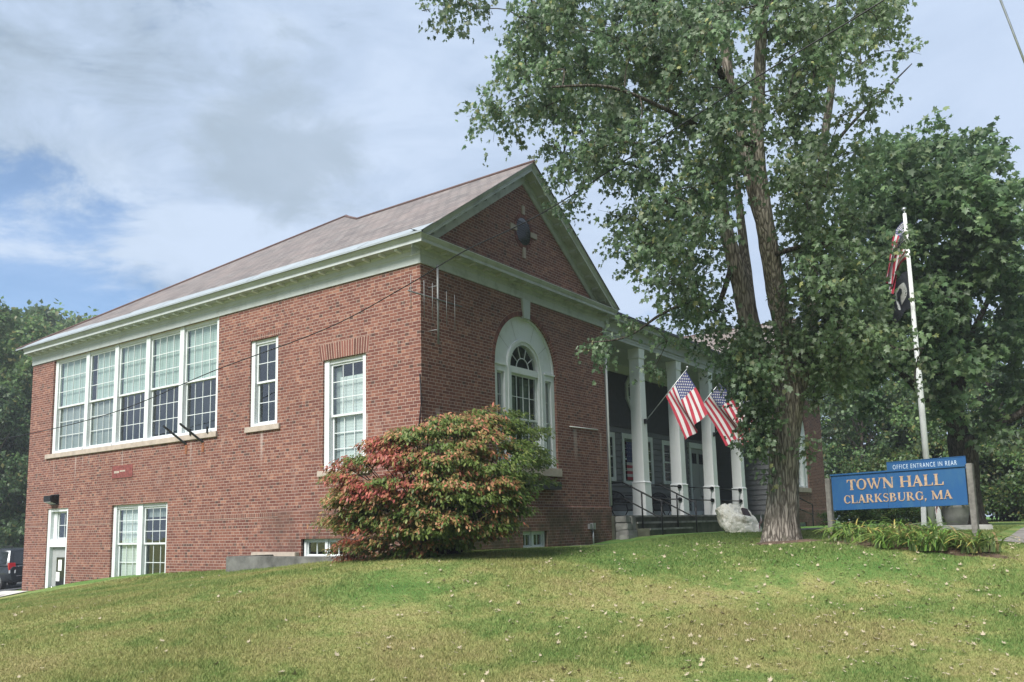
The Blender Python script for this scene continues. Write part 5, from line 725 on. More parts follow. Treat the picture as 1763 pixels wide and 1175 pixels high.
# antenna, wires -----------------------------------------------------
an = empty('aerial', (.24,-.25,3.2), 'old grey television aerial on a mast fixed to the front corner of the hall', 'antenna')
mb = MB(); mb.tube([(.24,-.25,3.2),(.24,-.25,4.83)],.022,8); mb.tube([(.24,-.25,3.5),(.24,.0,3.5)],.012,6); mb.tube([(.24,-.25,4.4),(.24,.0,4.4)],.012,6); mb.build('mast', M['dullmetal'], an)
mb = MB(); mb.tube([(-.66,-.27,4.10),(.98,-.27,4.11)],.016,8); mb.build('boom', M['dullmetal'], an)
for x,a,b in ((-.60,3.75,4.42),(-.22,3.66,4.40),(.03,3.65,4.40),(.46,3.62,4.32),(.72,3.55,4.30)):
    mb = MB(); mb.tube([(x,-.29,a),(x,-.29,b)],.007,6); mb.build('element', M['dullmetal'], an)
def curve_pts(P, n=10):
    P = [Vector(p) for p in P]; out = []
    for i in range(len(P)-1):
        p0,p1,p2,p3 = P[max(i-1,0)],P[i],P[i+1],P[min(i+2,len(P)-1)]
        for k in range(n):
            t = k/n; out.append(.5*((2*p1)+(p2-p0)*t+(2*p0-5*p1+4*p2-p3)*t*t+(3*p1-p0-3*p2+p3)*t**3))
    out.append(P[-1]); return out
mb = MB(); mb.tube(curve_pts(WIRE_LONG,6),.011,5); tag(mb.build('overhead_wire', M['blackmetal']), 'thin dark overhead wire sagging across the whole front of the hall', 'wire')
mb = MB(); mb.tube(curve_pts(WIRE_SHORT,4),.016,5); tag(mb.build('overhead_wire', M['alu']), 'short stretch of wire crossing the pale sky right of the tall maple', 'wire')
mb = MB(); mb.tube([(-.02,.02,2.6),(-.03,-.02,2.0),(-.02,.10,1.3),(-.02,.12,.2)],.012,5); mb.build('cable', M['blackmetal'], hall)
# ------------------------------------------------------------------ foliage
def tmpl_maple():
    h = [(0,0),(.30,-.06),(.50,.10),(.30,.26),(.56,.58),(.24,.55),(.14,.72),(0,1.0)]
    pts = h + [(-x,y) for x,y in h[-2:0:-1]]
    v = [(0,.33,0)] + [(x,y,-.38*abs(x)-.16*y*y) for x,y in pts]; n = len(pts)
    return np.array(v), np.array([(0,1+k,1+(k+1)%n) for k in range(n)])
def tmpl_oval():
    v = np.array([(0,0,0),(.21,.33,-.06),(.17,.70,-.10),(0,1,-.18),(-.17,.70,-.10),(-.21,.33,-.06)]); return v, np.array([(0,1,2),(0,2,3),(0,3,4),(0,4,5)])
def tmpl_diamond():
    v = np.array([(0,0,0),(.36,.42,-.12),(0,1,-.1),(-.36,.42,-.12)]); return v, np.array([(0,1,2),(0,2,3)])
def nrm(a): return a/np.maximum(np.linalg.norm(a, axis=-1, keepdims=True), 1e-6)
def leaves(name, tm, pos, tip, up, size, cols, mat, parent=None, org=None):
    tv, tf = tm; y = nrm(tip); x = nrm(np.cross(y, up)); z = np.cross(x, y)
    Rm = np.stack([x,y,z], -1)                                   # (N,3,3)
    v = np.einsum('nij,vj->nvi', Rm, tv)*size[:,None,None] + pos[:,None,:]
    f = tf[None] + (np.arange(len(pos))*len(tv))[:,None,None]
    return np_mesh(name, v.reshape(-1,3), f.reshape(-1,3), mat, parent, np.repeat(cols, len(tv), 0), org)
def clump_leaves(C, rad, per, rg, flat=1.0, strands=9, jit=.05, droop=.55, outw=.55, center=None):
    n = len(C); cnt = np.maximum(4, (per*(rad/rad.mean())**2)).astype(int); idx = np.repeat(np.arange(n), cnt); N = len(idx)
    sd = nrm(rg.normal(size=(n,strands,3))*np.array([1,1,.75*flat])); s = rg.integers(0,strands,N)
    d = sd[idx,s]; tt = rg.random(N)**.75
    pos = C[idx] + d*(tt*rad[idx])[:,None]*np.array([1,1,flat]) + rg.normal(size=(N,3))*jit; pos[:,2] -= .25*tt**2*rad[idx]
    tip = d*outw + rg.normal(size=(N,3))*.45; tip[:,2] -= droop
    up = rg.normal(size=(N,3))*.5; up[:,2] += .9
    return idx, pos, tip, up
def shade(rg, N, palette, p, var=.18):
    pal = np.array(palette); k = rg.choice(len(pal), N, p=p); return np.clip(pal[k]*(1+rg.normal(size=(N,1))*var), .004, .9)

# tall maple in front of the hall
hx = HERO_LIMBS[0][0]
maple = empty('maple_tree', (hx[0],hx[1],gz(hx[0],hx[1])), 'tall silver maple with forked rough grey trunk standing on the lawn before the porch', 'tree')
def limb_mesh(L, nside, wob=.0, sub=5):
    P = [Vector(p[:3]) for p in L]; rr = [p[3] for p in L]; pts = curve_pts(P, sub); n = len(pts)
    rad = [float(np.interp(i/sub, range(len(rr)), rr)) for i in range(n)]
    mb = MB(); mb.tube(pts, rad, nside, wob=wob); return mb
for i, L in enumerate(HERO_LIMBS):
    if i == 0:
        P = curve_pts([Vector(p[:3]) for p in L], 9); rr = [p[3] for p in L]; n = len(P); mb = MB(); b0 = 0; ns = 40
        P[0].z -= .12
        for k, p in enumerate(P):
            r0 = float(np.interp(k/9, range(len(rr)), rr)); fl_ = max(0, 1-(p.z-P[0].z)/.55)
            for q in range(ns):
                a = 2*math.pi*q/ns; r = r0*(1 + .22*fl_**1.6*max(0,math.sin(5*a+.8))**1.2 + .035*math.sin(9*a+p.z*2) + .05*(random.random()-.5)); mb.v.append((p.x+r*math.cos(a), p.y+r*math.sin(a), p.z))
        for k in range(n-1):
            for q in range(ns): mb.f.append((k*ns+q,k*ns+(q+1)%ns,(k+1)*ns+(q+1)%ns,(k+1)*ns+q)); mb.m.append(0); mb.uv.append(None); mb.sm.append(True)
        mb.build('trunk', M['bark'], maple)
    else: limb_mesh(L, 14 if L[0][3] > .1 else 8, .10).build('branch', M['bark'] if L[0][3] > .11 else M['darkbark'], maple)
HC = np.array(HERO_CLUMPS); lp = np.array([q for L in HERO_LIMBS for q in [(p.x,p.y,p.z) for p in curve_pts([Vector(v[:3]) for v in L], 4)]])
tw = MB()
order = np.argsort([((lp-c[:3])**2).sum(1).min() for c in HC]); nodes = lp.copy()
for ci in order:     # every clump hangs from the nearest limb or from a clump already joined to one
    c = HC[ci]; p = Vector(c[:3]); d = ((nodes-c[:3])**2).sum(1) + .5*np.maximum(0, nodes[:,2]-c[2]+.1); j = int(d.argmin()); q = Vector(nodes[j]); L = (p-q).length; nodes = np.vstack([nodes, c[None,:3]])
    m1 = q.lerp(p,.5) + Vector((random.uniform(-.12,.12)*L,random.uniform(-.12,.12)*L,.12*L)); tw.tube(curve_pts([q,m1,p],3),[.007+.006*L]*3+[.005+.004*L]*3+[.004],5,caps=False)
    for k in range(3):
        e = p + Vector((random.uniform(-1,1),random.uniform(-1,1),random.uniform(-.9,.5)))*c[3]*.9; tw.tube([p,p.lerp(e,.5)+Vector((0,0,.03)),e],[.005,.004,.002],4,caps=False)
tw.build('twigs', M['darkbark'], maple)
idx,pos,tip,up = clump_leaves(HC[:,:3], HC[:,3]*1.22, 138, rng, 1.0, 13, .05, .85, .40)
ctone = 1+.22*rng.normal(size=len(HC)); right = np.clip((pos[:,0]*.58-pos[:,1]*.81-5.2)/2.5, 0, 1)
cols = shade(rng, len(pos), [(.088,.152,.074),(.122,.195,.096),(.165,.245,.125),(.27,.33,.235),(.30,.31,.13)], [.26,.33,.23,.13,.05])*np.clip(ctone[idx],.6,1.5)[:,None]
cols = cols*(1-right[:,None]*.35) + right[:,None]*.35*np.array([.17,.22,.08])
leaves('crown', tmpl_maple(), pos, tip, up, rng.uniform(.048,.104,len(pos)), cols, M['leaf'], maple)

# round maple behind the flagpole
rx = RIGHT_LIMBS[0][0]
rm = empty('maple_tree', (rx[0],rx[1],gz(rx[0],rx[1])), 'broad round dark trunked maple behind the flagpole and blue sign', 'tree')
for i, L in enumerate(RIGHT_LIMBS): limb_mesh(L, 16 if i == 0 else 9, .08).build('trunk' if i == 0 else 'branch', M['darkbark'], rm)
RC = np.array(RIGHT_CLUMPS); idx,pos,tip,up = clump_leaves(RC[:,:3], RC[:,3], 150, rng, .9, 12, .10, .5, .5); ct = 1+.2*rng.normal(size=len(RC))
cols = shade(rng, len(pos), [(.085,.150,.066),(.115,.19,.082),(.15,.23,.10),(.21,.275,.13)], [.33,.37,.22,.08])*np.clip(ct[idx],.6,1.45)[:,None]
leaves('crown', tmpl_maple(), pos, tip, up, rng.uniform(.13,.21,len(pos)), cols, M['leaf'], rm)

# woods round the hall: three kinds, each tree its own thing
def proto_tree(name, h, r, n, per, palette, p, leafsize, rg, conic=False, trunk=.16, low=.12, flat=.8):
    root = empty(name, (0,0,0)); mb = MB(); mb.tube([(0,0,-.4),(.05*r,0,h*.3),(0,.05*r,h*.62),(0,0,h*.9)],[trunk,trunk*.8,trunk*.5,.03],9)
    C = []
    for k in range(n):
        z = low+(1-low)*rg.random()**(.9); rr = (1-z)*1.05+.05 if conic else math.sin(math.pi*min(1,.12+.86*z)**.85)**.7
        a = rg.random()*6.283; q = rr*r*(.45+.55*rg.random()**.5)*(1+.22*math.sin(3*a+z*7)); C.append((q*math.cos(a), q*math.sin(a), h*z))
    C = np.array(C); rad = rg.uniform(.16,.28,n)*r*(.75 if conic else 1)
    for k in range(0, n, 5): mb.tube([(0,0,max(h*.15,C[k,2]-.22*h)),tuple(C[k]*np.array([.5,.5,1])-np.array([0,0,.06*h])),tuple(C[k])],[trunk*.3,trunk*.18,.02],5,caps=False)
    mb.build('trunk', M['darkbark'], root)
    idx,pos,tip,up = clump_leaves(C, rad, per, rg, flat, 12, leafsize*.6, .45, .5); ct = 1+.25*rg.normal(size=n)
    cols = shade(rg, len(pos), palette, p)*np.clip(ct[idx],.55,1.5)[:,None]
    leaves('crown', tmpl_diamond(), pos, tip, up, rg.uniform(.75,1.3,len(pos))*leafsize, cols, M['leaf'], root, org=(0,0,h*low)); return root
rg2 = np.random.default_rng(4)
GA = [(.075,.135,.048),(.105,.18,.060),(.15,.22,.075),(.23,.22,.08)]; GB = [(.056,.105,.042),(.078,.14,.052),(.105,.17,.062),(.17,.17,.065)]; GC = [(.020,.045,.022),(.030,.062,.028),(.045,.075,.033)]
GY = [(.06,.12,.035),(.085,.15,.045),(.13,.17,.05),(.19,.17,.05)]
pA = proto_tree('broadleaf_tree', 12, 4.3, 110, 105, GA, [.3,.38,.24,.08], .24, rg2); pB = proto_tree('broadleaf_tree', 10, 3.6, 100, 100, GB, [.32,.38,.24,.06], .22, rg2, low=.05)
pC = proto_tree('pine_tree', 16, 3.2, 120, 90, GC, [.35,.4,.25], .20, rg2, conic=True, flat=.45); pS = proto_tree('shrub', 3.2, 1.9, 60, 110, GY, [.3,.4,.22,.08], .15, rg2, low=.08, trunk=.04)
pT = proto_tree('broadleaf_tree', 16, 4.6, 130, 110, GA, [.25,.38,.27,.10], .27, rg2, low=.08)
used = set()
def plant(p, x, y, s, rot, label, cat, group, zs=1.0, dz=0.0):
    o = p if p.name not in used else copy_tree(p); used.add(p.name)
    o.location = (x, y, gz(x,y)+dz); o.rotation_euler.z = rot; o.scale = (s,s,s*zs); tag(o, label, cat, group)
LW = 'tall tree of the wood behind the parked car, left of the hall'; RW = 'tree of the wood closing the view right of the hall, behind the flagpole'
for p,x,y,s,rot in [(pT,6,-24,1.0,1),(pA,13,-26,1.2,2.2),(pT,20,-25,1.05,3.1),(pA,28,-27,1.2,.4),(pT,-2,-27,1.05,4.4),(pA,-9,-30,1.2,5.2)]: plant(p,x,y,s,rot,'tall leafy tree across the road, mirrored in the arched front window','tree','trees across the road',1.0)
SW = 'leafy shrub at the edge of the wood beyond the sign'
for p,x,y,s,rot,zs in [(pT,9.8,45,1.05,.3,1.0),(pA,12.2,41,1.05,1.2,1.05),(pT,15.2,50,1.08,2.4,1.0),(pA,18.5,55,1.15,4,1.05),(pB,8.2,38.5,1.05,.7,1.0),(pB,13.2,37,.9,3.9,1.0),(pT,5.5,44,.95,5,1.0),(pA,27,66,1.75,2,1.05),(pB,23,60,1.75,1,1.05),(pA,24,70,1.95,3,1.0),(pA,32,68,1.5,5,1.05),(pT,1,43,.95,1,1)]:
    plant(p,x,y,s,rot,LW,'tree','trees behind the parked car',zs)
for x,y,s,rot in [(19.8,54,.95,0),(24.5,61,1.0,2)]: plant(pC,x,y,s,rot,'dark pine standing above the leafy trees left of the hall','tree','pines left of the hall',1.0)
for p,x,y,s,rot,zs in [(pA,37.6,3.2,.80,.5,1.0),(pB,34.5,-.2,.85,2.5,1.0),(pB,39,-.5,1.05,1.1,1.0),(pA,36,-4.2,.82,3.3,1.0),(pB,33.5,-6.4,.80,4.4,1.0),(pA,40.8,-7.6,.95,5.7,1.0),(pB,36.4,-9.4,.9,.2,1.0),(pA,41,-12.5,.95,2.2,1.0),(pB,34.5,-12.5,.9,3,1.0),(pB,44,3.5,1.1,4,1.0),(pA,47,-3,1.0,1,1.0),(pA,38,-16,.9,4.1,1.0),(pB,35,-18.5,1.0,.8,1.0)]:
    plant(p,x,y,s,rot,RW,'tree','trees right of the hall',zs)
for x,y,s,rot in [(30.6,-1.2,1.0,.3),(29.6,-3.6,.9,1.5),(31,-5.8,1.1,2.9),(30.4,-8.0,1.0,4.1),(31.5,-10.2,1.1,5.0),(33,-2.4,1.2,.9),(33,-4.6,1.3,1.9),(33.6,-6.4,1.35,.4),(33,-8.1,1.3,2.6),(31.2,-7.0,1.0,5.6),(30.2,-4.8,.85,4.4),(35,-10,1.6,1),(31.8,-12.6,1.1,2.2),(29.5,-14.2,1.3,3.2),(30.5,-16.5,1.4,.6),(28.5,-18.5,1.5,5.1),(33,-15,1.6,1.1)]:
    plant(pS,x,y,s,rot,SW,'shrub','shrubs at the wood edge',1.0)
for x,y,s,lab in [(9.9,-5.5,.36,'low green shrub behind the daylilies, below the left half of the sign'),(11.6,-6.1,.42,'low green shrub behind the flagpole foot, half hidden by the sign')]: plant(pS,x,y,s,1,lab,'shrub','low shrubs by the flagpole',.8)

# burning bush at the corner
bz = gz(-1.48,-1.73)
bush = empty('burning_bush', (-1.48,-1.73,bz), 'large rounded bush turning red and orange at the near corner of the hall', 'bush')
BC = np.array(BUSH_CLUMPS); st = MB()
for k in range(0,len(BC),2):
    c = Vector(BC[k,:3]); a = random.uniform(0,6.28); b = Vector((-1.48+.25*math.cos(a),-1.73+.25*math.sin(a),bz-.1)); st.tube([b, b.lerp(c,.45)+Vector((0,0,.22)), c],[.024,.014,.005],6,caps=False)
st.build('stems', M['darkbark'], bush)
idx,pos,tip,up = clump_leaves(BC[:,:3], BC[:,3]*1.12, 190, rng, .36, 16, .025, .35, .8)
hd = pos-np.array([-1.48,-1.73,0]); hd[:,2] = 0; hd = nrm(hd); tip = hd*.75 + rng.normal(size=tip.shape)*.38; tip[:,2] -= .5; up = rng.normal(size=up.shape)*.3 + hd*.35; up[:,2] += 1.1
g0 = shade(rng,len(pos),[(.10,.16,.04),(.15,.21,.055),(.22,.26,.08)],[.4,.4,.2]); g1 = shade(rng,len(pos),[(.17,.20,.06),(.33,.24,.095),(.50,.27,.15),(.23,.26,.085),(.54,.20,.14)],[.17,.26,.29,.17,.11]); g2 = shade(rng,len(pos),[(.36,.095,.082),(.48,.16,.12),(.40,.19,.10),(.26,.21,.07)],[.30,.28,.24,.18])
k = BC[idx,4][:,None]; hi = (pos[:,2]-BC[idx,2]+.03)[:,None]/.07; cols = np.where(k==2,g2,np.where((k==1)&(hi+rng.normal(size=(len(pos),1))*.8>-.7),g1,g0))
leaves('foliage', tmpl_oval(), pos, tip, up, rng.uniform(.055,.092,len(pos)), cols, M['leaf'], bush)

# daylilies along the sign
def daylily(x, y, n, rg, h=.55):
    z = gz(x,y); V_ = []; F = []; Cc = []
    for k in range(n):
        a = rg.random()*6.283; L = h*rg.uniform(.75,1.35); lean = rg.uniform(.35,1.0); w = rg.uniform(.010,.017); bx = x+rg.normal()*.07; by = y+rg.normal()*.07
        col = np.array([(.10,.19,.035),(.15,.24,.05),(.20,.27,.07),(.40,.34,.10),(.30,.22,.10)][rg.choice(5,p=[.3,.34,.2,.10,.06])])*(1+.12*rg.normal()); b0 = len(V_); S = 8
        for i in range(S+1):
            t = i/S; out = L*lean*(t**1.5)*.95; up_ = L*(t*1.25 - (.35+.85*lean)*t*t)*.95; ww = w*(1-t**2.2)+.0015
            px, py = bx+out*math.cos(a), by+out*math.sin(a); V_ += [(px-ww*math.sin(a),py+ww*math.cos(a),z+max(up_,.015)),(px+ww*math.sin(a),py-ww*math.cos(a),z+max(up_,.015)+.004)]; Cc += [col,col]
        F += [(b0+2*i,b0+2*i+1,b0+2*i+3,b0+2*i+2) for i in range(S)]
    o = np_mesh('daylily', V_, F, M['bladeleaf'], None, np.array(Cc), smooth=True); return o
DL = [(2.2,-7.35),(2.02,-7.68),(1.9,-8.02),(1.8,-8.36),(1.72,-8.68),(1.66,-8.98),(1.72,-9.32),(2.05,-7.2),(1.62,-7.55),(1.5,-7.95),(1.40,-8.35),(1.36,-8.75),(1.48,-9.15),(2.55,-8.0),(2.35,-8.55),(1.15,-8.1),(1.22,-8.55)]
for x,y in DL:
    o = daylily(x,y,54,rng,.5); tag(o,'clump of arching yellow green daylily leaves in the bed under the town hall sign','daylily','daylilies under the sign')

# grass -----------------------------------------------------------------
cam = np.array([-12.304,-10.972]); fw = np.array([.8137,.5813]); rt = np.array([.5813,-.8137])
NB = 760000; dep = 5.2+ (rng.random(NB)**1.5)*15.5; lat = (rng.random(NB)*2-1)*(.66+.34*(rng.random(NB)<.22))*dep
gx = cam[0]+fw[0]*dep+rt[0]*lat; gy = cam[1]+fw[1]*dep+rt[1]*lat
ok = ~((gx>-.03)&(gy>-.9)) & ~((gx>-1.3)&(gx<.1)&(gy>.1)&(gy<4.5)) & ~((gx>6.1)&(gy>-5.25)&(gy<-3.9)) & ~((gx>4.3)&(gy<-8.95)) & ~((gx>6.9)&(gy>-1.2)) & ~((gx>-1.6)&(gy>15.2)) & (gy<15.5)
ok &= ~((((gx-2.75)/.85)**2+((gy+6.15)/.7)**2<.8)&(rng.random(NB)<.8)); ok &= ~((((gx-1.75)*.15+(gy+8.15)*.99)**2/2.2+((gx-1.75)*.99-(gy+8.15)*.15)**2/.30<1)&(rng.random(NB)<.75))
gx,gy,dep = gx[ok],gy[ok],dep[ok]; n = len(gx); gzv = ground(gx,gy); a = rng.random(n)*6.283; h = rng.uniform(.018,.038,n)*(1+.45*(gy>-3.2)*(gx>-1.5))*(1+.5*np.sin(gx*1.1+np.sin(gy*.9)*2)*np.sin(gy*.8+1)); w = rng.uniform(.0025,.0045,n)*(.7+.09*dep)
le = rng.normal(size=(n,2))*.55*h[:,None]
v0 = np.stack([gx-w*np.cos(a),gy-w*np.sin(a),gzv-.005],1); v1 = np.stack([gx+w*np.cos(a),gy+w*np.sin(a),gzv-.005],1); v2 = np.stack([gx+le[:,0],gy+le[:,1],gzv+h],1)
tag(np_mesh('grass', np.stack([v0,v1,v2],1).reshape(-1,3), np.arange(3*n).reshape(-1,3), M['blades'], org=(0,0,0)), 'patchy mown lawn grass on the mound before the hall', 'grass', kind='stuff')

# fallen leaves -----------------------------------------------------------
tv, tf = tmpl_maple(); LC = {'pale':(.38,.32,.225),'yellow':(.46,.33,.06),'brown':(.17,.10,.055)}; LM = {}
for k,c in LC.items():
    t = NT('fallen_leaf_'+k); LM[k] = t.done(t.bsdf(t.ramp(t.noise(30,3),[(.3,tuple(q*.75 for q in c)),(.7,c)]), .8))
def leaf_mesh(mt, curl):
    v = tv.copy()-np.array([0,.4,0]); v[:,2] = curl*(v[:,0]**2+v[:,1]**2)*1.3+.03; me = bpy.data.meshes.new('fallen_leaf'); me.from_pydata(v.tolist(), [], tf.tolist()); me.materials.append(mt); me.update(); return me
LMESH = {k:[leaf_mesh(LM[k],c) for c in (.5,1.0,-.6)] for k in LC}
LLAB = {'pale':'pale dried maple leaf fallen on the lawn','yellow':'yellow maple leaf fallen on the lawn','brown':'brown maple leaf fallen on the lawn'}
nL = 0; cand = []
while len(cand) < 1900:
    d = 5.4+random.random()**1.3*10.5; l = random.uniform(-.62,.62)*d; x = cam[0]+fw[0]*d+rt[0]*l; y = cam[1]+fw[1]*d+rt[1]*l
    pr = .09+.91*max(0,min(1,(l/d+.25)/.5))*(.55+.45*max(0,min(1,(d-7)/4)))
    if random.random() > pr or (x > -.2 and y > -1.1) or (x > -1.4 and y > 0) or (x > 6 and y > -5.3): continue
    if ((x+1.48)**2+(y+1.73)**2) < 2.6: continue
    cand.append((d/ (1), x, y))
cand.sort(); V_ = []; F_ = []
for i,(d,x,y) in enumerate(cand):
    k = random.choices(['pale','yellow','brown'],[.52,.13,.35])[0]; s = random.uniform(.020,.050); rz = random.uniform(0,6.28); tx, ty = random.uniform(-.45,.45),random.uniform(-.45,.45); z = gz(x,y)+.022
    if i < 260:
        o = bpy.data.objects.new('fallen_leaf', random.choice(LMESH[k])); COL.objects.link(o); o.location = (x,y,z); o.scale = (s,s,s); o.rotation_euler = (tx,ty,rz); tag(o, LLAB[k], 'leaf', 'fallen '+k+' leaves on the lawn')
    else:
        m = Matrix.Translation((x,y,z)) @ Matrix.Rotation(rz,4,'Z') @ Matrix.Rotation(tx,4,'X') @ Matrix.Scale(s*1.05,4); b0 = len(V_)
        V_ += [tuple(m @ Vector((p[0],p[1]-.4,.6*(p[0]**2+p[1]**2)))) for p in tv]; F_ += [(a+b0,b+b0,c+b0) for a,b,c in tf]
tag(np_mesh('leaf_litter', V_, F_, LM['pale'], org=(0,0,0)), 'scatter of small pale leaves on the far lawn round the maple', 'leaves', kind='stuff')
# ------------------------------------------------------------------ flags
def flag(parent_or_none, pos, ns=26, label=None, name='flag', rings=True, union=True):
    """pos(s,t): s along the fly 0..1, t down the hoist 0..1 -> point"""
    root = parent_or_none; mb = MB()
    nt = 26 if union else 14
    P = [[Vector(pos(i/ns, j/nt)) for j in range(nt+1)] for i in range(ns+1)]
    for i in range(ns):
        for j in range(nt):
            stripe = (j*13)//nt; m = 0 if stripe%2 == 0 else 1
            if (i+.5)/ns < .4 and stripe < 7: m = 2
            if not union: m = 3
            mb.face([P[i][j],P[i+1][j],P[i+1][j+1],P[i][j+1]], m, smooth=True)
    mb.build('cloth', [M['red'],M['white'],M['navy'],M['blackcloth']], root, weld=True)
    if union:
        sb = MB()
        for r in range(9):
            for c in range(6 if r%2 == 0 else 5):
                s = .4*(1+2*c+(r%2))/12; t = (7/13)*(r+1)/10; p = Vector(pos(s,t)); es = (Vector(pos(s+.01,t))-p).normalized(); et = (Vector(pos(s,t+.01))-p).normalized(); nv = es.cross(et).normalized()
                for sg in (-1,1): sb.face([p+nv*.006*sg+(es*math.sin(2*math.pi*q/10)-et*math.cos(2*math.pi*q/10))*(.030 if q%2==0 else .013) for q in range(10)])
        sb.build('stars', M['white'], root)
def porch_flag(cx, label, ph, lean=-.58, sway=.0):
    o = Vector((cx,.12,2.54)); d = Vector((0,-.7071,.7071)); r = empty('porch_flag', o, label, 'flag', 'flags on the porch columns')
    mb = MB(); mb.tube([o,o+d*1.97],.014,8); mb.lathe([(.01,0),(.035,.02),(.035,.05),(.01,.07)],0,0,10); 
    e = o+d*1.97
    for i in range(len(mb.v)-40, len(mb.v)): mb.v[i] = tuple(Vector(mb.v[i])+e)
    mb.build('staff', M['alu'], r); bk = MB(); bk.box(cx-.04,cx+.04,.085,.16,2.46,2.60); bk.build('bracket', M['blackmetal'], r)
    h0 = o+d*1.90; h1 = o+d*.95; fv = Vector((sway,lean,-1.32))
    def pos(s,t):
        w = .15*math.sin(t*7.5+ph+s*2.2)*s + .07*math.sin(t*15+ph*2+s*4)*s
        return h0.lerp(h1,t) + fv*s*(1-.05*math.sin(math.pi*t)) + Vector((w,-.25*w,.0)) + Vector((0,0,-.10*s*s*math.sin(math.pi*t)))
    flag(r, pos)
porch_flag(CX[0],'stars and stripes on a slanted staff from the first white column, nearest the wing',.4)
porch_flag(CX[1],'stars and stripes on the second white column, partly behind maple leaves',1.7,-.62,.55)
porch_flag(CX[2],'stars and stripes on the third white column, nearly hidden by maple leaves',2.9,-.3,.0)

# flagpole with two flags
fp = empty('flagpole', (9.62,-7.35,gz(9.62,-7.35)), 'tall white flagpole with braced foot behind the town hall sign', 'flagpole')
px,py,pz = 9.62,-7.35,gz(9.62,-7.35); ztop = 6.98
mb = MB(); mb.tube([(px,py,pz-.1),(px,py,3.0),(px,py,3.02),(px,py,ztop)],[.075,.068,.058,.042],14); mb.build('pole', M['polewhite'], fp)
mb = MB(); mb.tube([(px,py,ztop),(px,py,ztop+.06)],.02,8); mb.lathe([(.01,ztop+.05),(.05,ztop+.08),(.06,ztop+.11),(.045,ztop+.15),(.01,ztop+.17)],px,py,12); mb.build('finial', M['alu'], fp)
for s in (-1,1):
    mb = MB(); ox,oy = .58*.20*s,-.81*.20*s; mb.hexa([(px+ox-.055,py+oy-.055,pz-.2),(px+ox+.055,py+oy-.055,pz-.2),(px+ox+.055,py+oy+.055,pz-.2),(px+ox-.055,py+oy+.055,pz-.2),(px+ox*.75-.05,py+oy*.75-.05,pz+.75),(px+ox*.75+.05,py+oy*.75-.05,pz+.75),(px+ox*.75+.05,py+oy*.75+.05,pz+.75),(px+ox*.75-.05,py+oy*.75+.05,pz+.75)]); mb.build('support_post', M['polewhite'], fp)
mb = MB(); mb.tube([(px+.07,py-.03,pz+.8),(px+.06,py-.02,ztop-.1)],.006,5); mb.build('halyard', M['white'], fp)
lf_ = Vector((-.581,.814,0)); bk_ = Vector((.81,.58,0))
f1 = empty('national_flag', (px,py,5.6), 'stars and stripes hanging limp near the top of the flagpole', 'flag')
def pos1(s,t):
    z0 = 6.78-.95*t; q = s**1.15; out = 1.18*q*(.62-.12*(t)) ; drop = 1.25*s*s*(1.0-.35*t) + .10*s
    f_ = .11*math.sin(t*13+s*4.0)*min(1,s*3)
    return Vector((px,py,z0)) + lf_*(.05+out*.72+ .03*math.sin(t*9)*s) + bk_*f_ + Vector((0,0,-drop))
flag(f1, pos1)
f2 = empty('black_flag', (px,py,3.9), 'black flag with white round emblem hanging below the stars and stripes', 'flag')
def pos2(s,t):
    z0 = 5.52-.95*t; return Vector((px,py,z0)) + lf_*(.05+.44*s**.9) + bk_*.10*math.sin(t*6+s*9)*min(1,s*3) + Vector((0,0,-.50*s*s-.05*s))
flag(f2, pos2, union=False)
em = MB(); disc = lambda q,r: (.50+.33*r*math.cos(q), .52+.30*r*math.sin(q))
def onflag(s,t,o):
    p = Vector(pos2(s,t)); es = (Vector(pos2(s+.01,t))-p).normalized(); et = (Vector(pos2(s,t+.01))-p).normalized(); return p+es.cross(et).normalized()*o
for o,sg in ((.007,1),(-.007,-1)):
    for k in range(24):
        for r in range(4):
            a,b = 2*math.pi*k/24, 2*math.pi*(k+1)/24; em.face([onflag(*disc(a,r/4),o),onflag(*disc(b,r/4),o),onflag(*disc(b,(r+1)/4),o),onflag(*disc(a,(r+1)/4),o)],0)
    bust = [(.36,.80),(.64,.80),(.62,.68),(.55,.62),(.60,.50),(.58,.36),(.48,.30),(.40,.38),(.37,.48),(.41,.52),(.42,.62),(.38,.68)]
    em.face([onflag(s,t,o*2.2) for s,t in bust],1)
em.build('emblem', [M['white'],M['blackcloth']], f2)

# ------------------------------------------------------------------ lettering
def stroke(a, b, w0, w1=None):
    a = Vector(a); b = Vector(b); d = (b-a).normalized(); n = Vector((-d.y,d.x)); w1 = w0 if w1 is None else w1; return [a+n*w0/2, a-n*w0/2, b-n*w1/2, b+n*w1/2]
def vbar(x,w,y0=0,y1=1): return [(x,y0),(x+w,y0),(x+w,y1),(x,y1)]
def hbar(x0,x1,y,h): return [(x0,y),(x1,y),(x1,y+h),(x0,y+h)]
def arc(cx,cy,rx,ry,a0,a1,tk,tn,n=18):
    """thick-thin bowl as quads: thickness follows |cos|"""
    out = []
    for k in range(n):
        q = []
        for a in (a0+(a1-a0)*k/n, a0+(a1-a0)*(k+1)/n):
            c,s = math.cos(R(a)),math.sin(R(a)); tt = tn+(tk-tn)*abs(c)**1.3; q.append(((cx+rx*c,cy+ry*s),(cx+(rx-tt)*c,cy+(ry-tn-(tt-tn)*.15)*s)))
        out.append([q[0][0],q[1][0],q[1][1],q[0][1]])
    return out
S_ = .07; T_ = .23; t_ = .095
def serif(x,w,y): return hbar(x-.07,x+w+.07,y,S_)
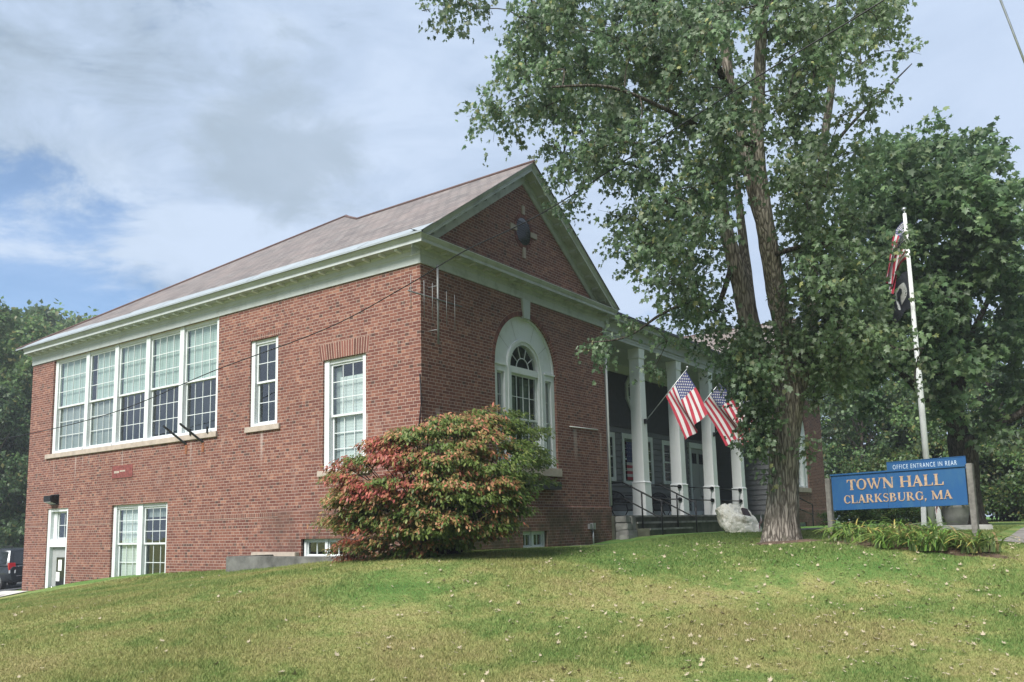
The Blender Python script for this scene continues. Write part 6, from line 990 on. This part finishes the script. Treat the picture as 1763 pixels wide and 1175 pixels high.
G = {
 'T':(.92,[vbar(.36,T_),hbar(.03,.89,.93,.07),serif(.36,T_,0),[(.03,.93),(.03,.70),(.08,.72),(.16,.93)],[(.89,.93),(.76,.93),(.84,.72),(.89,.70)]]),
 'O':(1.05,arc(.52,.5,.48,.52,0,360,T_,t_,30)),
 'W':(1.42,[stroke((.12,1),(.44,0),T_,.10),stroke((.44,0),(.70,.95),t_),stroke((.62,1),(.94,0),T_,.10),stroke((.94,0),(1.26,1),t_),hbar(0,.30,.94,S_),hbar(.50,.80,.94,S_),hbar(1.12,1.40,.94,S_)]),
 'N':(1.08,[vbar(.13,t_),stroke((.16,.97),(.88,.04),T_*1.05),vbar(.87,t_),serif(.13,t_,0),hbar(.02,.28,.94,S_),serif(.87,t_,.94)]),
 'H':(1.08,[vbar(.10,T_),vbar(.78,T_),hbar(.29,.78,.47,t_),serif(.10,T_,0),serif(.78,T_,0),serif(.10,T_,.94),serif(.78,T_,.94)]),
 'A':(1.02,[stroke((.16,0),(.52,1),t_),stroke((.48,1),(.84,0),T_),hbar(.28,.68,.30,t_),hbar(.02,.30,0,S_),hbar(.66,1.0,0,S_)]),
 'L':(.90,[vbar(.12,T_),hbar(.05,.84,0,.07),serif(.12,T_,.94),[(.84,.07),(.70,.07),(.79,.30),(.84,.30)]]),
 'C':(.98,arc(.52,.5,.46,.52,42,318,T_,t_,24)+[[(.84,.62),(.90,.62),(.90,1.0),(.84,.95)],[(.84,.20),(.90,.28),(.90,.12),(.80,.08)]]),
 'G':(1.05,arc(.52,.5,.46,.52,42,330,T_,t_,24)+[[(.84,.62),(.90,.62),(.90,1.0),(.84,.95)],vbar(.78,.16,.05,.42),hbar(.66,1.02,.42,S_)]),
 'R':(1.05,[vbar(.12,T_),serif(.12,T_,0),hbar(.05,.50,.94,S_),hbar(.30,.50,.46,S_)]+arc(.48,.73,.32,.27,-90,90,T_,S_,12)+[stroke((.50,.48),(.88,.04),T_*.95),hbar(.80,1.03,0,S_)]),
 'K':(1.08,[vbar(.12,T_),serif(.12,T_,0),serif(.12,T_,.94),stroke((.31,.42),(.80,.96),t_),stroke((.46,.58),(.88,.04),T_*.95),hbar(.68,.98,.94,S_),hbar(.74,1.06,0,S_)]),
 'B':(.98,[vbar(.12,T_),hbar(.05,.50,.94,S_),hbar(.05,.52,0,S_),hbar(.30,.50,.49,S_)]+arc(.46,.76,.32,.24,-90,90,T_,S_,12)+arc(.48,.27,.40,.27,-90,90,T_,S_,12)),
 'U':(1.08,[vbar(.12,T_,.30,1),vbar(.84,t_,.30,1),serif(.12,T_,.94),serif(.84,t_,.94)]+arc(.515,.32,.395,.34,180,360,.14,.09,14)),
 'S':(.80,arc(.40,.74,.30,.28,25,250,.13,t_,16)+arc(.40,.27,.32,.29,-155,70,.14,t_,16)+[stroke((.24,.56),(.58,.46),.17),[(.62,.78),(.68,.74),(.68,1.0),(.63,.97)],[(.08,.02),(.13,.04),(.13,.26),(.08,.28)]]),
 'M':(1.36,[vbar(.14,t_),stroke((.18,.98),(.66,.02),T_),stroke((.64,.02),(1.08,.98),t_),vbar(1.02,T_),hbar(.02,.30,0,S_),serif(1.02,T_,0),hbar(.02,.26,.94,S_),hbar(1.06,1.30,.94,S_)]),
 ',':(.36,[hbar(.08,.26,0,.17),[(.26,.02),(.10,-.20),(.06,-.17),(.14,.02)]]), ' ':(.50,[])}
def letters(txt, P, u0, u1, v0, h, w, name, mat, parent):
    tot = sum(G[c][0] for c in txt); sx = (u1-u0)/tot; x = 0; mb = MB(); k = 0
    for c in txt:
        for poly in G[c][1]:
            k += 1; mb.face([P(u0+(x+p[0])*sx, v0+p[1]*h, w+.00025*(k%40)) for p in poly])
        x += G[c][0]
    return mb.build(name, mat, parent)
# sign board: from the left post to the nearer right post
sa = Vector((2.62,-6.97,0)); sb_ = Vector((2.30,-9.115,0)); su = (sb_-sa).normalized(); sn = Vector((su.y,-su.x,0)); LS = (sb_-sa).length
if sn.x > 0: sn = -sn
PS = lambda u,v,w: tuple(sa + su*u + sn*w + Vector((0,0,v+.012*u)))
sg = empty('town_sign', ((sa+sb_)/2+Vector((0,0,-.7))), 'blue wooden town hall sign with gold lettering between two grey posts', 'sign')
mb = MB(); pbox(mb,PS,.03,LS-.03,-.300,.290,-.03,.0); mb.build('board', M['signblue'], sg, bevel=.004)
mb = MB(); pbox(mb,PS,.02,LS-.02,.290,.315,-.04,.02); mb.build('cap_rail', M['signblue'], sg)
for u,z0,z1 in ((-.035,-.95,.255),(LS+.035,-.95,.335)):
    mb = MB(); pbox(mb,PS,u-.042,u+.042,z0,z1,-.075,.028); mb.build('post', M['greywood'], sg, bevel=.008)
letters('TOWN HALL',PS,.29,1.83,.03,.175,.003,'lettering',M['signgold'],sg); letters('CLARKSBURG, MA',PS,.22,1.93,-.190,.135,.003,'lettering',M['signgold'],sg)
for u in (.95,1.45): 
    mb = MB(); pbox(mb,PS,u-.002,u+.002,-.298,.288,.0,.0008); mb.build('board_joint', M['blackcloth'], sg)
og = empty('entrance_sign', tuple(Vector(PS(1.4,0,-.2))+Vector((0,0,-.7))), 'narrow blue board reading office entrance in rear, standing behind the town hall sign', 'sign')
mb = MB(); pbox(mb,PS,.90,LS-.06,.26,.455,-.22,-.19); mb.build('board', M['signblue'], og, bevel=.004)
mb = MB(); pbox(mb,PS,.90,LS-.06,.455,.465,-.225,-.185); mb.build('cap_rail', M['signblue'], og)
for u in (1.1,1.9): mb = MB(); pbox(mb,PS,u-.04,u+.04,.0,.30,-.189,-.031); mb.build('batten', M['greywood'], og)
tc = bpy.data.curves.new('tmp_text','FONT'); tc.body = 'OFFICE ENTRANCE IN REAR'; tc.size = .115; tc.space_character = 1.25; to = bpy.data.objects.new('tmp_text', tc); COL.objects.link(to); dg = bpy.context.evaluated_depsgraph_get(); me = bpy.data.meshes.new_from_object(to.evaluated_get(dg)); bpy.data.objects.remove(to)
xsv = [v.co.x for v in me.vertices]; x0,x1 = min(xsv),max(xsv); mb = MB(); vv = [v.co.copy() for v in me.vertices]; ub0, ub1 = 1.0, LS-.19
for p in me.polygons: mb.face([PS(ub0+(vv[i].x-x0)/(x1-x0)*(ub1-ub0), .335+vv[i].y*.92, -.1865) for i in p.vertices])
mb.build('lettering', M['signwhite'], og)

# ------------------------------------------------------------------ boulder
bo = empty('boulder', (5.27,-4.29,gz(5.27,-4.29)), 'pale leaning memorial boulder with dark bronze plaque before the porch steps', 'boulder')
from mathutils import noise as mnoise
uR = Vector((.581,-.814,0)); dep_ = Vector((.814,.581,0)); bz_ = gz(5.27,-4.29); bm = bmesh.new()
HP = [(-.43,-.06,.50),(-.30,-.02,.575),(-.08,.02,.61),(.12,.06,.575),(.26,-.04,.46),(.36,-.18,.27),(.42,-.28,.08),(.40,-.30,-.08),(.06,-.36,.10),(-.16,-.24,-.08),(-.24,-.18,.16),(-.36,-.12,.36),(-.05,-.30,.30),
 (-.44,.20,.48),(-.14,.32,.57),(.14,.34,.50),(.36,.26,.26),(.44,.16,-.08),(-.16,.24,-.08),(-.36,.28,.28)]
for a_,b_,c_ in HP: bm.verts.new((a_,b_,c_))
bmesh.ops.convex_hull(bm, input=bm.verts); bmesh.ops.triangulate(bm, faces=bm.faces)
for it in range(4): bmesh.ops.subdivide_edges(bm, edges=bm.edges, cuts=1, use_grid_fill=True, smooth=.12 if it < 2 else 0)
bm.normal_update()
for v in bm.verts:
    p = v.co; v.co = p + v.normal*(mnoise.fractal(p*3.2+Vector((3,1,2)), .9, 2.0, 5)*.045 + mnoise.cell(p*5)*.010)
for v in bm.verts: v.co = uR*v.co.x + dep_*v.co.y + Vector((0,0,v.co.z)) + Vector((5.27,-4.29,bz_))
me = bpy.data.meshes.new('rock'); 
org = np.array([5.27,-4.29,bz_]); 
for v in bm.verts: v.co -= Vector(org)
bm.to_mesh(me); bm.free(); me.materials.append(M['rock']); o = bpy.data.objects.new('rock', me); link(o, org, bo)
# plaque lies on the rock's front right shoulder: found by casting onto the mesh
def rockray(px_, pz_):
    origin = uR*px_ - dep_*3 + Vector((0,0,pz_)); ok_, loc, nr, _ = o.ray_cast(origin, dep_); return (loc, nr) if ok_ else (origin+dep_*2.75, -dep_)
bpy.context.view_layer.update()
cs_ = [rockray(a,b) for a,b in ((.04,.47),(.18,.46),(.27,.27),(.12,.28))]; nr = sum((c[1] for c in cs_), Vector()).normalized(); out_ = max((c[0]-cs_[0][0]).dot(nr) for c in cs_)
ctr = sum((c[0] for c in cs_), Vector())/4 + nr*(.012); mb = MB(); pts = [ctr + ((c[0]-ctr)-nr*((c[0]-ctr).dot(nr))) + nr*.02 + Vector(org) for c in cs_]; mb.prism([p - nr*.05 for p in pts], nr*.05); mb.build('plaque', M['darkbrown'], bo, bevel=.004)
def stick_flag(x,y,z,label,tilt=.1,h=.45,group='small hand flags'):
    r = empty('hand_flag', (x,y,z), label, 'flag', group); mb = MB(); top = Vector((x+tilt*uR.x,y+tilt*uR.y,z+h)); mb.tube([(x,y,z),top],.006,6); mb.build('stick', M['greywood'], r)
    def pos(s,t): return top + Vector((0,0,-.17*t)) + uR*(-.07*s) + dep_*.02*math.sin(6*s+5*t) + Vector((0,0,-.22*s))
    flag(r,pos,8)
fb = Vector(org)+uR*.34-dep_*.40; stick_flag(fb.x,fb.y,gz(fb.x,fb.y)-.02,'tiny stars and stripes stuck in the ground before the memorial boulder',.07,.42)

# planter on a block behind the sign
qx,qy = 8.35,-8.05; qz = gz(qx,qy); pb_ = MB(); ang = .35; ca,sa2 = math.cos(ang),math.sin(ang)
pbk = lambda u,v,w: (qx+u*.581-w*.814, qy-u*.814-w*.581, qz+v)
pbox(pb_,pbk,-.62,.62,-.3,.10,-.3,.3); tag(pb_.build('concrete_block', M['pale_concrete'], bevel=.02), 'low pale concrete block under the flower tub behind the sign', 'block')
pt_ = empty('flower_tub', (qx,qy,qz+.10), 'grey stone tub of yellow green flowers on a concrete block behind the sign', 'planter')
mb = MB(); mb.lathe([(.20,qz+.10),(.25,qz+.30),(.30,qz+.47),(.32,qz+.50),(.31,qz+.53),(.27,qz+.53),(.26,qz+.46)],qx,qy,18); mb.build('pot', M['concrete'], pt_)
n = 420; a = rng.random(n)*6.283; r_ = .33*rng.random(n)**.5; pos = np.stack([qx+r_*np.cos(a),qy+r_*np.sin(a),qz+.53+.13*rng.random(n)*(1-.6*r_/.33)],1); tip = rng.normal(size=(n,3)); tip[:,2] += .3; up = rng.normal(size=(n,3))*.4; up[:,2] += 1
leaves('flowers', tmpl_oval(), pos, tip, up, rng.uniform(.06,.11,n), shade(rng,n,[(.14,.20,.05),(.32,.30,.08),(.30,.10,.06),(.09,.13,.04)],[.4,.25,.1,.25]), M['leaf'], pt_)
for s,lab in ((-.34,'small drooping stars and stripes at the left of the flower tub'),(.42,'small drooping stars and stripes at the right of the flower tub')): stick_flag(qx+.581*s*.8,qy-.814*s*.8,qz+.50,lab,s*.25,.22)

# benches and urn on the porch
def bench(x0,x1,label):
    r = empty('porch_bench', ((x0+x1)/2,1.95,FLZ), label, 'bench', 'iron benches on the porch'); z = FLZ
    mb = MB()
    for k in range(4): mb.box(x0,x1,1.62+k*.12,1.71+k*.12,z+.44,z+.47)
    mb.build('seat', M['blackmetal'], r); mb = MB(); nb = int((x1-x0)/.09)
    for k in range(nb+1):
        x = x0+(x1-x0)*k/nb; zz = z+.52+.30*math.sin(math.pi*k/nb)**.5; mb.tube([(x,2.08,z+.47),(x,2.13,zz)],.012,5)
    mb.tube([(x0+(x1-x0)*k/12,2.13,z+.53+.30*max(0,math.sin(math.pi*k/12))**.5) for k in range(13)],.022,6); mb.tube([(x0,2.09,z+.55),(x1,2.09,z+.55)],.016,6)
    mb.build('backrest', M['blackmetal'], r)
    for x in (x0+.05,x1-.05):
        mb = MB(); mb.tube([(x,1.60,z),(x,1.72,z+.22),(x,1.64,z+.45)],.02,6); mb.tube([(x,2.16,z),(x,2.02,z+.22),(x,2.10,z+.47)],.02,6); mb.tube([(x,1.72,z+.22),(x,2.02,z+.22)],.015,6); mb.tube([(x,1.64,z+.45),(x,1.62,z+.68),(x,2.1,z+.70)],.018,6); mb.build('leg_frame', M['blackmetal'], r)
bench(10.55,12.3,'black iron bench on the porch beside the brick wing'); bench(14.1,15.5,'black iron bench on the porch between the first two white columns')
ur = empty('pedestal', (17.55,1.55,FLZ), 'white turned pedestal standing by the grey porch door', 'pedestal'); mb = MB(); mb.lathe([(.17,FLZ),(.17,FLZ+.06),(.11,FLZ+.12),(.08,FLZ+.35),(.10,FLZ+.62),(.16,FLZ+.70),(.16,FLZ+.76)],17.55,1.55,16); mb.build('shaft', M['frame'], ur)

# stone post by the drive
spx,spy = -.95,15.7; mb = MB(); z = gz(spx,spy); mb.hexa([(spx-.13,spy-.1,z-.2),(spx+.13,spy-.1,z-.2),(spx+.13,spy+.1,z-.2),(spx-.13,spy+.1,z-.2),(spx-.11,spy-.08,z+.36),(spx+.11,spy-.08,z+.33),(spx+.11,spy+.08,z+.33),(spx-.11,spy+.08,z+.36)])
tag(mb.build('stone_post', M['pale_concrete'], bevel=.03), 'stubby pale stone post at the edge of the drive', 'post')

# parked car -----------------------------------------------------------
cx0,cy0 = 5.75,27.8; cz0 = gz(cx0,cy0+2.3)+.05
car = empty('parked_car', (cx0,cy0+2.4,cz0), 'dark grey estate car with roof rails parked behind the hall, seen from its tail', 'car')
CP = lambda x,y,z: (cx0+x, cy0+y, cz0+z)
def loft(secs, name, mat):
    mb = MB(); n = len(secs[0]); b = len(mb.v)
    for s in secs: mb.v += [CP(*p) for p in s]
    for i in range(len(secs)-1):
        for k in range(n): mb.f.append((i*n+k,i*n+(k+1)%n,(i+1)*n+(k+1)%n,(i+1)*n+k)); mb.m.append(0); mb.uv.append(None); mb.sm.append(True)
    for f in (tuple(range(n))[::-1], tuple((len(secs)-1)*n+k for k in range(n))): mb.f.append(f); mb.m.append(0); mb.uv.append(None); mb.sm.append(False)
    return mb.build(name, mat, car)
def sec(y, w, z0, z1, c=.12): return [(-w+c,y,z0),(w-c,y,z0),(w,y,z0+c),(w,y,z1-c),(w-c,y,z1),(-w+c,y,z1),(-w,y,z1-c),(-w,y,z0+c)]
body = loft([sec(.02,.90,.42,.98,.1),sec(.12,.95,.34,1.06),sec(.5,.97,.30,1.08),sec(2.4,.98,.28,1.06),sec(3.4,.97,.28,1.04),sec(4.5,.93,.32,.96),sec(4.75,.86,.40,.84)],'body',M['carpaint'])
loft([[(-.93,.14,1.0),(.93,.14,1.0),(.93,.14,1.05),(.80,.38,1.66),(.70,.44,1.73),(-.70,.44,1.73),(-.80,.38,1.66),(-.93,.14,1.05)],[(-.95,2.0,1.0),(.95,2.0,1.0),(.95,2.0,1.05),(.80,2.0,1.72),(.70,2.0,1.80),(-.70,2.0,1.80),(-.80,2.0,1.72),(-.95,2.0,1.05)],[(-.95,2.8,1.0),(.95,2.8,1.0),(.94,2.8,1.05),(.78,2.7,1.70),(.68,2.7,1.77),(-.68,2.7,1.77),(-.78,2.7,1.70),(-.94,2.8,1.05)],[(-.92,3.5,.98),(.92,3.5,.98),(.90,3.5,1.0),(.88,3.48,1.02),(.8,3.45,1.03),(-.8,3.45,1.03),(-.88,3.48,1.02),(-.90,3.5,1.0)]],'cabin',M['carpaint'])
rw = MB(); rw.hexa([CP(*p) for p in ((-.76,.16,1.10),(.76,.16,1.10),(.66,.36,1.60),(-.66,.36,1.60),(-.76,.125,1.10),(.76,.125,1.10),(.66,.325,1.60),(-.66,.325,1.60))]); rw.build('rear_window', M['carglass'], car)
for s in (-1,1):
    for a,b,nm in ((.42,1.35,'side_window'),(1.42,2.35,'side_window')):
        mb = MB(); mb.face([CP(s*.945,a,1.10),CP(s*.945,b,1.10),CP(s*.825,b-.02,1.64),CP(s*.825,a+.08,1.62)]); mb.build(nm, M['carglass'], car)
    mb = MB(); mb.hexa([CP(*p) for p in ((s*.70,.015,.86),(s*.965,.06,.86),(s*.965,.10,1.16),(s*.72,.06,1.16),(s*.70,.15,.86),(s*.94,.22,.86),(s*.94,.26,1.16),(s*.72,.22,1.16))]); mb.build('tail_light', M['tail'], car)
    mb = MB(); mb.hexa([CP(*p) for p in ((s*.72,.012,.72),(s*.95,.06,.72),(s*.955,.06,.855),(s*.71,.012,.855),(s*.72,.15,.72),(s*.93,.2,.72),(s*.93,.2,.855),(s*.71,.15,.855))]); mb.build('reversing_light', M['paper'], car)
    mb = MB(); mb.tube([CP(s*.66,.55,1.86),CP(s*.66,2.4,1.86)],.018,6); mb.tube([CP(s*.66,.6,1.76),CP(s*.66,.6,1.86)],.015,6); mb.tube([CP(s*.66,2.3,1.76),CP(s*.66,2.3,1.86)],.015,6); mb.build('roof_rail', M['blackmetal'], car)
    for y in (.95,3.85):
        w = bpy.data.objects.new('wheel', None); link(w, CP(s*.86,y,.35), car); mb = MB(); mb.tube([CP(s*.78,y,.35),CP(s*.97,y,.35)],.35,20,smooth=False); mb.build('tyre', M['tyre'], w); mb = MB(); mb.tube([CP(s*.96,y,.35),CP(s*.985,y,.35)],.21,16,smooth=False); mb.build('rim', M['chrome'], w)
mb = MB(); mb.box(cx0-.90,cx0+.90,cy0-.06,cy0+.1,cz0+.42,cz0+.64); mb.build('bumper', M['carpaint'], car, bevel=.03); mb = MB(); mb.box(cx0-.26,cx0+.26,cy0-.005,cy0+.05,cz0+.80,cz0+.92); mb.build('number_plate', M['paper'], car)
mb = MB(); mb.box(cx0-.60,cx0-.15,cy0+.015,cy0+.06,cz0+1.0,cz0+1.025); mb.box(cx0+.05,cx0+.6,cy0+.015,cy0+.06,cz0+1.0,cz0+1.04); mb.box(cx0-.7,cx0+.7,cy0-.07,cy0-.055,cz0+.60,cz0+.62); mb.build('trim_strip', M['chrome'], car)

# ------------------------------------------------------------------ sky, sun, camera
w = bpy.data.worlds.new('World'); scene.world = w; w.use_nodes = True
class WT(NT):
    def __init__(s, tree): s.t = tree
tr = w.node_tree; tr.nodes.clear(); T = WT(tr)
SUN_EL, SUN_DIR = R(48), Vector((-.985,-.02,0)).normalized()
sky = T.n('ShaderNodeTexSky', _sky_type='NISHITA', _sun_disc=False); sky.sun_elevation = SUN_EL; sky.sun_rotation = math.atan2(SUN_DIR.x, SUN_DIR.y); sky.air_density = 1.0; sky.dust_density = .6
d = T.n('ShaderNodeTexCoord').outputs['Generated']; q = T.xyz(d)
zz = T.math('ADD', T.math('MAXIMUM', q[2], 0), .16); pv = T.comb(T.math('DIVIDE', q[0], zz), T.math('DIVIDE', q[1], zz), 0)
n1 = T.noise(1.15, 6, .56, T.mapped(pv,(1,1,1),(3.1,.7,0)), .35); n2 = T.noise(2.6, 6, .6, T.mapped(pv,(1,1,1),(8,2,1)), .2)
def lobe(v, sharp, off=None):
    v = Vector(v).normalized(); dn = T.n('ShaderNodeVectorMath', _operation='DOT_PRODUCT'); T.l(d, dn.inputs[0]); dn.inputs[1].default_value = v
    return T.math('POWER', T.math('MAXIMUM', dn.outputs['Value'], 0), sharp)
white = (6.3,7.5,9.3); mid = (4.9,6.1,7.9); grey = (3.5,4.45,5.5)
n4 = T.noise(3.2, 7, .62, T.mapped(T.comb(q[0],q[1],T.math('MULTIPLY', q[2], 2.6)),(1.5,1.5,1.5),(2,5,1)), .5); cl = T.ramp(T.math('ADD', T.math('MULTIPLY', n1, .55), T.math('MULTIPLY', n4, .45)), [(.40,grey),(.48,mid),(.555,white)])
cl = T.mix(1.0, cl, (0,0,0), 'ADD') if False else cl
gl = T.math('MULTIPLY', lobe((.568,.711,.414), 140), 1.15); n5 = T.noise(7.5, 7, .6, T.mapped(d,(1,1,1.6),(1.3,4,2)), .6); gn = T.step(T.math('ADD', gl, T.math('ADD', T.math('MULTIPLY', T.math('SUBTRACT', n2, .5), 1.2), T.math('MULTIPLY', T.math('SUBTRACT', n5, .5), 1.7))), .40, .92)
cl = T.mix(T.math('MULTIPLY', gn, T.math('ADD', .45, T.math('MULTIPLY', n5, .7))), cl, (3.6,4.5,5.3)); tl_ = T.math('MULTIPLY', lobe((.30,.83,.48), 30), .55)
cl = T.mix(T.math('MULTIPLY', tl_, T.step(n2, .40, .62)), cl, (4.1,5.1,6.2)); rgt = lobe((.86,.06,.50), 3.5); cl = T.mix(T.math('MULTIPLY', rgt, .75), cl, (5.7,6.9,8.9))
blue = T.math('ADD', T.math('MULTIPLY', lobe((.395,.885,.245), 120), 1.0), T.math('MULTIPLY', T.math('SUBTRACT', n4, .5), -3.0)); bm_ = T.step(blue, .22, .80)
skyb = T.mix(1.0, sky.outputs['Color'], (.95,1.35,1.7), 'MULTIPLY')
col = T.mix(T.math('MULTIPLY', bm_, .66), cl, skyb)
lowm = T.step(q[2], -.02, .0); col = T.mix(lowm, (1.2,1.3,1.0), col)
bg = T.n('ShaderNodeBackground', Strength=.064); T.l(col, bg.inputs['Color']); wo = T.n('ShaderNodeOutputWorld'); T.l(bg.outputs[0], wo.inputs[0])
sl_ = bpy.data.lights.new('Sun','SUN'); sl_.energy = SUN_E; sl_.angle = R(SUN_ANG); sl_.color = (1,.965,.91); so_ = bpy.data.objects.new('Sun', sl_); COL.objects.link(so_)
sdir = Vector((SUN_DIR.x*math.cos(SUN_EL), SUN_DIR.y*math.cos(SUN_EL), math.sin(SUN_EL))); so_.rotation_euler = sdir.to_track_quat('Z','Y').to_euler(); so_.location = sdir*60
cd_ = bpy.data.cameras.new('Camera'); co = bpy.data.objects.new('Camera', cd_); COL.objects.link(co); cd_.sensor_width = 36; cd_.sensor_fit = 'HORIZONTAL'; cd_.lens = 36*1448.444/1763; cd_.shift_y = (713.193-587.5)/1763
Rm = Matrix(((0.583641,-0.093798,-0.806576),(-0.811673,-0.096073,-0.576157),(-0.023448,0.990945,-0.132205))); co.matrix_world = Matrix.Translation((-12.30386,-10.97227,-.43419)) @ Rm.to_4x4()
cd_.clip_start = .05; cd_.clip_end = 2000; scene.camera = co
scene.view_settings.view_transform = 'Standard'; scene.view_settings.look = 'None'; scene.view_settings.exposure = EXPO; scene.view_settings.gamma = 1
scene.cycles.max_bounces = 8; scene.cycles.transparent_max_bounces = 12; scene.cycles.caustics_reflective = False; scene.cycles.caustics_refractive = False; scene.cycles.use_denoising = True
# ------------------------------------------------------------------ thin air volume added to imitate lens glare and lift the blacks
if VEIL:
    mb = MB(); mb.box(-20,75,-24,85,-5,23); hz = bpy.data.materials.new('veil_air'); hz.use_nodes = True; ht = hz.node_tree; ht.nodes.clear(); ho = ht.nodes.new('ShaderNodeOutputMaterial'); hv = ht.nodes.new('ShaderNodeVolumePrincipled')
    hv.inputs['Color'].default_value = (.86,.92,1,1); hv.inputs['Density'].default_value = VEIL; hv.inputs['Anisotropy'].default_value = .2; ht.links.new(hv.outputs[0], ho.inputs['Volume']); tag(mb.build('glare_veil', hz), 'faint pale veil volume added to imitate lens glare', 'glare_veil', kind='stuff')
